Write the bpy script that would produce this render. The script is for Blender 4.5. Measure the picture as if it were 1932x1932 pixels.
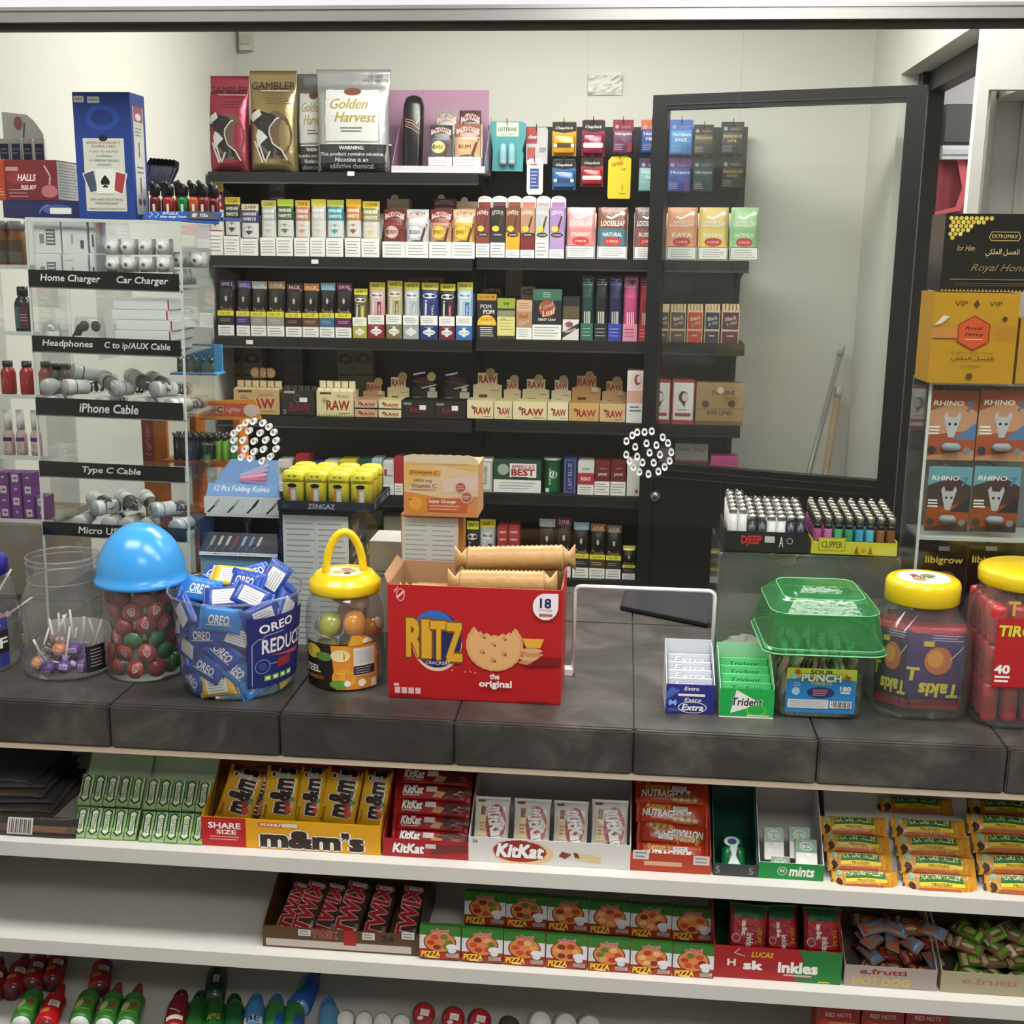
import bpy, bmesh, math, random
from mathutils import Vector, Matrix
from mathutils.geometry import tessellate_polygon
random.seed(7)
sc = bpy.context.scene
for _o in list(bpy.data.objects):
    bpy.data.objects.remove(_o)
COL = sc.collection
PI = math.pi
sin, cos = math.sin, math.cos

# ------------------------------------------------------------------ camera
FPX, YAW, PITCH, ROLL = 2264.0, 0.0919, 0.2137, 0.01286
C, D = 0.92, 1.903                 # counter top height, counter front edge
G = D + 0.27                       # clear partition
CAM = Vector((0, 0, C + 0.785))
_f = Vector((-sin(YAW)*cos(PITCH), cos(YAW)*cos(PITCH), -sin(PITCH)))
_r0 = Vector((cos(YAW), sin(YAW), 0)); _u0 = _r0.cross(_f)
_r = cos(ROLL)*_r0 + sin(ROLL)*_u0
_u = -sin(ROLL)*_r0 + cos(ROLL)*_u0
cd = bpy.data.cameras.new('camera'); cam = bpy.data.objects.new('camera', cd); COL.objects.link(cam)
cd.sensor_width = 36; cd.lens = 36*FPX/1932; cd.clip_start = 0.02
cam.matrix_world = Matrix(((_r.x, _u.x, -_f.x, CAM.x), (_r.y, _u.y, -_f.y, CAM.y), (_r.z, _u.z, -_f.z, CAM.z), (0, 0, 0, 1)))
sc.camera = cam

def U(px, py, x=None, y=None, z=None):
    """where the sight line through a photo point meets a real plane of the room"""
    d = (px-966)/FPX*_r - (py-966)/FPX*_u + _f
    if y is not None: k = (y-CAM.y)/d.y
    elif z is not None: k = (z-CAM.z)/d.z
    else: k = (x-CAM.x)/d.x
    return CAM + d*k
def span(l, r, t, b, y):
    m, q = (t+b)/2, (l+r)/2
    return U(l, m, y=y).x, U(r, m, y=y).x, U(q, b, y=y).z, U(q, t, y=y).z

# ------------------------------------------------------------------ world, exposure
w = bpy.data.worlds.new('world'); sc.world = w; w.use_nodes = True
w.node_tree.nodes['Background'].inputs[0].default_value = (0.8, 0.84, 0.9, 1)
w.node_tree.nodes['Background'].inputs[1].default_value = 0.12
vs = sc.view_settings
vs.view_transform = 'Standard'; vs.look = 'None'; vs.exposure = 0.0; vs.gamma = 1; vs.use_curve_mapping = False
sc.cycles.transparent_max_bounces = 24
sc.cycles.use_light_tree = False; sc.cycles.max_bounces = 5; sc.cycles.diffuse_bounces = 3; sc.cycles.glossy_bounces = 2; sc.cycles.transmission_bounces = 4
sc.cycles.caustics_reflective = False; sc.cycles.caustics_refractive = False
LIGHTS = [  # x, y, sx, sy, watts : ceiling troffers over shop floor, booth and back room
    (-1.15, 1.35, 1.2, 0.6, 10), (0.35, 1.35, 1.2, 0.6, 10), (1.85, 1.35, 1.2, 0.6, 10),
    (0.35, -0.4, 1.2, 0.6, 15),
    (-0.3, 3.4, 1.2, 0.6, 26), (0.6, 2.75, 0.6, 0.6, 9), (1.9, 4.6, 0.6, 1.2, 14)]
CEIL = 2.75

# ------------------------------------------------------------------ colour and materials
def H(h):
    h = h.lstrip('#'); o = []
    for i in (0, 2, 4):
        c = int(h[i:i+2], 16)/255
        o.append(c/12.92 if c <= 0.04045 else ((c+0.055)/1.055)**2.4)
    return (*o, 1.0)
def mat(name, rough=0.5, metal=0.0, col=None, spec=0.5, bump=0, bscale=60, grain=0.06, gscale=40, coat=0, alpha=None):
    m = bpy.data.materials.new(name); m.use_nodes = True
    nt = m.node_tree; b = nt.nodes['Principled BSDF']; L = nt.links.new
    b.inputs['Roughness'].default_value = rough; b.inputs['Metallic'].default_value = metal
    b.inputs['Specular IOR Level'].default_value = spec; b.inputs['Coat Weight'].default_value = coat
    tc = nt.nodes.new('ShaderNodeTexCoord')
    nz = nt.nodes.new('ShaderNodeTexNoise'); nz.inputs['Scale'].default_value = gscale; nz.inputs['Detail'].default_value = 2
    L(tc.outputs['Object'], nz.inputs['Vector'])
    mx = nt.nodes.new('ShaderNodeMix'); mx.data_type = 'RGBA'; mx.blend_type = 'MULTIPLY'; mx.inputs[0].default_value = 1
    if col is None:
        at = nt.nodes.new('ShaderNodeAttribute'); at.attribute_name = 'Col'; L(at.outputs['Color'], mx.inputs[6])
    else: mx.inputs[6].default_value = H(col)
    rp = nt.nodes.new('ShaderNodeMapRange'); rp.inputs[3].default_value = 1-grain; rp.inputs[4].default_value = 1+grain
    L(nz.outputs['Fac'], rp.inputs[0]); L(rp.outputs[0], mx.inputs[7]); L(mx.outputs[2], b.inputs['Base Color'])
    if bump:
        n2 = nt.nodes.new('ShaderNodeTexNoise'); n2.inputs['Scale'].default_value = bscale; n2.inputs['Detail'].default_value = 3
        L(tc.outputs['Object'], n2.inputs['Vector'])
        bp = nt.nodes.new('ShaderNodeBump'); bp.inputs['Strength'].default_value = bump; bp.inputs['Distance'].default_value = 0.004
        L(n2.outputs['Fac'], bp.inputs['Height']); L(bp.outputs[0], b.inputs['Normal'])
    return m
def clear(name, tint='ffffff', gloss=1.0, rough=0.02, haze=0.0, hz='ffffff', bump=0, bscale=30):
    """thin clear plastic sheet: tinted transmission plus Fresnel gloss"""
    m = bpy.data.materials.new(name); m.use_nodes = True; nt = m.node_tree; nt.nodes.clear(); L = nt.links.new
    out = nt.nodes.new('ShaderNodeOutputMaterial'); tr = nt.nodes.new('ShaderNodeBsdfTransparent'); tr.inputs[0].default_value = H(tint)
    gl = nt.nodes.new('ShaderNodeBsdfGlossy'); gl.inputs['Roughness'].default_value = rough; gl.inputs[0].default_value = (1, 1, 1, 1)
    fr = nt.nodes.new('ShaderNodeFresnel'); ge = nt.nodes.new('ShaderNodeNewGeometry'); mr = nt.nodes.new('ShaderNodeMapRange'); ior = 1.0+0.45*gloss
    mr.inputs[3].default_value = ior; mr.inputs[4].default_value = 1/ior   # both faces of the thin sheet reflect alike
    L(ge.outputs['Backfacing'], mr.inputs[0]); L(mr.outputs[0], fr.inputs[0])
    if bump:
        n2 = nt.nodes.new('ShaderNodeTexNoise'); n2.inputs['Scale'].default_value = bscale
        bp = nt.nodes.new('ShaderNodeBump'); bp.inputs['Strength'].default_value = bump; bp.inputs['Distance'].default_value = 0.01
        L(n2.outputs['Fac'], bp.inputs['Height']); L(bp.outputs[0], gl.inputs['Normal']); L(bp.outputs[0], fr.inputs['Normal'])
    mx = nt.nodes.new('ShaderNodeMixShader'); L(fr.outputs[0], mx.inputs[0])
    last = tr
    if haze:
        df = nt.nodes.new('ShaderNodeBsdfDiffuse'); df.inputs[0].default_value = H(hz)
        m2 = nt.nodes.new('ShaderNodeMixShader'); m2.inputs[0].default_value = haze
        L(tr.outputs[0], m2.inputs[1]); L(df.outputs[0], m2.inputs[2]); last = m2
    L(last.outputs[0], mx.inputs[1]); L(gl.outputs[0], mx.inputs[2]); L(mx.outputs[0], out.inputs[0])
    return m
CARTON = mat('printed_carton', 0.5, grain=0.04)
GLOSS = mat('glossy_print', 0.25, grain=0.03)
WRAP = mat('crinkled_wrapper', 0.28, bump=0.35, bscale=70, grain=0.05)
FOIL = mat('foil_pouch', 0.3, metal=0.75, bump=0.6, bscale=28, grain=0.08)
PLAST = mat('coloured_plastic', 0.22, grain=0.02)
MATTE = mat('matte_surface', 0.7, grain=0.06)
METAL = mat('bare_metal', 0.32, metal=1.0, grain=0.05)
PAINT = mat('painted_plaster', 0.75, grain=0.02, gscale=3, bump=0.04, bscale=120)
LAMI = mat('white_laminate', 0.35, grain=0.015, gscale=6)
BLACKM = mat('black_painted_steel', 0.38, grain=0.12, gscale=9)
ACRY = clear('clear_acrylic', 'f6f8f8', 1.0)
ACRYE = mat('polished_acrylic_edge', 0.15, grain=0.01)
PANE = clear('partition_plexiglass', 'f7f9f7', 0.8)
JAR = clear('clear_jar_plastic', 'f2f3f3', 1.15, 0.03, haze=0.05)
GREENLID = clear('green_tinted_plastic', '86cc94', 1.0, 0.06, haze=0.3, hz='4fae66', bump=0.10, bscale=22)
CRINK = clear('crinkled_clear_film', 'f2f2f0', 1.0, 0.06, haze=0.35, hz='e8e6e2', bump=0.9, bscale=40)
BINC = clear('scuffed_clear_plastic', 'eef0ee', 1.0, 0.08, haze=0.10, hz='d8d6d0')

# ------------------------------------------------------------------ mesh helpers
class MB:
    def __init__(s): s.v, s.f, s.c, s.s = [], [], [], []
    def add(s, vs, fs, col, smooth=False):
        k = len(s.v); s.v += [tuple(p) for p in vs]
        for i, f in enumerate(fs):
            s.f.append([a+k for a in f]); s.c.append(col[i] if isinstance(col, list) else col); s.s.append(smooth)
        return s
    def box(s, x0, x1, y0, y1, z0, z1, col, front=None, top=None):
        cs = [col]*6
        if front: cs[0] = front
        if top: cs[5] = top
        return s.add([(x0, y0, z0), (x1, y0, z0), (x1, y1, z0), (x0, y1, z0), (x0, y0, z1), (x1, y0, z1), (x1, y1, z1), (x0, y1, z1)],
            [(0, 1, 5, 4), (1, 2, 6, 5), (2, 3, 7, 6), (3, 0, 4, 7), (3, 2, 1, 0), (4, 5, 6, 7)], cs)
    def quad(s, a, b, c, d, col): return s.add([a, b, c, d], [(0, 1, 2, 3)], col)
    def sheet(s, pts, n, t, col):
        """flat polygon of thickness t along n"""
        n = Vector(n).normalized()*t; k = len(pts)
        vs = [Vector(p) for p in pts]+[Vector(p)+n for p in pts]
        fs = [tuple(range(k))[::-1], tuple(range(k, 2*k))]+[(i, (i+1) % k, k+(i+1) % k, k+i) for i in range(k)]
        return s.add(vs, fs, col)
    def prism(s, pts, y0, y1, col, front=None):
        k = len(pts); vs = [(x, y0, z) for x, z in pts]+[(x, y1, z) for x, z in pts]
        fs = [tuple(range(k)), tuple(range(k, 2*k))[::-1]]+[(i, k+i, k+(i+1) % k, (i+1) % k) for i in range(k)]
        return s.add(vs, fs, [front or col]+[col]*(len(fs)-1))
    def loft(s, rings, col, cap0=True, cap1=True, smooth=True, closed=True):
        n = len(rings[0]); vs = [p for r in rings for p in r]; fs = []; cs = []
        for i in range(len(rings)-1):
            for j in range(n if closed else n-1):
                a, b = i*n+j, i*n+(j+1) % n
                fs.append((a, b, b+n, a+n)); cs.append(col[i] if isinstance(col, list) else col)
        if cap0: fs.append(tuple(range(n))[::-1]); cs.append(col[0] if isinstance(col, list) else col)
        if cap1: fs.append(tuple(range(len(vs)-n, len(vs)))); cs.append(col[-1] if isinstance(col, list) else col)
        return s.add(vs, fs, cs, smooth)
    def lathe(s, prof, col, n=28, cx=0, cy=0, cap0=True, cap1=True, smooth=True):
        return s.loft([[(cx+r*cos(2*PI*j/n), cy+r*sin(2*PI*j/n), z) for j in range(n)] for r, z in prof], col, cap0, cap1, smooth)
    def rrect(s, prof, col, cx=0, cy=0, k=4, cap0=True, cap1=True, smooth=True):
        """loft of rounded rectangles: (z, half x, half y, corner radius)"""
        rg = []
        for z, hx, hy, r in prof:
            r = min(r, hx, hy); ring = []
            for q, (sx, sy) in enumerate(((1, 1), (-1, 1), (-1, -1), (1, -1))):
                for i in range(k+1):
                    a = q*PI/2+PI/2*i/k
                    ring.append((cx+sx*(hx-r)+r*cos(a), cy+sy*(hy-r)+r*sin(a), z))
            rg.append(ring)
        return s.loft(rg, col, cap0, cap1, smooth)
    def tube(s, pts, r, col, n=8, closed=False):
        pts = [Vector(p) for p in pts]; rg = []; up = None
        for i, p in enumerate(pts):
            a = pts[i-1] if (i or closed) else p; b = pts[(i+1) % len(pts)] if (i < len(pts)-1 or closed) else p
            t = (b-a).normalized()
            if up is None: up = t.orthogonal().normalized()
            up = (up-t*up.dot(t)).normalized(); o = t.cross(up)
            rr = r[i] if isinstance(r, (list, tuple)) else r
            rg.append([p+rr*(up*cos(2*PI*j/n)+o*sin(2*PI*j/n)) for j in range(n)])
        if closed: rg.append(rg[0])
        return s.loft(rg, col, not closed, not closed)
    def ell(s, c, rx, ry, rz, col, n=12, m=8):
        return s.loft([[(c[0]+rx*sin(PI*(i+.02)/(m+.04))*cos(2*PI*j/n), c[1]+ry*sin(PI*(i+.02)/(m+.04))*sin(2*PI*j/n), c[2]-rz*cos(PI*(i+.02)/(m+.04))) for j in range(n)] for i in range(m+1)], col)
    def bar(s, p, q, w, h, col):
        p, q = Vector(p), Vector(q); t = (q-p).normalized(); a = t.orthogonal().normalized()
        if abs(t.z) < .95: a = Vector((0, 0, 1)).cross(t).normalized()
        b = t.cross(a)
        k = [a*x*w/2+b*y*h/2 for x, y in ((-1, -1), (1, -1), (1, 1), (-1, 1))]
        return s.loft([[p+e for e in k], [q+e for e in k]], col, smooth=False)
    def mesh(s, name):
        me = bpy.data.meshes.new(name); me.from_pydata(s.v, [], s.f)
        at = me.color_attributes.new('Col', 'FLOAT_COLOR', 'CORNER'); buf = []
        for f, c in zip(s.f, s.c): buf += list(c)*len(f)
        at.data.foreach_set('color', buf); me.polygons.foreach_set('use_smooth', s.s); me.update()
        return me
    def build(s, name, m, parent=None, loc=None, rot=None, fix=True):
        me = s.mesh(name)
        if fix:
            bm = bmesh.new(); bm.from_mesh(me); bmesh.ops.recalc_face_normals(bm, faces=bm.faces); bm.to_mesh(me); bm.free()
        me.materials.append(m)
        o = bpy.data.objects.new(name, me); COL.objects.link(o); o.parent = parent
        if loc is not None: o.location = loc
        if rot is not None: o.rotation_euler = rot
        return o

def tag(o, label, cat, group=None):
    o['label'] = label; o['category'] = cat
    if group: o['group'] = group
    return o
def thing(name, label, cat, loc=(0, 0, 0), rot=0, group=None):
    o = bpy.data.objects.new(name, None); COL.objects.link(o); o.location = loc; o.empty_display_size = 0.02
    o.rotation_euler = (0, 0, rot) if isinstance(rot, (int, float)) else rot
    return tag(o, label, cat, group)
def struct(o): o['kind'] = 'structure'; return o
def dup(o, loc=None, rot=None, label=None, group=None, parent=None):
    c = o.copy(); COL.objects.link(c); c.parent = parent
    if loc is not None: c.location = loc
    if rot is not None: c.rotation_euler = rot
    if label: c['label'] = label
    if group: c['group'] = group
    for ch in o.children: dup(ch, parent=c)
    return c

_tx = {}
def tmesh(s, bold=0.0, shear=0.0):
    k = (s, bold, shear)
    if k not in _tx:
        cu = bpy.data.curves.new('t', 'FONT'); cu.body = s; cu.offset = bold; cu.shear = shear; cu.resolution_u = 2
        ob = bpy.data.objects.new('t', cu); me = bpy.data.meshes.new_from_object(ob)
        vs = [(v.co.x, v.co.y) for v in me.vertices]; fs = [tuple(p.vertices) for p in me.polygons]
        bpy.data.objects.remove(ob); bpy.data.curves.remove(cu); bpy.data.meshes.remove(me)
        if not vs: vs = [(0, 0), (1, 0), (1, 1)]
        xs = [a for a, b in vs]; ys = [b for a, b in vs]
        _tx[k] = (vs, fs, min(xs), max(xs), min(ys), max(ys))
    return _tx[k]

class Art:
    """flat print on a face: w x h metres, u right, v up from the bottom edge, face looking to -y"""
    def __init__(s, w, h, step=8e-5, n=1):
        s.w, s.h, s.step, s.k, s.m, s.n = w, h, step, 0, MB(), n
    def _p(s, u, v, d): return (u*s.w-s.w/2, -d, v*s.h)
    def _d(s): s.k += 1; return s.k*s.step+1e-4
    def r(s, u0, v0, u1, v1, c):
        d = s._d(); n = s.n; vs = []; fs = []
        for i in range(n+1):
            for j in range(n+1): vs.append(s._p(u0+(u1-u0)*j/n, v0+(v1-v0)*i/n, d))
        for i in range(n):
            for j in range(n): a = i*(n+1)+j; fs.append((a, a+1, a+n+2, a+n+1))
        s.m.add(vs, fs, c); return s
    def p(s, pts, c):
        d = s._d(); s._fill([s._p(u, v, d) for u, v in pts], c); return s
    def _fill(s, P, c):
        if s.n < 2: s.m.add(P, [tuple(range(len(P)))], c); return
        tri = [[Vector(P[i]) for i in t] for t in tessellate_polygon([[Vector(p) for p in P]])]
        for _ in range(2 if len(P) < 14 else 1):
            nx = []
            for a, b, e in tri:
                x, y, z = (a+b)/2, (b+e)/2, (e+a)/2; nx += [(a, x, z), (x, b, y), (z, y, e), (x, y, z)]
            tri = nx
        vs = [p for t in tri for p in t]
        s.m.add(vs, [(i, i+1, i+2) if (vs[i+1]-vs[i]).cross(vs[i+2]-vs[i]).y < 0 else (i, i+2, i+1) for i in range(0, len(vs), 3)], c)
    def e(s, u, v, ru, rv=None, c=None, n=20, a0=0, a1=2*PI, rot=0):
        if rv is None: rv = ru*s.w/s.h
        d = s._d(); pts = []
        full = abs(a1-a0-2*PI) < 1e-6
        for i in range(n if full else n+1):
            t = a0+(a1-a0)*i/n; x, y = ru*s.w*cos(t), rv*s.h*sin(t)
            pts.append(s._p(u+(x*cos(rot)-y*sin(rot))/s.w, v+(x*sin(rot)+y*cos(rot))/s.h, d))
        s._fill(pts, c); return s
    def l(s, pts, wd, c, closed=False):
        """stroke of width wd metres"""
        d = s._d(); P = [Vector((u*s.w, v*s.h)) for u, v in pts]
        if closed: P.append(P[0])
        if s.n > 1: P = [a+(b-a)*i/6 for a, b in zip(P, P[1:]) for i in range(6)]+[P[-1]]
        for a, b in zip(P, P[1:]):
            t = (b-a); 
            if t.length < 1e-9: continue
            t = t.normalized(); n = Vector((-t.y, t.x))*wd/2; t = t*wd*.3
            q = [a-t-n, b+t-n, b+t+n, a-t+n]
            s.m.add([s._p(k.x/s.w, k.y/s.h, d) for k in q], [(0, 1, 2, 3)], c)
        return s
    def ring(s, u, v, ru, wd, c, rv=None, n=20):
        if rv is None: rv = ru*s.w/s.h
        return s.l([(u+ru*cos(2*PI*i/n), v+rv*sin(2*PI*i/n)) for i in range(n)], wd, c, True)
    def t(s, txt, u, v, wd, h, c, bold=0.0, shear=0.0, rot=0.0, out=None, arc=0.0):
        """text centred at (u,v), wd wide and h high (shares of the face); strokes thickened by shifted copies"""
        if out: s._t(txt, u, v, wd, h, out[0], bold+out[1], shear, rot, arc, 8)
        s._t(txt, u, v, wd, h, c, bold, shear, rot, arc, 4); return s
    def _t(s, txt, u, v, wd, h, c, bold, shear, rot, arc, nc):
        vs, fs, x0, x1, y0, y1 = tmesh(txt, 0, shear)
        d = s._d(); kx = wd*s.w/max(1e-6, x1-x0); ky = h*s.h/max(1e-6, y1-y0)
        if abs(abs(rot)-PI/2) < .9 and abs(rot) > .7: kx = wd*s.h/max(1e-6, x1-x0); ky = h*s.w/max(1e-6, y1-y0)
        if bold <= .012: sh = [(0, 0)]
        elif nc == 4 and (bold <= .02 or ky*(y1-y0) < .007): sh = [(-bold, 0), (bold, 0)]
        else: sh = [(0, 0)]+[(bold*cos(2*PI*(k+.5)/nc), bold*sin(2*PI*(k+.5)/nc)) for k in range(nc)]
        big = s.n > 1 and ky*(y1-y0) > .012
        for ox, oy in sh:
            q = []
            for a, b in vs:
                x, y = (a+ox-(x0+x1)/2)*kx, (b+oy-(y0+y1)/2)*ky
                y += arc*s.h*(1-(2*(a-(x0+x1)/2)/(x1-x0))**2)
                x, y = x*cos(rot)-y*sin(rot), x*sin(rot)+y*cos(rot)
                q.append(s._p(u+x/s.w, v+y/s.h, d))
            if big:
                q = [Vector(p) for p in q]; f2 = []
                for f in fs:
                    for i in range(1, len(f)-1):
                        a, b, e = q[f[0]], q[f[i]], q[f[i+1]]; k = len(q); q += [(a+b)/2, (b+e)/2, (e+a)/2]
                        f2 += [(f[0], k, k+2), (k, f[i], k+1), (k+2, k+1, f[i+1]), (k, k+1, k+2)]
                s.m.add(q, f2, c)
            else: s.m.add(q, fs, c)
            d += 4e-7
        if s.n > 1: s.k += 3
    def lines(s, u0, v0, u1, v1, n, c, th=0.35):
        """rows of fine print too small to read"""
        for i in range(n):
            v = v1-(v1-v0)*(i+.5)/n; g = (v1-v0)/n*th/2
            s.r(u0+(.04*random.random())*(u1-u0), v-g, u1-(.25*random.random())*(u1-u0), v+g, c); s.k -= 1
        s.k += 1; return s
    def warp(s, fn): s.m.v = [fn(*p) for p in s.m.v]; return s
    def build(s, parent, loc=None, rot=None, m=None, name='front_print'):
        return s.m.build(name, m or CARTON, parent, loc, rot, fix=False)
W_, K_ = H('f2f1ec'), H('161616')
def pillow(L, Wd, T, c, n=12, k=16, crimp=0.06):
    """flow-wrapped bar along x: flat crimped ends, boxy bulged middle"""
    m = MB(); rg = []; us = [0, crimp*.5, crimp, crimp*1.3, crimp*1.8]+[crimp*1.8+(1-3.6*crimp)*i/n for i in range(1, n)]+[1-crimp*1.8, 1-crimp*1.3, 1-crimp, 1-crimp*.5, 1]
    for u in us:
        t, hw = pil_t(u, Wd, T, crimp); ring = []
        for j in range(k):
            a = 2*PI*(j+.5)/k; ring.append((u*L-L/2, math.copysign(t*abs(sin(a))**.5, sin(a)), math.copysign(hw*abs(cos(a))**.5, cos(a))))
        rg.append(ring)
    return m.loft(rg, c)
def pil_t(u, Wd, T, crimp):
    e = max(0, min(u, 1-u))
    return max(.0006, 0.0006 if e <= crimp else T/2*min(1, (e-crimp)/.12)**.5), Wd/2*(1.0 if e <= crimp else 1-.05*min(1, (e-crimp)/.1))
def pil_warp(L, Wd, T, crimp=0.06):
    def fn(x, y, z):
        t, hw = pil_t(x/L+.5, Wd, T, crimp); q = min(1, abs(z)/hw)
        return (x, y-t*(1-q**4)**.25-.0004, max(-hw, min(hw, z)))
    return fn
# ================================================================== the setting
S = 4.15                              # front edge of the wall shelving
WY = S+0.40                           # back wall of the booth
XL = U(452, 80, y=WY).x-.01               # left booth wall
XR = U(1636, 300, y=WY).x             # right booth wall
STORE_Y, SX0, SX1 = -3.2, -2.9, 3.4
wc, wl = H('dedcd3'), H('e4e2dc')
def slab(name, x0, x1, y0, y1, z0, z1, c, m=PAINT):
    return struct(MB().box(x0, x1, y0, y1, z0, z1, c).build(name, m))
FLOORM = mat('floor_tile', 0.35, col='8d8a84', grain=0.12, gscale=2.5)
slab('floor', SX0-.1, SX1+.1, STORE_Y-.1, WY+1.3, -.06, 0, H('8a8781'), FLOORM)
slab('ceiling', SX0-.1, SX1+.1, STORE_Y-.1, WY+1.3, CEIL, CEIL+.06, H('e4e3de'), MATTE)
slab('wall_back', XL-.12, XR+.12, WY, WY+.1, 0, CEIL, wc)
slab('wall_left', XL-.12, XL, G+.02, WY, 0, CEIL, wc)
slab('wall_store_left', SX0-.1, SX0, STORE_Y, G+.1, 0, CEIL, wl)
slab('wall_store_right', SX1, SX1+.1, STORE_Y, WY+1.2, 0, CEIL, wl)
slab('wall_store_back', SX0-.1, SX1+.1, STORE_Y-.1, STORE_Y, 0, CEIL, wl)
slab('wall_store_front', SX0, XL-.12, G+.02, G+.12, 0, CEIL, wl)
# right wall with doorway; header soffit is seen from below
TW = 0.13
yj = U(1700, 140, x=XR).y             # far jamb
zh = U(1700, 140, x=XR).z             # header underside
yn = U(1838, 45, x=XR).y              # near end of the opening
slab('wall_right', XR, XR+TW, yj, WY+.02, 0, CEIL, wc)
slab('wall_right_header', XR, XR+TW, yn-.02, yj, zh, CEIL, wc)
# pier at the right, with a recessed alcove beside it
yp = yn-.02
rx = U(1866, 169, y=yp-.03); xp = U(1855, 50, y=yp-.03).x
slab('wall_pier', xp, rx.x, yp-.03, yp, 0, CEIL, wl)
slab('wall_pier_header', rx.x, SX1, yp-.03, yp, rx.z, CEIL, wl)
xb_ = U(1862, 300, y=yp+.2).x
slab('wall_alcove', xb_, SX1, yp+.2, yp+.23, 0, rx.z+.03, H('dcdad4'))
struct(MB().sheet([(rx.x, yp, 0), (xb_, yp+.2, 0), (xb_, yp+.2, rx.z+.03), (rx.x, yp, rx.z+.03)], (1, 0, 0), .015, wl).build('wall_alcove_side', PAINT))
slab('wall_alcove_soffit', xb_, SX1, yp, yp+.2, rx.z, rx.z+.03, wl)
tx_ = U(1918, 300, y=yp+.2).x; slab('trim_1', tx_, tx_+.012, yp+.188, yp+.2, 0, rx.z, H('cfccc6'))
# room behind the doorway
slab('wall_backroom', XR+TW, SX1, WY+1.1, WY+1.2, 0, CEIL, H('c9c7cb'))
slab('wall_backroom_left', XR+.02, XR+TW, WY+.1, WY+1.2, 0, CEIL, H('c9c7cb'))
# bulkhead over the partition and its aluminium rail
zb0, zb1 = U(966, 51, y=G).z, U(966, 15, y=G).z
slab('wall_bulkhead', XL-.12, SX1, G-.01, G+.09, zb1+.001, CEIL, H('cfcdd3'))
rail = MB(); X0, X1 = XL, 2.0
rail.box(X0, X1, G-.028, G+.022, zb0+.006, zb1, H('c9c6c4')).box(X0, X1, G-.031, G-.028, zb1-.006, zb1, H('aaa7a8'))
AL = mat('brushed_aluminium', 0.3, metal=0.9, col='bcbab9', grain=0.1, gscale=5)
ro = struct(rail.build('trim_2', AL))
MB().box(X0, X1, G-.012, G+.012, zb0-.004, zb0+.006, H('4a4340')).build('rail_gasket', MATTE, ro)

# ceiling lights: the shop's troffers
def troffer(x, y, sx, sy, wt, i):
    t = thing('ceiling_light', 'flat fluorescent ceiling troffer number %s along the shop ceiling' % ['one', 'two', 'three', 'four', 'five', 'six', 'seven', 'eight', 'nine'][i], 'ceiling light', (x, y, CEIL))
    f = MB(); a, b = sx/2, sy/2
    for q in ((-a, a, -b, -b+.03), (-a, a, b-.03, b), (-a, -a+.03, -b+.03, b-.03), (a-.03, a, -b+.03, b-.03)): f.box(q[0], q[1], q[2], q[3], -.02, -.002, W_)
    f.build('frame', MATTE, t)
    em = bpy.data.materials.get('lamp_diffuser')
    if not em:
        em = bpy.data.materials.new('lamp_diffuser'); em.use_nodes = True; b_ = em.node_tree.nodes['Principled BSDF']
        b_.inputs['Emission Color'].default_value = (1, .97, .92, 1); b_.inputs['Emission Strength'].default_value = 9; b_.inputs['Base Color'].default_value = (.9, .9, .9, 1); em.cycles.emission_sampling = 'NONE'
    MB().box(-a+.03, a-.03, -b+.03, b-.03, -.012, -.004, W_).build('diffuser', em, t)
    ld = bpy.data.lights.new('troffer_lamp', 'AREA'); ld.shape = 'RECTANGLE'; ld.size = sx-.06; ld.size_y = sy-.06; ld.energy = wt; ld.color = (1, .982, .95)
    lo = bpy.data.objects.new('troffer_lamp', ld); COL.objects.link(lo); lo.parent = t; lo.location = (0, 0, -.025)
for i, q in enumerate(LIGHTS): troffer(*q, i)

# ------------------------------------------------------------------ counter with slate tiles
def slate():
    m = bpy.data.materials.new('slate_tile'); m.use_nodes = True; nt = m.node_tree; L = nt.links.new; b = nt.nodes['Principled BSDF']
    tc = nt.nodes.new('ShaderNodeTexCoord'); b.inputs['Roughness'].default_value = .38
    n1 = nt.nodes.new('ShaderNodeTexNoise'); n1.inputs['Scale'].default_value = 7; n1.inputs['Detail'].default_value = 8; n1.inputs['Roughness'].default_value = .65; n1.inputs['Distortion'].default_value = .8
    n2 = nt.nodes.new('ShaderNodeTexNoise'); n2.inputs['Scale'].default_value = 55; n2.inputs['Detail'].default_value = 4
    L(tc.outputs['Object'], n1.inputs['Vector']); L(tc.outputs['Object'], n2.inputs['Vector'])
    r = nt.nodes.new('ShaderNodeValToRGB'); e = r.color_ramp.elements; e[0].position = .3; e[0].color = H('292726'); e[1].position = .72; e[1].color = H('605d57')
    k = e.new(.5); k.color = H('3e3c39'); L(n1.outputs['Fac'], r.inputs[0]); L(r.outputs[0], b.inputs['Base Color'])
    bp = nt.nodes.new('ShaderNodeBump'); bp.inputs['Strength'].default_value = .25; bp.inputs['Distance'].default_value = .002; L(n2.outputs['Fac'], bp.inputs['Height']); L(bp.outputs[0], b.inputs['Normal'])
    return m
SLATE = slate()
TS = 0.3048; TX0 = -0.8795
cx0, cx1 = XL+.004, TX0+9*TS
CB = D+.88
ct = tag(MB().box(cx0, cx1, D+.012, CB, C-.075, C-.006, H('2c2b29')).build('counter', MATTE), 'long dark slate tiled shop counter with a thick front edge', 'counter')
g = .0012
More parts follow.
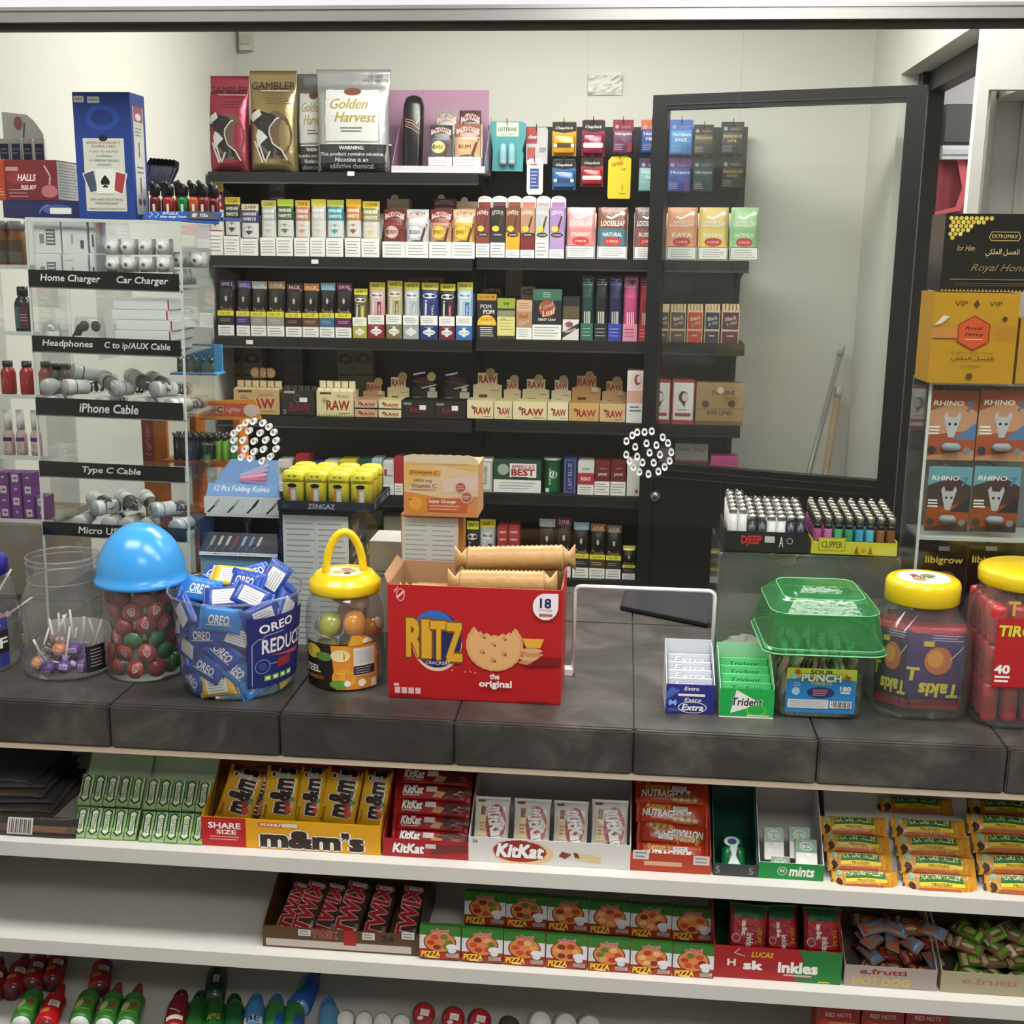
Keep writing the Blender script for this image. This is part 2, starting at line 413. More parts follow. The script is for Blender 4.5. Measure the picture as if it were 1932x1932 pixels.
def tile(x0, x1, y0, y1, z0, z1, bev):
    bm = bmesh.new(); bmesh.ops.create_cube(bm, size=1)
    for v in bm.verts: v.co = Vector((x0 if v.co.x < 0 else x1, y0 if v.co.y < 0 else y1, z0 if v.co.z < 0 else z1))
    bmesh.ops.bevel(bm, geom=bm.edges[:], offset=bev, segments=2, affect='EDGES')
    me = bpy.data.meshes.new('tile'); bm.to_mesh(me); bm.free(); me.materials.append(SLATE)
    o = bpy.data.objects.new('tile', me); COL.objects.link(o); o.parent = ct; return o
for i in range(-2, 9):
    a, b = max(cx0, TX0+i*TS+g), TX0+(i+1)*TS-g
    tile(a, b, D, D+.012, C-.078, C+.0005, .003)
    tile(a, b, D+.0125, D+.60, C-.008, C, .0012)
    tile(a, b, D+.603, CB, C-.008, C, .0012)
MB().box(cx0, cx1, D+.002, D+.03, C-.089, C-.079, H('c9b8a2')).build('edge_trim', MATTE, ct)
MB().box(cx0, cx1, CB-.02, CB, 0, C-.075, H('3a3936')).build('back_panel', MATTE, ct)

# ------------------------------------------------------------------ white candy shelving under the counter
Z1, Z2, Z3 = C-.268, C-.463, C-.668
SD = .42
rk = thing('candy_rack', 'white laminate candy rack of stepped shelves under the counter', 'shelf', (0, 0, 0))
sh = H('dcdad4')
for z in (Z1, Z2, Z3):
    m = MB(); m.box(cx0, cx1, D-.004, D+SD, z-.028, z, sh); m.build('shelf', LAMI, rk)
MB().box(cx0, cx1, D+SD, D+SD+.012, 0, C-.09, sh).build('back_panel', LAMI, rk)
MB().box(cx0, cx1, D+.30, D+SD, C-.13, C-.09, H('d6d3cf')).build('top_valance', LAMI, rk)
MB().box(cx0, cx0+.02, D, D+SD, 0, C-.09, sh).build('end_panel', LAMI, rk)
MB().box(cx1-.02, cx1, D, D+SD, 0, C-.09, sh).build('end_panel', LAMI, rk)

# ------------------------------------------------------------------ partition of clear plexiglass with pay slot and speaking holes
pt = thing('glass_partition', 'clear plexiglass partition standing on the counter with pay slot and two hole clusters', 'partition', (0, 0, 0))
sl, sr, st, _b = U(1083, 1190, y=G).x, U(1346, 1190, y=G).x, U(1200, 1110, y=G).z, 0
th = .006
pm = MB()
pm.box(X0, sl, G-th/2, G+th/2, C, zb0, W_); pm.box(sr, X1, G-th/2, G+th/2, C, zb0, W_); pm.box(sl, sr, G-th/2, G+th/2, st, zb0, W_)
pm.build('pane', PANE, pt)
em_ = MB(); e = .004; wcol = H('e9ebe8'); R_ = .012
path = [(sl, G, C+.002), (sl, G, st-R_)]+[(sl+R_-R_*cos(a), G, st-R_+R_*sin(a)) for a in (PI/6, PI/3, PI/2)]+[(sr-R_, G, st)]+[(sr-R_+R_*sin(a), G, st-R_+R_*cos(a)) for a in (PI/6, PI/3, PI/2)]+[(sr, G, C+.002)]
em_.tube(path, e, wcol, 6); em_.build('slot_edge', ACRYE, pt)
ff = U(1062, 1275, y=G).x
MB().box(ff, sl, G-.012, G+.012, C, C+.012, H('dfe2e0')).build('pane_foot', ACRYE, pt)
hl = [(410, 1580), (475, 1570), (560, 1585), (615, 1620), (350, 1630), (435, 1655), (535, 1675), (660, 1670), (300, 1675), (380, 1740), (480, 1750), (585, 1740), (680, 1745), (295, 1740), (400, 1820), (565, 1825), (680, 1820), (300, 1820), (480, 1845), (365, 1895), (450, 1905), (630, 1890), (555, 1930)]
hr = [(735, 1525), (802, 1522), (868, 1515), (690, 1553), (637, 1605), (820, 1625), (910, 1642), (968, 1570), (1015, 1622), (717, 1657), (848, 1710), (942, 1728), (1045, 1705), (635, 1728), (735, 1745), (783, 1800), (885, 1802), (1030, 1785), (985, 1840), (928, 1882), (838, 1905), (665, 1785), (700, 1840), (755, 1885)]
hm = None
for pts, ox, oy in ((hl, 380, 470), (hr, 1050, 500)):
    for a, b in pts:
        p = U(ox+a/4.83, oy+b/4.83, y=G)
        if hm is None:
            m = MB(); n = 12; R0, R1 = .0053, .0031
            rg = [[(r*cos(2*PI*j/n), y, r*1.15*sin(2*PI*j/n)) for j in range(n)] for r, y in ((R0, -.007), (R0, .009), (R1, .009), (R1, -.007), (R0, -.007))]
            m.loft(rg, H('f4f4f2'), False, False); hm = m.build('hole_rim', ACRYE, pt, p)
        else:
            o = hm.copy(); COL.objects.link(o); o.location = p; o.parent = pt
# ================================================================== wall shelving behind the booth
YB = S+.33
RL = {1: 485, 2: 638, 3: 788, 4: 932, 5: 1092}; RR = {1: 489, 2: 644, 3: 798, 4: 936, 5: 1094}
ZL = {k: U(650, v, y=S).z for k, v in RL.items()}; ZR = {k: U(1150, v, y=S).z for k, v in RR.items()}
ZL[0] = U(650, 325, y=S).z
ux0, uj, ux1 = U(402, 600, y=S).x, U(895, 600, y=S).x, U(1412, 560, y=S).x
blk, blk2 = H('1f1e1f'), H('191818')
pb = H('232221')
def unit(x0, x1, zs, label, zback):
    t = thing('wall_shelving', label, 'shelving', (0, 0, 0))
    MB().box(x0, x1, YB, YB+.02, .05, zback, pb).build('back_panel', BLACKM, t)
    for x in (x0+.01, x1-.01): MB().box(x-.008, x+.008, YB-.02, YB, .05, zback, blk2).build('upright', BLACKM, t)
    MB().box(x0, x1, S-.02, YB, 0, .1, blk2).build('base', BLACKM, t)
    for k, z in zs.items():
        xe = U(905, 330, y=S).x if k == 0 else x1
        m = MB(); m.box(x0+.004, xe-.004, S+.004, YB-.002, z-.02, z, blk)
        m.box(x0+.004, xe-.004, S-.006, S+.004, z-.036, z-.002, blk)
        o = m.build('shelf', BLACKM, t)
        MB().box(x0+.004, xe-.004, S-.010, S-.004, z-.040, z-.034, H('6d6b68')).build('price_rail', METAL, o)
        for side in (x0+.006, xe-.010): MB().prism([(0, 0)], 0, 0, blk) if False else MB().sheet([(side, S+.02, z-.02), (side, YB-.01, z-.02), (side, YB-.01, z-.08)], (1, 0, 0), .003, blk).build('bracket', BLACKM, o)
    return t
zbk = U(740, 237, y=YB).z; zbr = U(1300, 240, y=YB).z
uL = unit(ux0, uj-.003, ZL, 'left bay of black steel wall shelving stocked with tobacco', zbk)
uR = unit(uj+.003, ux1, ZR, 'right bay of black steel wall shelving with peg hooks above', zbr)
for px, py, un in ((662, 321, uL), (594, 487, uL), (471, 639, uL)):
    p = U(px, py+6, y=S-.012); MB().box(p.x-.012, p.x+.012, p.y-.001, p.y, p.z-.008, p.z+.006, W_).build('price_tag', CARTON, un)

def pouch(wd, h, T, c, k=14, top=.12, cols=None):
    vsn = [0, .02, .06, .12, .2, .35, .5, .65, .75, .82, 1-top, 1-top*.6, 1-top*.3, 1]; rg = []
    for v in vsn:
        t = ptk(v, T, top); rg.append([(wd/2*(abs(cos(2*PI*j/k))**.6)*(1 if cos(2*PI*j/k) >= 0 else -1)*(1-.04*sin(PI*v)), t*sin(2*PI*j/k), v*h) for j in range(k)])
    return MB().loft(rg, cols or c)
def ptk(v, T, top):
    return max(.0006, T/2*min(1, (v+.01)/.1)**.5*min(1, max(0, (1-top-v))/.3)**.5)
def pouch_warp(wd, h, T, top=.12):
    def fn(x, y, z):
        q = min(1, abs(x/(wd/2))); return (x, y-ptk(z/h, T, top)*max(0, 1-q**3.3)**.5-.0006, z)
    return fn

ROWN = {0: 'top', 1: 'second', 2: 'third', 3: 'fourth', 4: 'fifth', 5: 'lowest'}
def relabel(row, items, noun):
    """neighbour-based labels for a row of packs"""
    for i, (o, desc, short) in enumerate(items):
        a = items[i-1][2] if i else None; b = items[i+1][2] if i < len(items)-1 else None
        tail = 'between %s and %s' % (a, b) if a and b else ('left end beside %s' % b if b else 'right end beside %s' % a)
        o['label'] = '%s on %s shelf %s' % (desc, ROWN[row], tail)

def cigpack(l, r, t, row, desc, k, cart, pc, ca, pa, right=False, y=S+.012, d=.11, pm=WRAP, T=.03, lean=.05, name='cigarillo_pack', cat='cigarillo pack', group=None):
    z0 = (ZR if right else ZL)[row]
    x0, x1 = U(l, t+60, y=y).x, U(r, t+60, y=y).x; z1 = U((l+r)/2, t, y=y+.02).z
    wd, h = (x1-x0)-.0015, z1-z0
    o = thing(name, desc, cat, ((x0+x1)/2, y, z0+.0005), 0, group or 'tobacco packs on the wall shelving')
    m = MB(); ch = k*h
    prof = [(0, 0), (0, ch), (T+.014, ch), (d, h*.8), (d, 0)]
    m.loft([[(s*wd/2, a, b) for a, b in prof] for s in (-1, 1)], cart, smooth=False)
    m.build('carton', CARTON, o)
    A1 = Art(wd, ch); ca(A1); A1.build(o)
    pw, ph = wd*.97, h-ch*.55
    po = pouch(pw, ph, T, pc).build('pouch', pm, o, (0, .006+T/2, ch*.55), (-lean, 0, 0))
    A2 = Art(pw, ph, n=9); pa(A2); A2.warp(pouch_warp(pw, ph, T)).build(po, m=WRAP, name='pouch_print')
    return o
gy = H('8c8c88')
def warn(a, v0=0, v1=1, n=5, c=W_):
    a.r(0, v0, 1, v1, c); a.lines(.1, v0+(v1-v0)*.12, .92, v1-(v1-v0)*.12, n, H('9a9a96'), .3)

# ---- second shelf: sweets packs
def sw(c1, c2, top, tt):
    def ca(a): warn(a); 
    def pa(a):
        a.r(0, .0, 1, .2, c2); a.t('SWISHER', .5, .15, .7, .05, W_, .02); a.t('SWEETS', .5, .07, .66, .05, W_, .02)
        a.r(0, .2, 1, .55, H('d3d1cb')); a.e(.5, .38, .3, .09, c2, 14); a.p([(.28, .36), (.72, .36), (.5, .26)], c2); a.t('SWISHER', .5, .385, .5, .035, W_, .02)
        a.r(0, .55, 1, .85, c1); a.t('SWISHER', .5, .76, .8, .07, W_, .02); a.t('SWEETS', .5, .64, .78, .07, W_, .02)
        a.r(0, .85, 1, 1, top)
        if tt: a.t(tt, .5, .92, .66, .07, K_, .015)
    return ca, pa
yl = H('e8c832')
row1 = []
for l, r, t, c1, c2, top, tt, desc, sh_ in (
    (389, 419, 345, '7a2a30', '7a2a30', yl, '2 FOR 99', 'tall maroon cigarillo pack with yellow header', 'the lighter tray'),
    (421, 451, 372, '2a2a2c', '3a3a3c', yl, '2 CIGARS', 'black and silver cigarillo pack', 'black'),
    (452, 486, 385, '433a66', '433a66', H('d8c4a0'), '2/99', 'purple cigarillo pack', 'purple'),
    (490, 519, 378, 'a9adac', 'b6b9b6', H('c9bf62'), '2 CIGARS', 'plain silver cigarillo pack', 'silver'),
    (520, 552, 376, '3d5a34', '5f7a56', H('b9cc2c'), '', 'dark green cigarillo pack with lime header', 'green'),
    (554, 583, 378, 'b07a62', 'd88a78', H('e0b440'), '2 FOR 99', 'salmon pink cigarillo pack', 'salmon'),
    (584, 613, 376, 'bdbcb6', 'c4c2bc', H('d8c63c'), '', 'pale grey cigarillo pack', 'pale grey'),
    (614, 647, 377, '2d8b96', '2f97a4', H('b5bb4a'), '', 'teal cigarillo pack', 'teal'),
    (650, 680, 376, 'b4783c', '8a5a3c', H('dcb030'), '', 'orange brown cigarillo pack', 'orange'),
    (681, 715, 380, '8c8a5c', 'd8bc7c', H('d0b838'), '2 FOR 99', 'olive and straw cigarillo pack', 'olive')):
    ca, pa = sw(H(c1), H(c2), top, tt)
    row1.append((cigpack(l, r, t, 1, desc, .33, H('c8c6c0'), H('d0cec8'), ca, pa), desc, sh_))
# ---- backwoods style pouches in cartons
def bw(c, mid, txt, tc):
    def ca(a): warn(a, n=4)
    def pa(a):
        a.r(0, 0, 1, 1, c); a.t('BACKWOODS', .5, .80, .86, .13, H('e6c9c4'), .03, arc=.08, out=(H('7a2a28'), .05)); a.r(.02, .1, .98, .66, mid)
        a.p([(.62, .18), (.72, .14), (.95, .62), (.86, .64)], H('5f3526')); a.e(.4, .42, .3, .16, tc, 12); a.t(txt, .4, .42, .46, .1, H('5a2a22'), .02); a.e(.5, .16, .32, .06, H('4a4440'), 14); a.t('CIGARS', .5, .16, .4, .04, H('e8e0d4'), .01)
    return ca, pa
for l, r, t, c, mid, tx, tc, desc, sh_ in (
    (721, 764, 395, '6a2c2a', H('7d3432'), 'BOURBON', H('d8b8ac'), 'maroon cigar pouch carton', 'maroon'),
    (764, 808, 395, 'c9c8c6', H('b9bcc2'), 'RUSSIAN', H('dcdcdc'), 'silver white cigar pouch carton', 'silver white'),
    (809, 852, 395, '7e3030', H('b6876c'), 'SWEET', H('ecc84a'), 'maroon and tan cigar pouches', 'maroon and tan'),
    (852, 896, 395, 'd9b887', H('caa04c'), 'SWEET', H('e6c84c'), 'tan cigar pouch carton', 'tan')):
    ca, pa = bw(H(c), mid, tx, tc)
    row1.append((cigpack(l, r, t, 1, desc, .33, H('d8d4cc'), H(c), ca, pa, T=.036), desc, sh_))
# slim cartons with tall white backs
def slimpack(l, r, t, tb, row, desc, c1, c2, wh, txt, right=True):
    z0 = ZR[row]; y = S+.012; x0, x1 = U(l, 430, y=y).x, U(r, 430, y=y).x; wd = x1-x0-.001
    h = U((l+r)/2, t, y=y).z-z0; hb = U((l+r)/2, tb, y=y+.06).z-z0
    o = thing('slim_cigar_pack', desc, 'cigar pack', ((x0+x1)/2, y, z0+.0005), 0, 'tobacco packs on the wall shelving')
    MB().box(-wd/2, wd/2, 0, .05, 0, h, c1).build('carton', CARTON, o)
    m = MB(); m.prism([(-wd/2, 0), (wd/2, 0), (wd/2, hb-.012)]+[(wd/2*cos(a), hb-.012+.012*sin(a)) for a in (PI/6, PI/3, PI/2, 2*PI/3, 5*PI/6)]+[(-wd/2, hb-.012)], .052, .10, W_); m.build('header', CARTON, o)
    a = Art(wd, h); a.r(0, 0, 1, wh, W_); a.lines(.1, .03, .9, wh-.03, 4, gy, .3); a.r(0, wh, 1, .5, c2); a.r(0, .5, 1, 1, c1)
    a.p([(.45, .55), (.6, .52), (.85, .82), (.75, .84)], H('5a3424')); a.e(.35, .58, .25, .06, H('e8c84a'), 10); a.e(.5, .46, .42, .05, H('3c2c28'), 14); a.t('CIGARS', .5, .46, .55, .035, W_, .01); a.t(txt, .5, .88, .8, .08, H('e8dccb'), .02, arc=.03)
    a.build(o); 
    b = Art(wd, hb-h); b.r(.05, .0, .95, .5, c1); b.t('BACKWOODS', .5, .3, .8, .2, H('c04a44'), .02); b.r(.1, .75, .6, .8, gy); b.build(o, (0, .052, h))
    return o
for l, r, c1, c2, wh, tx, desc, sh_ in (
    (898, 924, '7c3a38', '8a4440', .28, 'HONEY', 'slim maroon cigar pack', 'slim maroon'),
    (925, 953, '2e2c2c', '3a3838', .3, 'STOUT', 'slim black cigar pack', 'slim black'),
    (954, 981, '7a4a34', 'e0ac30', .16, 'SWEET', 'slim brown and yellow cigar pack', 'brown and yellow'),
    (982, 1009, 'b98a6c', '7c2e30', .16, 'HONEY', 'slim tan and red cigar pack', 'tan and red'),
    (1010, 1036, 'b7b9ba', 'cfd0d0', .36, 'VANILLA', 'slim silver cigar pack', 'slim silver'),
    (1037, 1065, 'a586bd', 'b795cc', .18, 'GRAPE', 'slim lilac cigar pack', 'lilac')):
    row1.append((slimpack(l, r, 392, 370, 1, desc, H(c1), H(c2), wh, tx), desc, sh_))
# loose leaf cartons
def leafbox(l, r, row, desc, c1, c2, c3, txt, hid=False):
    z0 = ZR[row]; y = S+.012; x0, x1 = U(l, 430, y=y).x, U(r, 430, y=y).x; wd = x1-x0-.002; h = U((l+r)/2, 391, y=y).z-z0
    o = thing('leaf_wrap_carton', desc, 'carton', ((x0+x1)/2, y, z0+.0005), 0, 'tobacco packs on the wall shelving')
    k = .25*h
    MB().loft([[(s*wd/2, a, b) for a, b in ((0, 0), (0, k), (.045, k), (.10, h*.9), (.10, 0))] for s in (-1, 1)], c3, smooth=False).build('carton', CARTON, o)
    a1 = Art(wd*.94, k*.92); warn(a1, n=4); a1.l([(0, 0), (1, 0), (1, 1), (0, 1)], .002, K_, True); a1.build(o, (0, 0, .003))
    ph = h-k*.7
    po = pouch(wd*.98, ph, .03, c1, top=.03).build('pouch', WRAP, o, (0, .022, k*.7), (-.04, 0, 0))
    a = Art(wd*.98, ph, n=9); a.r(0, 0, 1, .5, c2); a.r(0, .5, 1, 1, c1); a.t('LOOSELEAF', .5, .62, .82, .12, W_, .03, .2); a.l([(.3, .78), (.45, .74), (.72, .84)], .006, W_); a.e(.82, .86, .1, .05, H('e8e4da'), 10)
    a.t(txt, .5, .36, .66, .09, W_, .03); a.e(.5, .2, .3, .1, H('c8403c') if c2 != c1 else c1, 14); a.t('2 PACK', .5, .2, .4, .05, W_, .02)
    a.warp(pouch_warp(wd*.98, ph, .03, .03)).build(po, m=WRAP, name='pouch_print')
    return o
for l, r, c1, c2, tx, desc, sh_ in (
    (1068, 1124, 'dba3a0', 'd98a8c', 'STRAWBERRY', 'pink leaf wrap carton', 'pink'),
    (1127, 1185, '7e5240', '4e7a8c', 'NATURAL', 'brown and blue green leaf wrap carton', 'brown and blue'),
    (1196, 1250, '6b5252', '8a5a58', 'RUSSIAN', 'dark mauve leaf wrap carton', 'dark mauve'),
    (1258, 1317, 'e09a72', 'e2a47e', 'KAYA', 'orange leaf wrap carton', 'orange'),
    (1318, 1376, 'd9bc72', 'e2cc70', 'BANANA', 'yellow leaf wrap carton', 'yellow'),
    (1378, 1434, '9fc994', '8cc488', 'WATERMELON', 'mint green leaf wrap carton', 'green')):
    row1.append((leafbox(l, r, 1, desc, H(c1), H(c2), H('e9e4d8'), tx), desc, sh_))
relabel(1, row1, 'pack')
# raised cartons behind the second-shelf row
def backcard(l, r, t, b, y, c, desc, txt=None, tc=W_, knob=True, name='carton_header', cat='carton', row=1, right=False, group=None):
    x0, x1, z0, z1 = span(l, r, t, b, y); zs = (ZR if right else ZL)[row]; wd = x1-x0
    o = thing(name, desc, cat, ((x0+x1)/2, y, zs+.0005), 0, group or 'cartons in the second rank on the wall shelving'); h = z1-zs
    m = MB(); m.box(-wd/2, wd/2, 0, .055, 0, h*.97, c)
    if knob: m.prism([(-.012+.013*cos(q*PI/5), h-.004+.013*sin(q*PI/5)) for q in range(10)], .002, .006, H('d9d2c8'))
    m.build('carton', CARTON, o); a = Art(wd, h)
    vb = (z0-zs)/h
    if txt: a.t(txt, .5, vb+(1-vb)*.55, .8, (1-vb)*.3, tc, .03, arc=.02)
    a.r(.1, vb+.02, .9, vb+.05, tc); a.build(o); return o
backcard(730, 772, 372, 398, S+.14, H('cdb49a'), 'tan cigar carton peeping over the maroon pouch carton', 'BACKWOODS', H('e6d6c4'))
backcard(818, 860, 372, 398, S+.14, H('7a3e3c'), 'dark red cigar carton peeping over maroon and tan pouches', 'BACKWOODS', H('dcb0a8'))
backcard(861, 904, 377, 398, S+.14, H('d2b088'), 'straw coloured cigar carton peeping over the tan pouches', 'BACKWOODS', H('efe0c8'))
backcard(506, 538, 335, 380, S+.16, H('3c3a3a'), 'black box standing behind the silver cigarillo pack', 'CIGARS', gy, False)
backcard(508, 508+30, 345, 380, S+.26, H('8a857a'), 'grey box standing far back behind silver cigarillos', None, gy, False) if False else None

# ---- third shelf
row2 = []
def dutch(c1, top, tt):
    def ca(a):
        a.r(0, 0, 1, .42, W_); a.lines(.12, .05, .9, .37, 3, gy, .3); a.r(0, .42, 1, .8, c1); a.lines(.15, .55, .85, .7, 2, H('c9c4bc'), .25); a.r(0, .8, 1, 1, H('e2d83e')); a.t('2 for 1.29', .45, .9, .6, .1, K_, .015)
    def pa(a):
        a.r(0, 0, 1, .8, H('211d1c')); a.p([(.05, .78), (.5, .5), (.95, .78)], H('33302e')); a.e(.5, .55, .08, .07, H('c2bcb0'), 10); a.t('Dutch', .5, .28, .78, .16, H('b0945a'), .02); a.lines(.2, .12, .8, .18, 1, gy); a.r(0, .82, 1, 1, top); a.t(tt, .5, .9, .7, .08, W_, .02)
    return ca, pa
for l, r, t, c1, top, tt, desc, sh_ in (
    (410, 441, 528, '2c2030', '3a2450', 'SAVE 2', 'purple black cigarillo carton', 'the purple black'),
    (445, 471, 530, '4a3270', '6a4aa0', 'SAVE 2', 'violet cigarillo carton', 'violet'),
    (472, 502, 531, '8d8d8a', 'b4b6b6', '2 FOR', 'grey topped black cigarillo carton', 'grey topped'),
    (503, 536, 531, '9a9888', 'b08a5c', '2 FOR', 'tan topped black cigarillo carton', 'tan topped'),
    (538, 569, 535, '3b2528', '5a2c2c', 'PACK', 'maroon topped black cigarillo carton', 'maroon topped'),
    (570, 601, 535, '6a4428', 'cf7f3c', 'PACK', 'orange topped black cigarillo carton', 'orange topped'),
    (602, 631, 534, '3a6a8c', '7fb0d0', '2 FOR', 'light blue topped black cigarillo carton', 'blue topped'),
    (632, 663, 534, '5c1c48', '6e1f50', 'SAVE', 'magenta topped black cigarillo carton', 'magenta topped')):
    ca, pa = dutch(H(c1), H(top), tt)
    row2.append((cigpack(l, r, t, 2, desc, .45, H('2a2624'), H('1e1b1a'), ca, pa), desc, sh_))
def owl(c1, c2, tt='SAVE 2'):
    def ca(a):
        a.r(0, 0, 1, .6, c1); a.e(.5, .3, .36, .12, W_, 12); a.p([(.42, .12), (.58, .12), (.6, .5), (.4, .5)], W_); a.t('WHITE OWL', .5, .29, .6, .07, c1, .02); a.t('BLACK', .5, .52, .5, .07, W_, .02); a.r(0, .6, 1, 1, W_); a.lines(.1, .68, .9, .92, 3, gy, .3)
    def pa(a):
        a.r(0, 0, 1, .84, c2); a.e(.4, .18, .2, .08, H('c9a13c'), 12); a.p([(.2, .1), (.3, .1), (.36, .6), (.24, .6)], H('d8d6d0')); a.r(.55, .15, .8, .55, c1); a.t('OWL', .68, .35, .3, .12, W_, .02, rot=PI/2); a.e(.5, .7, .42, .06, H('e4e2dc'), 14); a.t('White Owl', .5, .7, .66, .06, K_, .015); a.r(0, .84, 1, 1, H('ddd23e')); a.t(tt, .5, .92, .74, .08, K_, .015)
    return ca, pa
for l, r, t, c1, c2, desc, sh_ in (
    (665, 692, 545, 'b4b23e', '5c5b38', 'olive green cigarillo carton', 'olive'),
    (694, 725, 533, '8c2a36', 'c9a9ac', 'red cigarillo carton', 'red'),
    (728, 758, 530, '7c7444', 'b7b08c', 'khaki cigarillo carton', 'khaki'),
    (760, 790, 533, 'a4adb0', 'b7bec2', 'silver cigarillo carton', 'silver'),
    (793, 826, 534, '2c3a78', '32407c', 'navy blue cigarillo carton', 'navy'),
    (828, 858, 536, '6e2436', '2c2a2c', 'black and burgundy cigarillo carton', 'burgundy'),
    (860, 891, 533, '3470b4', 'a9c4d4', 'sky blue cigarillo carton', 'sky blue')):
    ca, pa = owl(H(c1), H(c2))
    row2.append((cigpack(l, r, t, 2, desc, .42, H(c1), H(c2), ca, pa), desc, sh_))
def simplebox(l, r, t, row, desc, c, art, right=True, y=S+.012, d=.08, name='tobacco_carton', cat='carton', k=None, b=None, m=CARTON, group=None, lean=0):
    z0 = (ZR if right else ZL)[row]; q = U((l+r)/2, t, y=y); x0, x1 = U(l, t+30, y=y).x, U(r, t+30, y=y).x; wd, h = x1-x0-.001, q.z-z0
    o = thing(name, desc, cat, ((x0+x1)/2, y, z0+.0005), (lean, 0, 0), group or 'tobacco packs on the wall shelving')
    mb = MB()
    mb.box(-wd/2, wd/2, 0, d, 0, h-.004, c); mb.box(-wd/2+.002, wd/2-.002, .003, d-.003, h-.004, h, c)
    mb.build('carton', m, o); a = Art(wd, h); art(a); a.build(o, m=m); return o
def pompom(a): a.r(0, .86, 1, 1, H('c9932a')); a.t('3 FOR 99', .5, .93, .8, .06, K_, .015); a.t('POM', .45, .72, .55, .09, W_, .03); a.t('POM', .6, .6, .55, .09, W_, .03); a.e(.5, .3, .5, .24, H('e88030'), 18); a.e(.5, .34, .48, .19, H('e8c038'), 18); a.t('3 FOR .99', .5, .43, .6, .05, H('b03020'), .02); a.r(0, 0, 1, .3, H('2a2524')); a.t('PONY', .5, .35, .4, .04, W_, .02); a.lines(.15, .04, .85, .27, 5, W_, .3)
row2.append((simplebox(900, 937, 555, 2, 'black and orange carton', H('2a2524'), pompom), 'black and orange carton', 'orange burst'))
def lime(a): a.r(0, .08, 1, .55, H('ded98c')); a.lines(.1, .2, .9, .5, 4, H('9a9650'), .2); a.r(0, .55, 1, .7, H('8a8c70')); a.r(0, .75, 1, 1, H('9aa63c')); a.t('2 for', .35, .5, .3, .06, H('b08a20'), .02); a.t('99', .5, .86, .3, .08, K_, .02)
row2.append((simplebox(938, 972, 563, 2, 'lime and cream carton', H('3c3a28'), lime), 'lime and cream carton', 'lime'))
def gt(a): a.r(0, .0, 1, .3, W_); a.lines(.12, .05, .88, .27, 4, gy, .3); a.r(0, .3, 1, .72, H('b98a66')); a.t('Good', .45, .6, .6, .12, H('6a3020'), .02, .3); a.t('times', .5, .44, .66, .12, W_, .02, .3, .3); a.r(0, .72, 1, 1, H('d0ab8c')); a.lines(.1, .78, .9, .95, 3, H('8a5a40'), .25)
row2.append((simplebox(974, 1004, 567, 2, 'tan and white carton', H('cfae90'), gt), 'tan and white carton', 'tan'))
# green leaf pouch
def leafp(a):
    a.r(0, .0, 1, .3, W_); a.lines(.06, .05, .94, .27, 4, gy, .3); a.r(0, .3, 1, .78, H('23272a')); a.e(.5, .62, .3, .17, H('a54a30'), 12); a.t('Good', .48, .68, .5, .12, H('e8d4c0'), .02, .3, .3); a.t('Leaf', .56, .55, .5, .12, H('e8d4c0'), .02, .3, .3); a.t('MINT LEAF', .5, .4, .6, .05, W_, .02); a.r(0, .78, 1, 1, H('3f6a54')); a.lines(.35, .83, .65, .95, 3, H('a8c4b0'), .4)
row2.append((simplebox(1005, 1060, 546, 2, 'wide green topped leaf pouch', H('2f4a40'), leafp, d=.06), 'wide green topped leaf pouch', 'the green pouch'))
def ziggy(a): a.r(0, 0, 1, .48, H('e0d8d0')); a.p([(0, .05), (1, .28), (1, .4), (0, .18)], H('33282c')); a.t('KING SIZE', .5, .22, .7, .06, W_, .02, rot=.25); a.e(.4, .36, .25, .07, H('8a5a58'), 10); a.r(.0, .5, 1, .78, H('5c5238')); a.r(0, .78, 1, 1, H('20282a'))
row2.append((simplebox(1062, 1093, 560, 2, 'dark carton with diagonal stripes', H('2a2a28'), ziggy), 'dark carton with diagonal stripes', 'the striped carton'))
def thin(c1, c2, lt):
    def ca(a): a.r(0, 0, 1, 1, c1); a.lines(.1, .2, .9, .8, 3, lt, .18)
    def pa(a):
        a.r(0, .0, 1, .9, c2)
        for u in (.3, .45, .6, .72): a.l([(u, .02), (u-.02, .34)], .003, H('d8d4c4'))
        a.r(0, .78, 1, .95, c1); a.lines(.1, .8, .9, .93, 3, lt, .2); a.e(.55, .88, .14, .04, lt, 10)
    return ca, pa
for l, r, t, c1, c2, lt, desc, sh_ in (
    (1096, 1120, 518, '2f6a58', '23423a', 'b8ccc0', 'teal green slim cigar pouch carton', 'teal'),
    (1122, 1147, 518, '26292c', '1f2224', 'c8c8c8', 'black slim cigar pouch carton', 'black'),
    (1148, 1174, 518, '34409a', '22264a', 'b8bce0', 'royal blue slim cigar pouch carton', 'royal blue'),
    (1176, 1204, 520, 'd98aa4', 'b84a7c', '3a2a30', 'pink slim cigar pouch carton', 'pink'),
    (1206, 1232, 522, 'a8303c', '8c2430', 'e0b0b0', 'red slim cigar pouch carton', 'red')):
    ca, pa = thin(H(c1), H(c2), H(lt))
    row2.append((cigpack(l, r, t, 2, desc, .26, H(c1), H(c2), ca, pa, right=True), desc, sh_))
def wood(c, txt):
    def f(a):
        a.r(0, 0, 1, 1, H('d8b890')); a.r(.05, 0, .95, .36, c); a.r(.05, .42, .95, .94, c); a.t("Black", .5, .76, .66, .12, H('d8d4cc'), .02, .2, .25); a.t('& Mild', .55, .6, .6, .1, H('d8d4cc'), .02, .2, .25); a.lines(.3, .18, .75, .26, 1, H('c8a8a0'), .6)
    return f
woods = []
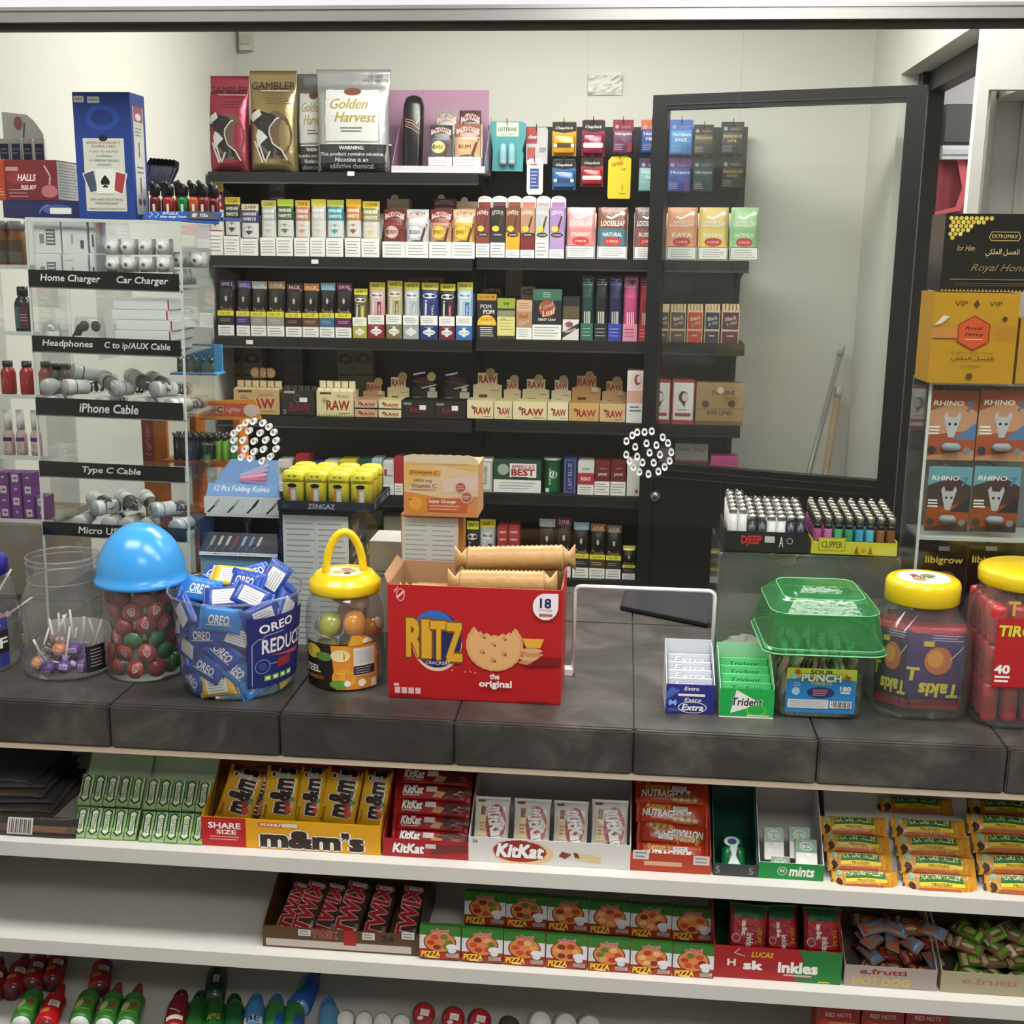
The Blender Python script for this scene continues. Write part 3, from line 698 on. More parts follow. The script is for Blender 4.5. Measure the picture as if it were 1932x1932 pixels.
for l, r, c, desc, sh_ in ((1240, 1262, '4a4644', 'grey wood tip cigar carton', 'grey'), (1264, 1294, '5c4a48', 'brown wood tip cigar carton', 'brown'), (1296, 1326, 'b8442e', 'orange red wood tip cigar carton', 'orange'),
    (1329, 1358, '33344a', 'dark blue wood tip cigar carton', 'dark blue'), (1361, 1395, '5a2a38', 'plum wood tip cigar carton', 'plum')):
    o = simplebox(l, r, 586, 2, desc, H('c8a880'), wood(H(c), ''), d=.07)
    x0, x1 = U(l, 600, y=S).x-U((l+r)/2, 600, y=S).x, U(r, 600, y=S).x-U((l+r)/2, 600, y=S).x
    hh = U((l+r)/2, 586, y=S+.012).z-ZR[2]
    for q in range(5):
        MB().box(-.004, .004, .0, .05, 0, .022, H('d9bf95')).build('cigar_tip', MATTE, o, (x0*.8+(x1-x0)*.8*q/4, .008+.004*(q % 2), hh-.002))
    woods.append((o, desc, sh_)); row2.append(woods[-1])
relabel(2, row2, 'pack')
backcard(909, 946, 541, 560, S+.12, H('4a4030'), 'second black and orange carton standing behind the first', '3 FOR 99', H('c9932a'), False, row=2, right=True)
backcard(953, 985, 506, 565, S+.20, H('8a8470'), 'tall khaki carton standing behind the lime carton', None, H('6a6450'), False, row=2, right=True)
backcard(983, 1009, 538, 570, S+.12, H('b99c88'), 'pale brown carton standing behind the tan and white one', 'G', H('5a4038'), False, row=2, right=True)
backcard(771, 802, 520, 535, S+.13, H('7a7a50'), 'green khaki carton peeping over the silver cigarillos', 'SAVE 2', K_, False, row=2)
backcard(804, 834, 520, 535, S+.13, H('8a7c3a'), 'mustard carton peeping over the navy cigarillos', 'SAVE 2', K_, False, row=2)

# ---- fourth shelf: rolling papers
kr, crm, rdd = H('c9a878'), H('e3d6a8'), H('a8342a')
def raw(c, big=True, t2='ORGANIC', gr=False):
    def f(a):
        a.t('RAW', .58, .45, .62, .36, rdd, .04); a.ring(.22, .62, .07 if big else .05, .002, H('5a4a34'), n=12); a.e(.22, .62, .035, None, H('8a7450'), 8)
        if big: a.r(.1, .88, .4, .96, H('5a4028')); a.t(t2, .72, .8, .34, .12, H('b06a50'), .01)
        a.lines(.6, .12, .94, .18, 1, H('8a6a40'), .5)
        if gr:
            for i in range(14): u = .04+i*.068; a.p([(u, 0), (u+.05, 0), (u+.03, .1+.08*random.random())], H('7c8a4a'))
    return f
row3 = []
def rbox(l, r, t, b, row, right, desc, c, art, y=S+.012, d=.09, zup=0.0, name='rolling_paper_box'):
    z0 = (ZR if right else ZL)[row]+zup; x0, x1 = U(l, (t+b)/2, y=y).x, U(r, (t+b)/2, y=y).x; wd = x1-x0-.001
    h = U((l+r)/2, t, y=y).z-U((l+r)/2, b, y=y).z
    o = thing(name, desc, 'box', ((x0+x1)/2, y, z0+.0005), 0, 'rolling paper boxes on the wall shelving')
    m = MB(); wl_ = .0015
    m.box(-wd/2, wd/2, 0, wl_, 0, h, c); m.box(-wd/2, wd/2, d-wl_, d, 0, h, c); m.box(-wd/2, -wd/2+wl_, wl_, d-wl_, 0, h, c); m.box(wd/2-wl_, wd/2, wl_, d-wl_, 0, h, c); m.box(-wd/2, wd/2, 0, d, 0, .002, c)
    m.build('carton', CARTON, o); a = Art(wd, h); art(a); a.build(o)
    return o, wd, h
def cones(o, wd, h, c, n, pc, hh, ring_=None):
    for rw in range(2):
        for i in range(n):
            x = -wd/2+wd*(i+.5)/n
            m = MB(); m.rrect([(0, wd/n*.42, .008, .003), (hh*(.9+.1*rw), wd/n*.42, .008, .003)], c)
            e_ = m.build('cone_tube', CARTON, o, (x, .015+.03*rw, .006+.012*rw))
            a = Art(wd/n*.8, hh); a.ring(.5, .72 if hh > .06 else .6, .3, .0016, pc, n=10); a.r(.35, .45, .65, .5, pc); a.build(e_, (0, -.008, 0))
            if ring_ and rw == 1 and i in ring_:
                q = MB(); q.prism([(.019*cos(k*PI/8), hh+.028+.019*sin(k*PI/8)) for k in range(16)]+[(0, hh)][:0], -.003, 0, H('b98a5c')); b_ = q.build('round_topper', CARTON, e_); aa = Art(.03, .03); aa.e(.5, .5, .4, None, H('d8b48a'), 14); aa.t('C', .5, .5, .3, .4, H('6a4a30'), .02); aa.build(b_, (0, -.003, hh+.013))
o, wd, h = rbox(441, 527, 733, 781, 3, False, 'tan rolling paper display box with round paper toppers, behind the orange lighter rack', kr, raw(kr)); cones(o, wd, h, H('cbb288'), 6, H('5a4a34'), .10, (2, 3, 4))
row3.append(o)
def rawb(a): a.t('RAW', .55, .35, .6, .34, H('7a2228'), .04); a.ring(.5, .68, .1, .003, H('8a7a60'), n=14); a.r(.1, .88, .42, .97, H('b8a888')); a.r(.55, .55, .78, .72, W_); a.t('2', .1, .15, .1, .18, W_, .02)
o, wd, h = rbox(530, 594, 735, 783, 3, False, 'black rolling paper display box between the tan and cream ones', H('2a2522'), rawb); cones(o, wd, h, H('2e2926'), 5, H('a89878'), .085)
o, wd, h = rbox(597, 667, 736, 784, 3, False, 'cream rolling paper display box with green grass print along the bottom', crm, raw(crm, gr=True)); cones(o, wd, h, H('d9cda0'), 5, H('5a4a34'), .105)
for l, r, nm in ((669, 712, 'pinkish'), (714, 757, 'cream')):
    c = H('cfae90') if nm == 'pinkish' else crm; hh = U(690, 768, y=S+.012).z-U(690, 785, y=S+.012).z
    rbox(l, r, 769, 785, 3, False, 'lower %s rolling paper box in the small stack of two' % nm, c, raw(c, False))
    rbox(l, r, 752, 768, 3, False, 'upper %s rolling paper box in the small stack of two' % nm, c, raw(c, False), zup=hh+.001)
def lidcard(l, r, t, row, right, desc, c, txt='RAW', tc=rdd, knob=.7, y=S+.10, kc=None, steps=True):
    z0 = (ZR if right else ZL)[row]; x0, x1 = U(l, t+25, y=y).x, U(r, t+25, y=y).x; wd = x1-x0-.002; h = U((l+r)/2, t+8, y=y).z-z0
    o = thing('display_lid', desc, 'display card', ((x0+x1)/2, y, z0+.0005), (-.06, 0, 0), 'propped display lids on the wall shelving')
    m = MB(); pts = [(-wd/2, 0), (wd/2, 0), (wd/2, h*.72), (wd*.34, h*.74), (wd*.34, h), (-wd*.34, h), (-wd*.34, h*.74), (-wd/2, h*.72)] if steps else [(-wd/2, 0), (wd/2, 0), (wd/2, h), (-wd/2, h)]
    m.prism(pts, 0, .003, c); 
    if knob: kx = wd*(knob-.5); m.prism([(kx+.016*cos(k*PI/7), h+.002+.016*sin(k*PI/7)) for k in range(14)], -.001, .002, kc or H('b89a6c'))
    m.build('card', CARTON, o); a = Art(wd, h)
    if txt: a.t(txt, .5, .85, .6, .17, tc, .04)
    a.r(.2, .42, .5, .5, H('6a4a30')); a.l([(.62, .6), (.9, .6)], .002, H('7a6040')); a.r(.68, .64, .9, .74, H('e8dcc0')); a.ring(knob, 1.02, .07, .0015, H('5a4028'), n=10) if knob else None
    a.build(o); return o
lidcard(684, 726, 714, 3, False, 'tan propped display lid above the pinkish paper boxes', kr)
lidcard(730, 772, 704, 3, False, 'cream propped display lid left of the black ones', crm)
def blkred(a): a.t('RAW', .5, .5, .5, .3, H('8a2228'), .03); a.r(.55, .5, .75, .75, W_); a.r(.05, .75, .3, .88, gy)
for l, r, nm in ((758, 819, 'left'), (820, 879, 'right')):
    rbox(l, r, 754, 789, 3, False, '%s of two black rolling paper boxes with red lettering' % nm, H('262120'), blkred)
    o = lidcard(l+18, r+7, 704, 3, False, 'black propped display lid above the %s black paper box' % nm, H('2b2523'), None, knob=.75 if nm == 'left' else 0, kc=H('d9c890'))
    a = Art(.1, .16); a.l([(.1, .78), (.95, .7)], .006, H('7a2a2c')); a.l([(.1, .92), (.5, .97)], .006, W_); a.l([(.4, .62), (.9, .7)], .004, W_); a.r(.6, .4, .95, .55, H('d8d4c8')); a.r(.1, .2, .32, .42, H('d8c890')); a.build(o, (0, -.002, 0))
nmR = ['wide cream', 'narrow cream', 'second wide cream', 'pale cream', 'tan', 'brown and cream']
for i, (l, r, ll, lr, lt, c) in enumerate(((881, 931, 892, 947, 696, crm), (932, 966, 950, 983, 709, crm), (967, 1032, 985, 1037, 708, crm), (1033, 1072, 1040, 1078, 710, H('e6dcb4')), (1073, 1130, 1079, 1134, 702, H('d0a868')), (1131, 1180, 1136, 1182, 712, H('d2b280')))):
    rbox(l, r, 759, 794, 3, True, '%s rolling paper box on the right bay' % nmR[i], c, raw(c, False))
    lidcard(ll, lr, lt, 3, True, 'propped lid above the %s rolling paper box' % nmR[i], c, knob=.6)
def man(a):
    a.r(0, 0, 1, .38, H('e4e6e2')); a.lines(.15, .2, .9, .34, 2, H('5a6a7a'), .4); a.t('1 1/4', .55, .52, .4, .1, H('5a3a3a'), .02); a.r(0, .38, 1, .62, H('d9a894'))
    a.e(.55, .82, .42, .16, H('e8ccc4'), 18); a.e(.6, .83, .2, .1, H('7a3a40'), 12); a.e(.66, .84, .12, .07, H('e8ccc4'), 10)
simplebox(1183, 1216, 700, 3, 'tall pale paper box with a rounded portrait emblem left of the door', H('e6d8d0'), man, name='rolling_paper_box', cat='box')
def man2(a): a.r(.06, .1, .94, .95, W_); a.e(.5, .62, .22, .14, H('6a3a44'), 12); a.e(.57, .62, .14, .1, H('e8d8d0'), 10); a.p([(.4, .52), (.62, .52), (.56, .38)], H('6a3a44')); a.lines(.25, .3, .75, .36, 1, gy); a.r(.15, .18, .85, .26, H('b84a50'))
simplebox(1222, 1266, 718, 3, 'white paper box with red edge, left of its twin', H('a84448'), man2, name='rolling_paper_box', cat='box')
simplebox(1268, 1311, 718, 3, 'white paper box with red edge, beside the kraft box', H('b0484c'), man2, name='rolling_paper_box', cat='box')
def kraft(a): a.r(0, 0, 1, .1, H('7a6040')); a.t('BYE LINE', .5, .3, .5, .1, H('4a3824'), .02); a.t('THE LINE', .55, .78, .5, .1, H('4a3824'), .02); a.e(.2, .5, .08, None, H('5a442c'), 10); a.e(.75, .52, .08, None, H('5a442c'), 10); a.e(.5, .84, .07, None, H('d8ccb8'), 12); a.l([(0, .38), (1, .4)], .002, H('6a5030')); a.lines(.55, .55, .95, .7, 3, H('7a6040'), .3)
simplebox(1313, 1404, 724, 3, 'kraft brown papers box overhanging the end of fourth shelf', H('a98a5c'), kraft, name='rolling_paper_box', cat='box')
for l, r, t, c, nm in ((415, 456, 648, '6a6252', 'left'), (457, 494, 650, '726a58', 'middle'), (536, 570, 652, '4a4238', 'dark'), (636, 668, 652, '7a7058', 'paired left'), (669, 703, 652, '7a7058', 'paired right')):
    backcard(l, r, t, 712, S+.24, H(c), '%s tall kraft tray standing at the back of fourth shelf' % nm, 'o', H('3c342a'), False, row=3)

# ---- fifth shelf
def cap2(c, txt='', tc=W_, w0=.35):
    def f(a):
        a.r(0, 0, 1, w0, W_); a.lines(.1, .05, .9, w0-.04, 3, gy, .3)
        if txt: a.t(txt, .5, (w0+1)/2, .74, .2, tc, .02)
    return f
r4 = [(524, 551, 868, 'e0ddd4', 'SWISHER', K_, 'white cigarillo box'), (558, 583, 857, 'a02c30', 'PALL', W_, 'dark red cigarette carton'), (584, 611, 872, '2f3b6a', 'KING', W_, 'navy cigarette carton'), (612, 639, 870, 'd8cdbc', '', W_, 'cream carton with brown spot'), (641, 672, 868, 'd8c63c', 'ZIG', K_, 'yellow carton'), (676, 699, 868, '2c5a48', 'KOOL', W_, 'dark green cigarette carton'), (701, 721, 866, 'a9c4c0', '', W_, 'pale teal cigarette carton'), (723, 743, 870, 'd8d8d8', 'L', rdd, 'white cigarette carton with red mark'), (744, 760, 862, 'b03038', '', W_, 'red and white cigarette carton')]
for l, r, t, c, tx, tc, desc in r4:
    q = cap2(H(c), tx, tc, .3)
    def art(a, q=q, desc=desc):
        q(a)
        if 'spot' in desc: a.e(.5, .65, .3, None, H('6a3a24'), 12)
    simplebox(l, r, t, 4, desc+' on fifth wall shelf behind the yellow lighters', H(c), art, right=False)
def menthol(a): a.l([(.08, .05), (.92, .05), (.92, .95), (.08, .95)], .003, gy, True); a.t('MENTHOL', .5, .5, .6, .25, K_, .01, rot=-PI/2)
simplebox(903, 929, 868, 4, 'white cigarette carton with vertical lettering beside the orange vitamin box', H('e0ded8'), menthol)
def best(a): a.r(0, 0, 1, .4, W_); a.lines(.1, .08, .9, .34, 3, gy, .25); a.e(.2, .72, .12, None, H('a8b4a0'), 14); a.r(.34, .48, .9, .92, W_); a.t("AMERICA'S", .62, .82, .48, .12, rdd, .03); a.t('BEST', .62, .64, .48, .2, rdd, .05); a.r(.38, .44, .72, .5, H('22332a'))
simplebox(931, 1021, 870, 4, 'wide green and white carton with bold red lettering on fifth wall shelf', H('2c4a38'), best)
def can(l, r, t, row, desc, c, txt):
    z0 = ZR[row]; y = S+.05; x0, x1 = U(l, t+30, y=y).x, U(r, t+30, y=y).x; R = (x1-x0)/2; h = U((l+r)/2, t, y=y).z-z0
    o = thing('tobacco_can', desc, 'can', ((x0+x1)/2, y, z0+.0005)); MB().lathe([(R*.96, 0), (R, .004), (R, h-.006), (R*1.03, h-.005), (R*1.03, h)], [c, c, c, H('9aa49c')], 20).build('can_body', PLAST, o)
    a = Art(R*1.6, h, n=6); a.e(.6, .55, .28, None, W_, 14); a.e(.68, .55, .26, None, c, 14); a.t(txt, .35, .5, .5, .14, W_, .02, rot=PI/2); a.r(0, .02, .3, .14, W_)
    a.warp(lambda x, y_, z: (R*sin(x/R), -(R-y_)*cos(x/R) if False else -(R-y_+.0003)*cos(x/R), z)).build(o, m=PLAST); return o
can(1026, 1059, 864, 4, 'green round tobacco can on fifth wall shelf', H('1f7a44'), 'KAYAK')
def navy(a): a.l([(.12, .06), (.88, .06), (.88, .94), (.12, .94)], .002, H('8a94c8'), True); a.t('L&M BLUE', .5, .5, .7, .3, H('aab4e0'), .01, rot=PI/2)
simplebox(1063, 1088, 864, 4, 'navy cigarette carton right of the green can', H('2c3564'), navy)
def rw(a): a.r(0, 0, 1, .28, W_); a.lines(.1, .04, .9, .25, 3, gy, .3); a.r(0, .3, 1, .64, H('b83038')); a.t('KENT', .5, .47, .6, .1, W_, .03); a.r(0, .66, 1, .95, H('d8d6ce')); a.lines(.25, .72, .75, .8, 1, gy, .5)
simplebox(1090, 1121, 870, 4, 'red and white cigarette carton left of the dark red pair', H('c8c4bc'), rw)
for l, r, nm in ((1122, 1151, 'left'), (1152, 1181, 'right')):
    def dr(a): a.r(0, 0, 1, .4, W_); a.lines(.08, .05, .92, .36, 4, gy, .3); a.t('JADE', .5, .6, .6, .1, W_, .02); a.lines(.3, .75, .8, .8, 1, H('c89a94'), .4)
    simplebox(l, r, 870, 4, '%s of two dark red cigarette cartons on fifth wall shelf' % nm, H('6e2226'), dr)
simplebox(1183, 1210, 868, 4, 'plain white cigarette carton at the door edge on fifth wall shelf', H('e4e2dc'), lambda a: a.r(.6, .08, .8, .18, H('a03030')))
def niko(a): a.t('Niko Stop', .5, .68, .8, .3, H('4a4444'), .0); a.lines(.2, .25, .6, .45, 2, H('8a5a5a'), .2); a.r(0, 0, 1, .12, H('8a4a50'))
simplebox(1272, 1338, 873, 4, 'dark red flat box under the grey stop smoking box', H('7a4248'), cap2(H('7a4248'), w0=.5))
rbox(1274, 1336, 836, 871, 4, True, 'grey stop smoking box seen through the door glass', H('8f8a8a'), niko, zup=U(1300, 873, y=S+.012).z-ZR[4]+.001, name='pharmacy_box')
simplebox(1340, 1392, 862, 4, 'bright pink box at the end of fifth wall shelf', H('c8508c'), lambda a: (a.t('hello', .5, .5, .5, .3, W_, .04), a.lines(.3, .15, .7, .28, 1, W_, .5)))
for l, r, t, c, nm in ((1216, 1240, 840, '6a6464', 'first'), (1243, 1268, 845, '7a7474', 'second')): simplebox(l, r, t, 4, '%s dull grey carton behind the right speaking holes' % nm, H(c), cap2(H(c), w0=.3))

# ---- lowest shelf
for l, r, t, c1, c2, desc in ((878, 902, 984, '2c2a2c', '3a3436', 'black cigarillo carton with yellow band right of the vitamin boxes'), (903, 934, 981, 'b7bec2', '2f3f70', 'white and navy cigarillo carton with yellow band on lowest wall shelf')):
    ca, pa = owl(H(c2), H(c1)); cigpack(l, r, t, 5, desc, .3, H(c2), H(c1), ca, pa)
for l, r, nm in ((938, 958, 'left'), (959, 980, 'right')):
    def rd2(a): a.r(0, 0, 1, .22, H('d8c8c4')); [a.r(.2, v, .8, v+.04, H('e0a8a8')) for v in (.4, .55, .7, .85)]
    simplebox(l, r, 992, 5, '%s slim red box on lowest wall shelf' % nm, H('a8303c'), rd2)
for x, nm in ((984, 'left'), (996, 'right')):
    p = U(x, 1062, y=S+.04); o = thing('spray_can', '%s of two small green bottles on lowest wall shelf' % nm, 'bottle', (p.x, S+.04, ZR[5]+.0005))
    MB().lathe([(.010, 0), (.0115, .004), (.0115, .07), (.007, .085), (.007, .09)], H('1f7a58'), 12).build('bottle_body', PLAST, o); MB().lathe([(.008, .09), (.008, .104)], H('2a5a4a'), 10).build('cap', PLAST, o)
low = []
for l, r, t, c1, top, desc, sh_ in ((1015, 1047, 980, '8c8a88', 'b0b0ae', 'grey topped cigarillo carton', 'grey topped'), (1048, 1078, 977, '5a1c34', '6a2038', 'wine topped cigarillo carton', 'wine topped'), (1080, 1111, 986, '2a2a30', '8ab8d4', 'pale blue topped cigarillo carton', 'pale blue topped'), (1112, 1142, 989, '5c3a22', 'b06a38', 'orange brown topped cigarillo carton', 'orange brown topped'), (1143, 1172, 992, '3a3430', '8a7464', 'taupe topped cigarillo carton', 'taupe topped'), (1173, 1198, 1030, '3a2a20', 'd8c63c', 'short yellow banded cigarillo carton', 'the short one')):
    ca, pa = dutch(H(c1), H(top), '2 FOR'); low.append((cigpack(l, r, t, 5, desc, .45, H('2a2624'), H('1e1b1a'), ca, pa, right=True), desc, sh_))
relabel(5, low, '')
for l, r, t, c, nm in ((690, 722, 962, '6f6a58', 'khaki'), (724, 757, 975, '8a846c', 'straw'), (690, 712, 1000, '5a5648', 'olive')):
    simplebox(l, r, t, 5, '%s carton on lowest wall shelf left of the vitamin boxes' % nm, H(c), cap2(H(c), 'SAVE 2', H('d8c63c'), .2), right=False, y=S+.02 if nm != 'khaki' else S+.14)

# ---- top shelf: tobacco bags, tray, cigar packs
def bag(l, r, t, b, desc, c, art, T=.07, y=S+.05, m=FOIL):
    x0, x1, z0, z1 = span(l, r, t, b, y); wd = x1-x0; h = z1-ZL[0]
    o = thing('tobacco_bag', desc, 'bag', ((x0+x1)/2, y+T/2, ZL[0]+.0005), (-.03, 0, 0), 'large tobacco bags on the top wall shelf')
    po = pouch(wd, h, T, c, k=20, top=.16); po.build('bag_body', m, o)
    a = Art(wd, h, n=12); art(a); a.warp(pouch_warp(wd, h, T, .16)).build(o, m=WRAP); return o
def gamb(c, dk):
    def f(a):
        a.t('GAMBLER', .5, .855, .92, .075, H('2a2428'), .01); a.lines(.25, .79, .95, .81, 1, H('e8d0d0'), .4); a.lines(.35, .66, .9, .74, 3, dk, .3)
        a.e(.58, .36, .34, .24, H('6a5648'), 18); a.r(.0, .0, .24, .02, K_)
        a.p([(.02, .02), (.98, .02), (.82, .12), (.7, .22), (.52, .28), (.45, .38), (.46, .44), (.6, .52), (.56, .56), (.25, .6), (.12, .62), (.02, .52)], H('262628'))
        a.l([(.82, .12), (.7, .22), (.52, .28), (.45, .38), (.46, .44), (.6, .52), (.66, .53)], .004, H('e8e0d4'))
        a.p([(.02, .54), (.06, .57), (.24, .62), (.3, .56), (.1, .49)], H('d4d2cc')); a.p([(.16, .36), (.22, .42), (.3, .4), (.42, .34), (.32, .3), (.2, .24)], H('d8d6d0')); a.l([(.14, .3), (.3, .1)], .006, H('d8d6d0')); a.l([(.22, .3), (.34, .12)], .006, H('d8d6d0')); a.l([(.36, .1), (.46, .2)], .005, H('d8d6d0'))
    return f
bag(387, 465, 140, 318, 'red tobacco bag with a black silhouette, leftmost on top wall shelf', H('b04a5c'), gamb(0, H('8a3444')))
bag(466, 556, 130, 318, 'gold tobacco bag with a black silhouette on top wall shelf', H('a8956a'), gamb(0, H('7c6c48')), y=S+.045)
def gold(a):
    a.r(.14, .3, .86, .8, H('d2d2ce')); a.l([(.14, .3), (.86, .3), (.86, .8), (.14, .8)], .003, H('8a8a88'), True); a.e(.5, .78, .12, .04, H('7a4a38'), 10); a.t('Golden', .46, .66, .5, .1, H('a8964a'), .02, .35); a.t('Harvest', .55, .53, .56, .1, H('a8964a'), .02, .35); a.lines(.35, .38, .65, .44, 2, H('6a6a6a'), .4)
    a.r(0, .0, 1, .27, H('333335')); a.l([(0, .275), (1, .275)], .004, H('e0e0dc')); a.t('WARNING:', .5, .235, .34, .035, W_, .02); a.t('This product contains nicotine.', .5, .17, .86, .045, W_, .012); a.t('Nicotine is an', .5, .12, .44, .04, W_, .012); a.t('addictive chemical.', .5, .06, .6, .045, W_, .012); a.t('SILVER', .8, .93, .2, .025, H('5a5a5a'), .01); a.t('PIPE TOBACCO', .8, .89, .34, .025, H('5a5a5a'), .01)
bag(553, 625, 136, 319, 'silver tobacco bag half hidden behind the front silver one', H('8f9092'), gold, y=S+.085)
bag(592, 733, 127, 320, 'large front silver tobacco bag with dark warning band', H('c4c5c6'), gold, T=.08, y=S+.012)
# pink acrylic tray
x0, x1, z0, z1 = span(730, 922, 170, 320, S+.2)
PINKA = clear('pink_acrylic', 'e6c6da', 1, .05, haze=.35, hz='d9b8cf')
tr = thing('acrylic_tray', 'pink acrylic display tray on the top wall shelf', 'tray', (0, 0, 0))
zt = ZL[0]+.001
xa, xb = U(739, 310, y=S+.01).x, U(915, 310, y=S+.01).x
MB().box(xa, xb, S+.006, S+.2, zt, zt+.006, W_).box(xa, xb, S+.006, S+.012, zt+.006, zt+.022, H('cfc8cc')).build('base', ACRYE, tr)
MB().sheet([(x0, S+.2, zt), (x1, S+.2, zt), (x1, S+.2, z1), (x0, S+.2, z1)], (0, 1, 0), .004, W_).build('back_sheet', PINKA, tr)
for x in (xa, (xa+xb)/2-.03, xb-.003): MB().sheet([(x, S+.012, zt), (x, S+.2, zt), (x, S+.2, zt+.2), (x, S+.012, zt+.03)], (1, 0, 0), .003, W_).build('divider', PINKA, tr)
p = U(778, 308, y=S+.09); hz_ = U(780, 180, y=S+.12).z-zt
to = thing('torch_lighter', 'black tapered torch lighter with orange flame stripes in the pink tray', 'lighter', (p.x, S+.085, zt+.008), (-.18, 0, 0))
MB().rrect([(0, .030, .02, .018), (.012, .034, .022, .02), (hz_*.6, .036, .022, .02), (hz_*.85, .036, .02, .02), (hz_*.95, .028, .016, .016), (hz_*.985, .012, .008, .008)], H('1d1c1e'), k=5).build('lighter_body', PLAST, to)
a = Art(.06, hz_, n=4)
for q in range(4): a.l([(.1, .66-.03*q), (.5, .64-.035*q), (.9, .56-.03*q)], .0025, (H('c87a3c'), H('b8b4b0'), H('c04a3a'), H('a89a90'))[q])
a.l([(.8, .75), (.9, .68), (.75, .6)], .004, H('d0d0d0')); a.build(to, (0, -.0225, 0))
def bwtop(l, r, t, b, y, desc, c, mid, txt, tc):
    ca, pa = bw(H(c), H(mid), txt, H(tc)); return cigpack(l, r, t, 0, desc, .3, H('d8d4cc'), H(c), ca, pa, y=y, T=.03, d=.06)
ZL[0] += .0065
bwtop(808, 853, 236, 325, S+.016, 'black cigar pouch pack in front of the pink tray', '3c3b3d', '55555a', 'DARK', 'e0d08a')
bwtop(855, 907, 234, 325, S+.016, 'brown cigar pouch pack in front of the pink tray', '8a5a48', 'c09a78', 'RUM', 'd8a880')
bwtop(818, 862, 208, 240, S+.12, 'grey cigar pouch pack standing behind the black pouch pack', '8f8a86', 'a8a49c', 'SWEET', 'ecd870')
bwtop(864, 907, 208, 240, S+.12, 'dark brown cigar pouch pack standing behind the brown one', '4a2c28', '3c2a26', 'WILD', 'd8d4cc')
ZL[0] -= .0065

# ---- pegs with carded goods
def hang(l, r, t, b, desc, c, art, name='carded_pack', cat='pack', y=S+.17, n=3, T=.022, blister=None, shape=None):
    x0, x1, z0, z1 = span(l, r, t, b, y); wd, h = x1-x0, z1-z0; xc = (x0+x1)/2
    hk = MB(); hk.tube([(xc, YB, z1-.012), (xc, y-.02, z1-.012), (xc, y-.028, z1-.004), (xc, y-.03, z1+.008)], .0016, H('55534f'), 6); hk.build('peg_hook', METAL, uR)
    o = thing(name, desc, cat, (xc, y, z0), 0, 'carded packs hanging on pegs')
    hs = .012/h
    pts = shape or [(-.5, 0), (.5, 0), (.5, .93), (.44, 1), (-.44, 1), (-.5, .93)]
    P = [(u*wd, v*h) for u, v in pts]
    for q in range(n): MB().prism(P, q*.009, q*.009+.0012, c).build('card', CARTON, o)
    if blister:
        u0, v0, u1, v1, bc, bm = blister
        MB().rrect([(0, (u1-u0)*wd/2, (v1-v0)*h/2, .006), (T*.8, (u1-u0)*wd/2*.95, (v1-v0)*h/2*.95, .006), (T, (u1-u0)*wd/2*.85, (v1-v0)*h/2*.85, .006)], bc).build('pack_bulge', bm, o, ((u0+u1)/2*wd-wd/2, -.0002, (v0+v1)/2*h), (PI/2, 0, 0))
    a = Art(wd, h); art(a)
    if blister: a.warp(lambda x, y_, z: (x, y_-(T+.0004 if u0+.02 < x/wd+.5 < u1-.02 and v0+.02 < z/h < v1-.02 else 0), z))
    a.build(o); return o
def listr(a): a.r(.2, .7, .8, .98, H('d8dcc8')); a.t('LISTERINE', .5, .84, .5, .08, H('2a4a4a'), .02); a.t('COOL MINT', .5, .74, .4, .05, H('2a4a4a'), .01)
o = hang(923, 992, 229, 323, 'teal breath spray card with two vials, leftmost hanging pack', H('4f9ba0'), listr, shape=[(-.42, 0), (.42, 0), (.44, .35), (.4, .42), (.5, .7), (.5, .95), (.4, 1), (-.45, 1), (-.5, .95), (-.4, .4)], n=2)
for q in (-.014, .016): MB().lathe([(.011, 0), (.013, .012), (.013, .05), (.009, .066), (.003, .07)], [H('c9dcdc'), H('8fc0c4'), H('8fc0c4'), H('8fc0c4')], 12).build('vial', PLAST, o, (q, -.012, .022))
hang(993, 1033, 240, 309, 'pale eye drops card with red lettering hanging high', H('c3c2c0'), lambda a: (a.r(0, .55, .5, 1, H('b84a44')), a.t('clear', .3, .74, .4, .1, W_, .02), a.t('eyes', .32, .62, .4, .1, H('3a4a7a'), .02), a.r(.05, .1, .42, .45, H('b05a58')), a.lines(.6, .3, .95, .45, 3, H('5a5a6a'), .4)), y=S+.2)
hang(994, 1024, 299, 367, 'small white pack with blue panel hanging below the eye drops', H('e4e2dc'), lambda a: (a.r(.2, .16, .75, .72, H('3c4a8a')), a.lines(.25, .2, .7, .68, 5, H('b8c0d8'), .3), a.lines(.2, .8, .7, .86, 1, H('c04a44'), .6)), shape=[(-.4, 0), (.4, 0), (.5, .08), (.5, .9), (.35, 1), (-.35, 1), (-.5, .9), (-.5, .08)])
def chap(c, c2):
    def f(a): a.r(.0, .72, 1, .98, H('221f20')); a.p([(0, .72), (.5, .66), (1, .72)], H('221f20')); a.t('ChapStick', .5, .8, .72, .1, W_, .02, .2); a.r(.12, .22, .88, .36, c2); a.r(.08, .24, .22, .34, W_); a.r(.8, .24, .93, .34, W_); a.lines(.15, .5, .6, .58, 1, H('f0e8d0'), .4)
    return f
for l, r, t, b, c, c2, nm in ((1042, 1087, 229, 294, 'd9a02c', '4a3820', 'yellow'), (1042, 1086, 300, 358, '3a6aa0', '24406e', 'blue'), (1098, 1141, 226, 295, '8c2a48', 'e0c8cc', 'maroon'), (1096, 1138, 297, 352, 'a02c34', 'e0c8cc', 'red')):
    hang(l, r, t, b, '%s lip balm card with black header hanging on a peg' % nm, H(c), chap(H(c), H(c2)), blister=(.04, .05, .96, .6, H(c), PLAST))
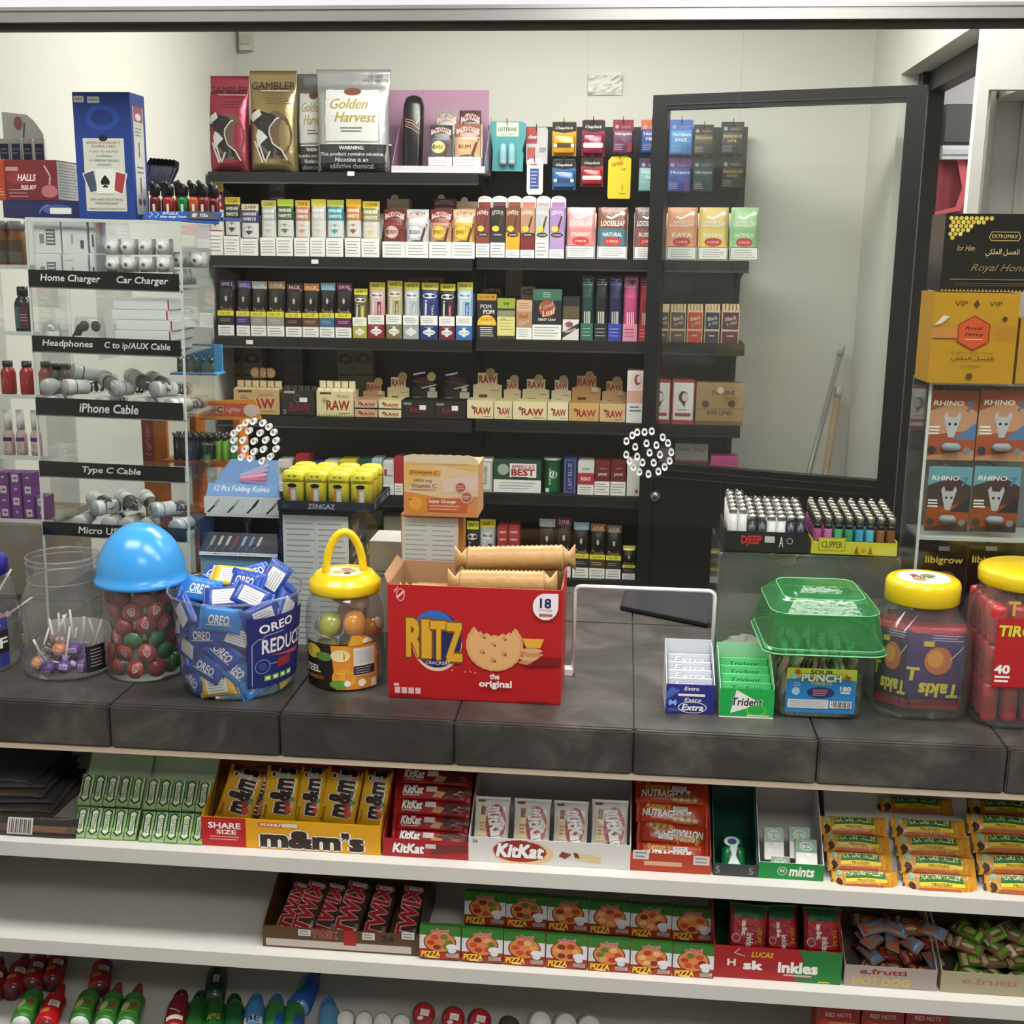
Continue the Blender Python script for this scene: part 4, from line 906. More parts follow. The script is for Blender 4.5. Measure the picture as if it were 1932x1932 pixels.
hang(1147, 1190, 293, 375, 'bright yellow lip balm card hanging below the maroon box', H('e3c92c'), lambda a: (a.t('carmex', .4, .8, .5, .08, H('a83a24'), .02, rot=.15), a.t('LIP', .68, .68, .2, .06, H('8a5a20'), .02), a.r(.6, .18, .68, .34, H('c09a20')), a.lines(.5, .1, .8, .14, 1, H('8a6a20'), .5)), shape=[(-.46, 0), (.46, 0), (.5, .05), (.5, .92), (.3, 1), (-.35, .97), (-.5, .88), (-.5, .05)])
def troj(c, c2, t1, t2, tc='f0f0ee'):
    def f(a): a.r(0, .66, 1, 1, c2); a.e(.2, .8, .09, None, H('a8a4a0'), 10); a.lines(.4, .75, .9, .84, 2, H('b8b4b8'), .25); a.t(t1, .5, .56, .8, .09, H(tc), .02); a.t(t2, .5, .43, .5, .08, H(tc), .02) if t2 else None; a.lines(.08, .1, .55, .3, 4, H('c0bcc4'), .25); a.r(.72, .06, .92, .32, c2)
    return f
for l, r, t, b, c, c2, t1, t2, tc, desc in (
    (1156, 1195, 226, 291, '6a3a5a', '8a2c34', 'TROJAN', '', 'f0f0ee', 'maroon and purple hanging carton'), (1209, 1250, 226, 291, '2f4a90', 'c86a4a', 'TROJAN', 'FIRE', 'f0f0ee', 'orange and blue hanging carton partly behind the door stile'),
    (1205, 1248, 298, 363, '7fb0ae', '4a3458', 'TROJAN', 'THIN', 'f0f0ee', 'teal and violet hanging carton partly behind the door stile'), (1263, 1307, 226, 294, '4a8cc8', '4a6ab8', 'TROJAN', 'ENZ', 'f0f0ee', 'light blue hanging carton behind the door glass'),
    (1308, 1346, 235, 295, '4a453c', '39362f', 'MAGNUM', '', 'c8a85c', 'black and gold hanging carton next to the light blue one'), (1360, 1403, 230, 294, '3a3733', '34312c', 'MAGNUM', 'XL', 'c8a85c', 'black and gold hanging carton at the upper right peg'),
    (1259, 1304, 298, 364, '3a4ca0', '6a3a78', 'TROJAN', '', 'f0f0ee', 'dark blue hanging carton behind the door glass'), (1306, 1346, 298, 364, '33464a', '2f3f48', 'TROJAN', '', 'd8e0e0', 'dark teal hanging carton in lower row'), (1360, 1403, 298, 358, '33302c', '2f2c28', 'MAGNUM', 'ECSTASY', 'c8a85c', 'black and gold hanging carton at the lower right peg')):
    hang(l, r, t, b, desc, H(c), troj(H(c), H(c2), t1, t2, tc), n=1, blister=(.0, .0, 1.0, .72, H(c), CARTON), T=.02)

# ---- crumpled paper on the back wall, corner bracket, poles
x0, x1, z0, z1 = span(1110, 1174, 137, 180, WY)
m = MB(); n = 9; vs_ = []; fs_ = []
for i in range(n):
    for j in range(n): vs_.append((x0+(x1-x0)*j/(n-1), WY-.004-.012*random.random()*(0 < i < n-1), z0+(z1-z0)*i/(n-1)))
for i in range(n-1):
    for j in range(n-1): a_ = i*n+j; fs_.append((a_, a_+1, a_+n+1, a_+n))
tag(m.add(vs_, fs_, H('e2e0d8')).build('paper_sheet', MATTE), 'crumpled blank sheet of paper stuck high on the back wall', 'paper')
x0, x1, z0, z1 = span(454, 476, 56, 96, WY-.01)
tag(MB().box(x0, x1, WY-.03, WY-.001, z0, z1, H('d4d2c6')).box(x0+.006, x1-.006, WY-.036, WY-.03, z0+.02, z1-.02, H('c4c2b6')).build('wall_box', PLAST), 'small cream wall box high in the back corner', 'box')
for (ax, ay), (bx, by), r_, c1, nm in (((1590, 650), (1522, 905), .010, '8f9090', 'grey metal pole leaning on the right wall'), ((1583, 730), (1556, 905), .012, 'a98f70', 'wooden broom handle leaning on the right wall')):
    p, q = U(ax, ay, y=WY-.05), U(bx, by, y=WY-.11); q2 = p+(q-p)*(p.z-.02)/(p.z-q.z)
    o = thing('pole', nm, 'pole', (0, 0, 0)); MB().tube([q2, p-(p-q2)*.03], r_, H(c1), 10).build('shaft', PLAST, o); MB().tube([p-(p-q2)*.03, p], r_*1.2, H('b9b7b0'), 10).build('grip', PLAST, o)
# ================================================================== door, frame and back room
hp = U(1752, 161, x=XR+.03); fp = U(1236, 181, z=hp.z); ztop = hp.z
dv = Vector((fp.x-hp.x, fp.y-hp.y, 0)); DW = dv.length; ang = math.atan2(dv.y, dv.x)+PI   # local +x runs from the free edge to the hinge
dr = thing('door_leaf', 'open black framed door with a large clear glass panel and lock cylinder', 'door', (fp.x, fp.y, 0), ang)
dn = Vector((-dv.y, dv.x, 0)).normalized()
def UD(px, py):
    d = (px-966)/FPX*_r-(py-966)/FPX*_u+_f; k = (fp-CAM).dot(dn)/d.dot(dn); q = CAM+d*k
    return (q-fp).dot(-dv.normalized()), q.z
gl0, gl1 = UD(1262, 210), UD(1712, 190); gb0, gb1 = UD(1246, 879), UD(1666, 899)
lx0, lx1 = gl0[0], gl1[0]; zt_, zb_ = (gl0[1]+gl1[1])/2, (gb0[1]+gb1[1])/2
bk = H('101113'); T2 = .02
def dbox(n, x0, x1, z0, z1, y=T2): return MB().box(x0, x1, -y, y, z0, z1, bk).build(n, BLACKM, dr)
dbox('stile', 0, lx0, .02, ztop); dbox('stile', lx1, DW, .02, ztop); dbox('rail', lx0, lx1, zt_, ztop); dbox('rail', lx0, lx1, zb_-.06, zb_); dbox('lower_panel', lx0, lx1, .02, zb_-.06, .012)
for z in (zb_-.045, zb_-.02): MB().box(lx0, lx1, -T2-.004, -T2, z-.003, z, H('2c2d2f')).build('rail_bead', BLACKM, dr)
MB().box(lx0, lx1, -T2-.003, -T2, zt_+.012, zt_+.016, H('2c2d2f')).build('rail_bead', BLACKM, dr)
DGL = clear('door_glass', 'fafbfa', .8, .03, haze=.012, hz='c8ccc8')
MB().sheet([(lx0, 0, zb_), (lx1, 0, zb_), (lx1, 0, zt_), (lx0, 0, zt_)], (0, 1, 0), .006, W_).build('glass_panel', DGL, dr)
kx, kz = UD(1240, 935)
m = MB(); m.loft([[(kx+r*cos(2*PI*j/18), y, kz+r*sin(2*PI*j/18)) for j in range(18)] for r, y in ((.021, -T2), (.021, -T2-.006), (.015, -T2-.012), (.013, -T2-.016), (.0005, -T2-.016))], H('8f8c88'), False, False); lk = m.build('lock_cylinder', METAL, dr)
MB().box(kx-.002, kx+.002, -T2-.0175, -T2-.016, kz-.007, kz+.004, K_).build('keyhole', MATTE, lk)
fr = thing('door_frame', 'black steel door frame in the right booth wall', 'door frame', (0, 0, 0))
MB().box(XR+.055, XR+TW-.005, yj-.06, yj-.002, 0, zh-.002, bk).build('hinge_post', BLACKM, fr)
MB().box(XR+.075, XR+TW-.005, yn+.0, yj-.06, zh-.06, zh-.002, bk).build('head_bar', BLACKM, fr)
# back room seen through the opening
yb = WY+1.0
x0, x1, z0, z1 = span(1783, 1852, 196, 273, yb)
o = thing('wall_cabinet', 'dark grey cabinet on the back room wall seen past the door frame', 'cabinet', ((x0+x1)/2, yb, z0)); wd, h = x1-x0+.3, z1-z0
MB().box(-wd/2+.15, wd/2+.15, 0, .09, 0, h, H('3a3a3d')).build('cabinet_body', BLACKM, o); MB().box(-wd/2+.15, wd/2+.15, -.012, 0, .01, h-.01, H('434346')).build('cabinet_door', BLACKM, o)
x0, x1, z0, z1 = span(1776, 1850, 275, 292, yb)
tag(MB().box(x0, x1+.3, yb-.02, yb+.095, z0-.02, z1, H('d4d3da')).box(x0, x1+.3, yb-.03, yb-.02, z0, z0+.02, H('c4c3ca')).build('wall_ledge', LAMI), 'pale ledge below the dark cabinet in the back room', 'ledge')
x0, x1, z0, z1 = span(1776, 1850, 298, 440, yb+.02); rd = thing('red_sheet', 'hanging red cloth with a pink fold seen through the doorway', 'cloth', ((x0+x1)/2, yb+.03, z0)); wd, h = x1-x0+.2, z1-z0
m = MB(); n = 24; m.loft([[(-wd/2+wd*j/n, .014*sin(j*.9), z) for j in range(n+1)] for z in (0, h*.5, h)], H('7e2733'), False, False, True, False); m.build('cloth', MATTE, rd)
a = Art(wd, h); a.p([(.3, 1), (.42, .95), (.5, .6), (.44, .35), (.2, .28), (.2, .24), (.5, .3), (.6, .6), (.5, 1)], H('c9505e')); a.build(rd, (0, -.018, 0))

# ================================================================== behind the glass, left: acrylic charger display
y0 = G+.12
def T_(px, py, y): return U(px, py, y=y)
def cyl(m, p, q, r, c, n=16, cap=True): return m.tube([p, q], r, c, n)
px0, px1 = U(56, 700, y=y0).x, U(341, 700, y=y0).x
DEP = .17
zt = U(200, 417, y=y0).z
ds = thing('charger_display', 'clear acrylic tiered phone accessory display with black label strips', 'display stand', ((px0+px1)/2, y0, C+.0005), (0, .016, 0))
wd = px1-px0; H_ = zt-C
edge = H('d4dad8')
for x in (-wd/2, -.02, wd/2-.003):
    lo = 0 if x != -.02 else U(190, 680, y=y0).z-C
    MB().sheet([(x, 0, lo), (x, DEP, lo), (x, DEP, H_), (x, 0, H_)], (1, 0, 0), .003, W_).build('side_panel', ACRY, ds)
    if x != -.02: MB().box(x-.0005, x+.0035, -.0015, .0015, 0, H_, edge).build('panel_edge', ACRYE, ds)
MB().sheet([(-wd/2, DEP, 0), (wd/2, DEP, 0), (wd/2, DEP, H_), (-wd/2, DEP, H_)], (0, 1, 0), .003, W_).build('back_sheet', ACRY, ds)
MB().sheet([(-wd/2, 0, H_), (wd/2, 0, H_), (wd/2, DEP, H_), (-wd/2, DEP, H_)], (0, 0, 1), .003, H('e6e8e6')).build('top_sheet', ACRY, ds)
MB().box(-wd/2, wd/2, -.001, .002, H_-.003, H_+.003, edge).build('panel_edge', ACRYE, ds)
tiers = []
for py0, py1, texts in ((513, 545, (('Home Charger', .28, .4), ('Car Charger', .76, .34))), (638, 667, (('Headphones', .24, .34), ('C to ip/AUX Cable', .71, .44))), (755, 787, (('iPhone Cable', .5, .4),)), (875, 903, (('Type C Cable', .5, .4),)), (990, 1014, (('Micro USB Cable', .5, .5),))):
    za, zb = U(200, py1, y=y0).z-C, U(200, py0, y=y0).z-C
    tiers.append((za, zb))
    MB().sheet([(-wd/2, 0, za), (wd/2, 0, za), (wd/2, DEP, za+.004), (-wd/2, DEP, za+.004)], (0, 0, 1), .003, W_).build('shelf', ACRY, ds)
    MB().box(-wd/2, wd/2, -.0015, .0015, za-.003, za, edge).build('panel_edge', ACRYE, ds)
    s_ = MB().box(-wd/2+.002, wd/2-.006, -.004, -.0015, za, zb, H('1d1d20')).build('label_strip', GLOSS, ds)
    a = Art(wd-.008, zb-za)
    for t_, u, w_ in texts: a.t(t_, u, .5, w_, .52, H('dcdcdc'), .025, .15)
    a.build(s_, (-.002, -.004, za), m=GLOSS)
def onD(px, py, dy): p = U(px, py, y=y0+dy); return p
# chargers
def wbox(name, label, cat, p, w, d, h, c, art=None, grp=None, rot=0, m=CARTON):
    o = thing(name, label, cat, p, rot, grp); b = MB(); b.rrect([(0, w/2-.0006, d/2-.0006, .001), (.0006, w/2, d/2, .0012), (h-.0006, w/2, d/2, .0012), (h, w/2-.0006, d/2-.0006, .001)], c, 0, d/2, k=2, smooth=False); b.build('box_body', m, o)
    if art: a = Art(w, h); art(a); a.build(o)
    return o
gb = 'white charger boxes on the top display tier'
zt1 = C+tiers[0][0]+.005
def qr(a): a.r(.2, .3, .38, .6, H('8a8a8c')); a.r(.45, .25, .8, .75, H('6a6a6c')); a.lines(.47, .28, .78, .72, 4, H('d8d8d8'), .4)
def wp(a): a.r(.35, .3, .45, .6, H('a8a8aa')); a.r(.72, .15, .86, .42, H('5a5a5c')); a.lines(.1, .75, .5, .85, 1, H('b8b8ba'), .5)
hb = (U(100, 487, y=y0).z-U(100, 525, y=y0).z); 
for i, (l, r) in enumerate(((69, 120), (121, 170), (172, 186))):
    xa, xb = U(l, 500, y=y0+.02).x, U(r, 500, y=y0+.02).x
    for j in range(2):
        wbox('charger_box', 'white charger box in %s column, %s row of the top tier' % (['left', 'middle', 'right'][i], ['lower', 'upper'][j]), 'box', ((xa+xb)/2, y0+.012+.004*j, zt1+j*.062), xb-xa-.002, .05, .06, H('d9dbde'), (qr, wp, lambda a: a.r(.4, .2, .7, .6, H('55565a')))[i], gb)
cc = None
for i, px in enumerate((216, 246, 279, 312)):
    for j in range(2):
        p = Vector((U(px, 470, y=y0+.03).x, y0+.012, U(px, 499, y=y0+.012).z+j*.0335))
        if cc is None:
            cc = thing('car_charger', 'round white car charger in a clear cube pack on the top tier', 'charger', p, 0, 'car chargers stacked on the display')
            m = MB(); m.rrect([(0, .013, .013, .003), (.03, .013, .013, .003)], H('cfd1d2')); m.build('pack', ACRYE, cc, (0, .016, -.015))
            rg = [[(r*cos(2*PI*k/16), y, r*sin(2*PI*k/16)) for k in range(16)] for r, y in ((.012, .003), (.012, -.002), (.008, -.006), (.004, -.0075))]
            MB().loft(rg, H('e6e6e4'), False, True).build('cap', PLAST, cc); MB().lathe([(.0032, 0), (.0032, .003)], H('8c8c8e'), 10).build('button', METAL, cc, (0, -.0073, 0), (PI/2, 0, 0))
        else: dup(cc, p)
dup(cc, Vector((U(366, 470, y=y0+.03).x-.004, y0+.05, zt1+.052)))
for j in range(2):
    for k in range(2): dup(cc, Vector((px1-.018, y0+.06+.035*k, zt1+.018+.034*j)))
# headphones tier
zt2 = C+tiers[1][0]+.006
p = U(98, 635, y=y0+.05); o = thing('earbud_dome', 'clear dome capsule with white earphones inside on the headphones tier', 'earphones', (p.x, y0+.05, zt2))
MB().lathe([(.019, 0), (.019, .012)], H('9a9c9e'), 18).build('base', METAL, o); MB().lathe([(.0185, .012), (.0185, .034), (.015, .046), (.008, .053), (.001, .055)], W_, 18, cap0=False, cap1=False).build('dome', JAR, o)
MB().lathe([(.012, .012), (.015, .02), (.014, .032)], H('dfe0e0'), 14).build('cushion', PLAST, o); MB().ell((.002, 0, .038), .006, .006, .007, H('b8b8ba')).build('earbud', PLAST, o)
p = U(173, 633, y=y0+.05); o = thing('earbud_pack', 'clear pack of black earbuds with a white barcode label', 'earphones', (p.x, y0+.045, zt2))
MB().rrect([(0, .030, .012, .006), (.05, .030, .012, .01), (.062, .026, .011, .01)], W_).build('pack', JAR, o); a = Art(.056, .06); a.r(0, .1, 1, .42, H('dcdcdc')); 
for i in range(8): a.r(.1+.03*i, .16, .115+.03*i, .36, K_)
a.r(.55, .15, .75, .37, K_); a.build(o, (0, -.0125, 0)); 
for q in (-.012, .012): MB().ell((q, 0, .044), .01, .008, .011, H('2b2b2e')).build('earbud', PLAST, o)
MB().box(-.045, -.03, .0, .002, .0, .03, K_).build('hang_tag', CARTON, o, None, (0, .5, 0))
gb = 'flat white boxes stacked on the headphones tier'
xa, xb = U(218, 600, y=y0+.02).x, U(325, 600, y=y0+.02).x
for j in range(5):
    h = .0195
    o = wbox('cable_box', '%s flat white cable box in the stack of five' % ['lowest', 'second lowest', 'middle', 'second highest', 'topmost'][j], 'box', ((xa+xb)/2+.004*((j*7) % 3-1), y0+.012, zt2+j*(h+.0006)), xb-xa, .125, h, H('e0e1e4'), lambda a: a.r(.955, .05, .985, .95, H('b0383c')), gb)
# tubes of coiled cable
tb0 = thing('cable_tube', 'clear tube of coiled charging cable with a grey white cap on the display tiers', 'cable', (0, 0, 0), 0, 'capped cable tubes lying on the display')
MB().lathe([(.0155, 0), (.0165, .002), (.0165, .018), (.0155, .02)], [H('a4a6a8'), H('d0d0d0'), H('b4b5b7')], 20).build('cap', PLAST, tb0)
MB().lathe([(.0145, .02), (.0145, .075), (.011, .09), (.002, .096)], W_, 18, cap0=False, cap1=False).build('tube', JAR, tb0)
MB().lathe([(.0149, .022), (.0149, .05)], H('d6d7d8'), 18, cap0=False, cap1=False).build('label_band', CARTON, tb0)
coil = MB(); coil.tube([(.009*cos(t*.7), .009*sin(t*.7), .03+.0014*t) for t in range(40)], .0026, H('3a3334'), 6); coil.build('cable', PLAST, tb0)
def tube_at(px, py, dy, zz, yaw, tilt, first=[True]):
    p = U(px, py, y=y0+dy); rot = Matrix.Rotation(yaw, 4, 'Z') @ Matrix.Rotation(-PI/2-tilt, 4, 'X')
    o = tb0 if first[0] else dup(tb0); first[0] = False
    o.location = (p.x, y0+dy, zz); o.rotation_euler = rot.to_euler()
R_ = .0175
zt3 = C+tiers[2][0]+.004+R_; zt5 = C+tiers[4][0]+.004+R_
for z_, row in ((zt3, ((98, 0, 0, .2, 0), (190, 0, 0, -.1, 0), (262, 0, 0, .05, 0), (318, 0, 0, -.5, 0), (93, .004, .034, .3, .05), (124, .004, .034, -.6, .05), (216, .004, .034, -.3, .08), (292, .004, .034, -.5, .08), (140, .05, .062, -.9, .25), (236, .05, .066, -2.3, .25), (185, .04, .06, -2.5, .2), (275, .045, .06, -2.4, .15))),
                (zt5, ((132, 0, 0, .1, 0), (190, 0, 0, .1, 0), (224, 0, 0, .05, 0), (262, 0, 0, .05, 0), (318, 0, 0, -.3, 0), (165, .004, .034, -.6, .06), (277, .004, .034, -.5, .06), (205, .05, .058, -2.4, .1), (250, .05, .06, -2.5, .2), (150, .045, .05, -2.3, .0)))):
    for px, dy, dz, yw, tl in row:
        if yw < -2: tube_at(px+14, 770, .09, z_+dz*.8, yw, tl*.6)
        else: tube_at(px, 770, .014+dy, z_+dz, yw, tl)
# ---- on top of the display
zt0 = zt+.004
def pbox(name, label, cat, l, r, t, b, y, d, c, art, z0=None, m=CARTON, side=None, rot=0):
    x0, x1, za, zb = span(l, r, t, b, y); z = zt0 if z0 is None else z0; w, h = x1-x0, zb-z
    o = thing(name, label, cat, ((x0+x1)/2, y, z+.0005), rot); b_ = MB(); b_.box(-w/2, w/2, 0, d, 0, h, c); b_.build('box_body', m, o)
    a = Art(w, h); art(a); a.build(o, m=m)
    if side: a = Art(d, h); side(a); a.build(o, (w/2, d/2, 0), (0, 0, PI/2), m=m, name='side_print')
    return o, w, h
bl = H('1f3f96')
def cards(a):
    a.r(.02, .92, .2, .97, H('dcdcd8')); a.r(.26, .915, .47, .965, H('dcdcd8')); a.lines(.04, .93, .18, .96, 1, gy); a.lines(.28, .925, .45, .955, 1, gy)
    a.e(.5, .8, .3, .1, H('2a55b8'), 16); a.e(.5, .8, .2, .065, H('1c3a8c'), 16)
    a.r(.14, .06, .86, .64, H('dcdad2')); a.e(.5, .64, .08, .025, K_, 12)
    a.t("AMERICA'S FAVORITE", .5, .605, .6, .022, H('9a5a54'), .02); a.t('PLAYING CARD', .5, .575, .42, .022, H('9a5a54'), .02)
    for i, t_ in enumerate(('A EASY TO SHUFFLE', 'A DURABLE', 'A SUPERIOR DEALING', 'AND PLAY')): a.t(t_, .5, .535-.035*i, (.5, .28, .52, .25)[i], .016, H('5a5a60'), .01)
    a.p([(.1, .36), (.3, .4), (.38, .22), (.22, .2)], W_); a.p([(.12, .355), (.3, .385), (.36, .225), (.23, .21)], H('4a5270')); a.p([(.9, .36), (.68, .39), (.62, .22), (.8, .19)], W_); a.p([(.87, .355), (.7, .375), (.65, .23), (.79, .2)], H('b23c44'))
    a.r(.34, .2, .66, .4, W_); a.t('\u2660', .5, .3, .16, .1, K_, .0); a.t('2 RED AND 2 BLUE DECKS', .5, .155, .6, .018, H('9a5a54'), .01); a.t('STANDARD FACE', .5, .125, .4, .018, H('9a5a54'), .01); a.t('www.bicyclecards.com', .5, .08, .64, .022, H('5a5a60'), .01)
def cards_side(a): a.r(.15, .05, .85, .9, H('dcdad2')); a.r(.2, .78, .8, .9, H('b0505a')); a.e(.5, .82, .2, .03, W_, 10); a.lines(.25, .66, .75, .74, 3, gy); a.r(.45, .5, .5, .62, K_); a.lines(.25, .36, .75, .44, 2, gy); a.r(.45, .22, .5, .34, K_); a.r(.12, .04, .88, .2, H('c4c8d8')); a.e(.35, .14, .12, .03, H('a03a44'), 8); a.e(.65, .14, .12, .03, H('3a4a80'), 8)
pbox('card_deck_box', 'tall blue playing card carton standing on the acrylic display', 'box', 143, 250, 174, 411, y0+.01, .07, bl, cards, side=cards_side)
def halls(a):
    a.r(.0, .0, 1, 1, H('7c2730')); a.e(.3, .55, .28, .17, H('9a3038'), 16); a.t('HALLS', .42, .56, .36, .16, W_, .03, .25); a.t('RELIEF', .45, .32, .3, .1, W_, .03, .2); a.r(.02, .72, .26, .82, H('c89a80')); a.lines(.06, .05, .5, .3, 3, H('d8a8a8'), .2); a.e(.85, .22, .16, .16, H('c07078'), 14); a.l([(.78, .85), (.88, .6), (.86, .4)], .003, H('d8b8b8'))
def halls_side(a): a.r(.03, .03, .97, .97, H('c8c6c2')); a.lines(.08, .06, .92, .94, 12, H('8a8a88'), .35)
pbox('lozenge_box', 'dark red cough drop box beside the playing card carton', 'box', 10, 107, 302, 378, y0+.02, .1, H('7c2730'), halls, z0=U(60, 378, y=y0+.02).z, side=halls_side)
zn = U(60, 378, y=y0+.02).z
pbox('small_box', 'navy blue flat box under the dark red cough drop box', 'box', 6, 149, 379, 411, y0+.012, .12, H('24285c'), lambda a: (a.e(.72, .5, .2, .3, H('4a5aa8'), 14), a.r(.62, .25, .9, .6, W_), a.l([(.48, .3), (.52, .6), (.6, .75)], .003, H('7a88c8'))))
# white dispenser of navy packets behind the cough drops
p0, p1, za, zb = span(0, 72, 215, 300, y0+.16); o = thing('packet_dispenser', 'white dispenser card holding navy packets, far left', 'dispenser', ((p0+p1)/2, y0+.15, zn+.001)); w = p1-p0
h0 = zb-zn
MB().box(-w/2-.01, w/2-.01, .02, .06, 0, h0*.62, H('4a5070')).build('tray', CARTON, o)
MB().prism([(-w/2-.02, 0), (w/2-.014, 0), (w/2-.014, h0*.8), (w*.1, h0*.95), (-w*.1, h0*1.02), (-w/2-.02, h0*1.05)], .062, .066, H('e6e4de')).build('header_card', CARTON, o)
a = Art(w*.5, h0*.4); a.e(.25, .8, .22, .2, H('c07070'), 12); a.l([(.5, .4), (.6, .8)], .003, H('5a5a8a')); a.build(o, (-w*.2, .061, h0*.6))
for i in range(4):
    q = MB().box(-.011, .011, -.004, .004, 0, h0*.5, H('dcdad6')); e_ = q.build('packet', GLOSS, o, (-w/2+.008+i*.025, .012, h0*.22)); aa = Art(.018, h0*.42); aa.r(0, 0, 1, 1, H('262c5a')); aa.lines(.1, .7, .9, .9, 2, H('8a90b8')); aa.build(e_, (0, -.004, .004))
# orange packet at the far left edge
pbox('orange_box', 'orange red small box at the far left edge of the photo', 'box', -14, 9, 300, 377, y0+.03, .08, H('c24a28'), lambda a: a.lines(.1, .1, .9, .3, 3, H('e8c0a0')), z0=zn)
# fan of black comb cards and tray of candle lighters
p = U(292, 335, y=y0+.13)
for i in range(7):
    x = U(276+i*5.5, 330, y=y0+.13).x
    o = thing('folding_comb', 'black folding comb standing in the fan behind the card carton', 'comb', (x, y0+.125, zt0+.06), (0, .28+.03*i, 0), 'fan of black combs on the display')
    MB().prism([(-.009, 0), (.009, 0), (.011, .05), (.006, .064), (-.006, .064), (-.011, .05)], 0, .004, H('232327')).build('comb_body', PLAST, o)
    for k in range(3): MB().box(-.0012, .0012, -.001, 0, .012, .05, H('8a8a98')).build('stripe', PLAST, o, (-.005+.005*k, 0, 0))
o = thing('blue_tray', 'low blue card tray in front of the black topped torches', 'tray', (0, 0, 0)); xa, xb = U(277, 400, y=y0+.03).x, U(420, 410, y=y0+.03).x
m = MB(); m.box(xa, xb, y0+.03, y0+.16, zt0+.001, zt0+.006, H('2f56a8')); m.sheet([(xa, y0+.006, zt0-.0), (xb, y0+.006, zt0-.008), (xb, y0+.03, zt0+.014), (xa, y0+.03, zt0+.014)], (0, -.3, 1), .002, H('2f56b0')); m.build('tray_body', CARTON, o)
a = Art(xb-xa, .024); a.t('EAGLE', .35, .7, .2, .3, H('cfe0f4'), .03); a.t('New Angle Torch', .4, .28, .34, .3, H('dfe8f4'), .03); a.l([(.08, .8), (.12, .5), (.08, .2)], .002, H('9ab8e8')); a.l([(.16, .8), (.2, .5), (.16, .2)], .002, H('9ab8e8')); a.p([(.6, .1), (1, .05), (.97, .85), (.58, .95)], H('4a5260')); a.r(.64, .3, .7, .7, H('d8b8bc')); a.t('10x', .8, .5, .1, .4, W_, .02); a.build(o, ((xa+xb)/2, y0+.0055, zt0+.0), (-.75, 0, 0))
tc = None
for i, (px, c) in enumerate(((292, '6a1f22'), (318, 'a8281f'), (345, '1f7a3e'), (366, 'c2571f'), (383, '7a2024'))):
    for j in range(2):
        x = U(px, 400, y=y0+.05).x
        o = thing('torch_lighter', '%s angle torch lighter with black head, %s rank of the blue tray' % (['dark red', 'red', 'green', 'orange', 'maroon'][i], ['front', 'rear'][j]), 'lighter', (x+.006*j, y0+.055+.045*j, zt0+.0065), 0, 'angle torch lighters in the blue tray')
        MB().rrect([(0, .010, .008, .005), (.032, .010, .008, .005), (.04, .007, .006, .005)], H(c)).build('tank', PLAST, o)
        MB().rrect([(.04, .009, .008, .005), (.058, .010, .009, .006), (.062, .006, .006, .005)], H('1b1a1b')).build('head', PLAST, o); MB().tube([(0, -.002, .055), (-.004, -.016, .066)], [.006, .0045], H('1b1a1b'), 8).build('nozzle', PLAST, o)
        MB().box(-.0025, .0025, -.0085, -.0078, .004, .024, H('dfdcd6')).build('sight_strip', CARTON, o)

# ---- second acrylic shelf at far left with bottles and purple boxes
yq = y0+.26
rs = thing('bottle_display', 'clear acrylic shelf of little bottles at the far left', 'display stand', (0, 0, 0))
qx0, qx1 = XL+.02, U(84, 700, y=yq).x
zs = {k: U(30, v, y=yq).z for k, v in dict(a=503, b=628, c=747, d=862, e=981).items()}
for k, z in zs.items():
    MB().box(qx0, qx1, yq-.005, yq+.13, z-.005, z, H('dfe4e2')).build('shelf', ACRY, rs); MB().box(qx0, qx1, yq-.007, yq-.005, z-.005, z+.004, edge).build('panel_edge', ACRYE, rs)
for x in (qx0, qx1-.003): MB().sheet([(x, yq-.005, C+.16), (x, yq+.13, C+.16), (x, yq+.13, U(30, 420, y=yq).z), (x, yq-.005, U(30, 420, y=yq).z)], (1, 0, 0), .003, W_).build('side_panel', ACRY, rs)
rb = MB().box(XL+.02, U(86, 1000, y=yq).x, yq-.02, CB-.002, C+.0005, zs['e']-.006, H('8c8072')).build('riser_box', MATTE); tag(rb, 'plain taupe riser box under the far left acrylic shelf', 'box')
def bott(prof, cols, cap, capc, h_cap): pass
def bottles(key, pxs, R, h, body, capc, caph, label, grp, lab=None, neck=.5, cat='bottle', m=PLAST):
    src = None
    for px in pxs:
        x = U(px, 700, y=yq+.02).x
        p = Vector((x, yq+.02+R, zs[key]+.0005))
        if src is None:
            src = thing('small_bottle', label, cat, p, 0, grp)
            MB().lathe([(R*.94, 0), (R, .003), (R, h*.72), (R*.8, h*.84), (R*neck, h*.9), (R*neck, h)], body, 18).build('bottle_body', m, src); MB().lathe([(R*neck*1.15, h*.93), (R*neck*1.1, h+caph)], capc, 14).build('cap', PLAST, src)
            if lab: a = Art(R*1.8, h*.55, n=6); lab(a); a.warp(lambda x, y, z: ((R+.0003-y)*sin(x/R), -(R+.0003-y)*cos(x/R), z)).build(src, (0, 0, h*.1), name='label')
        else: dup(src, p)
bottles('a', (12, 42), .021, .085, H('8a5a2c'), H('8c8f90'), .012, 'amber bottle with grey cap on the highest bottle shelf', 'amber bottles on the acrylic shelf', lambda a: (a.r(0, 0, 1, .5, H('6a6660')), a.r(0, .5, 1, 1, H('5a4634'))), .8)
bottles('b', (45,), .019, .085, H('2a2f34'), H('232326'), .014, 'dark bottle with teal label alone on its shelf', None, lambda a: (a.r(0, 0, .45, 1, H('3f6a78')), a.r(.45, 0, 1, 1, H('5a3a3a')), a.lines(.5, .3, .95, .7, 3, H('c0a0a0'))), .55)
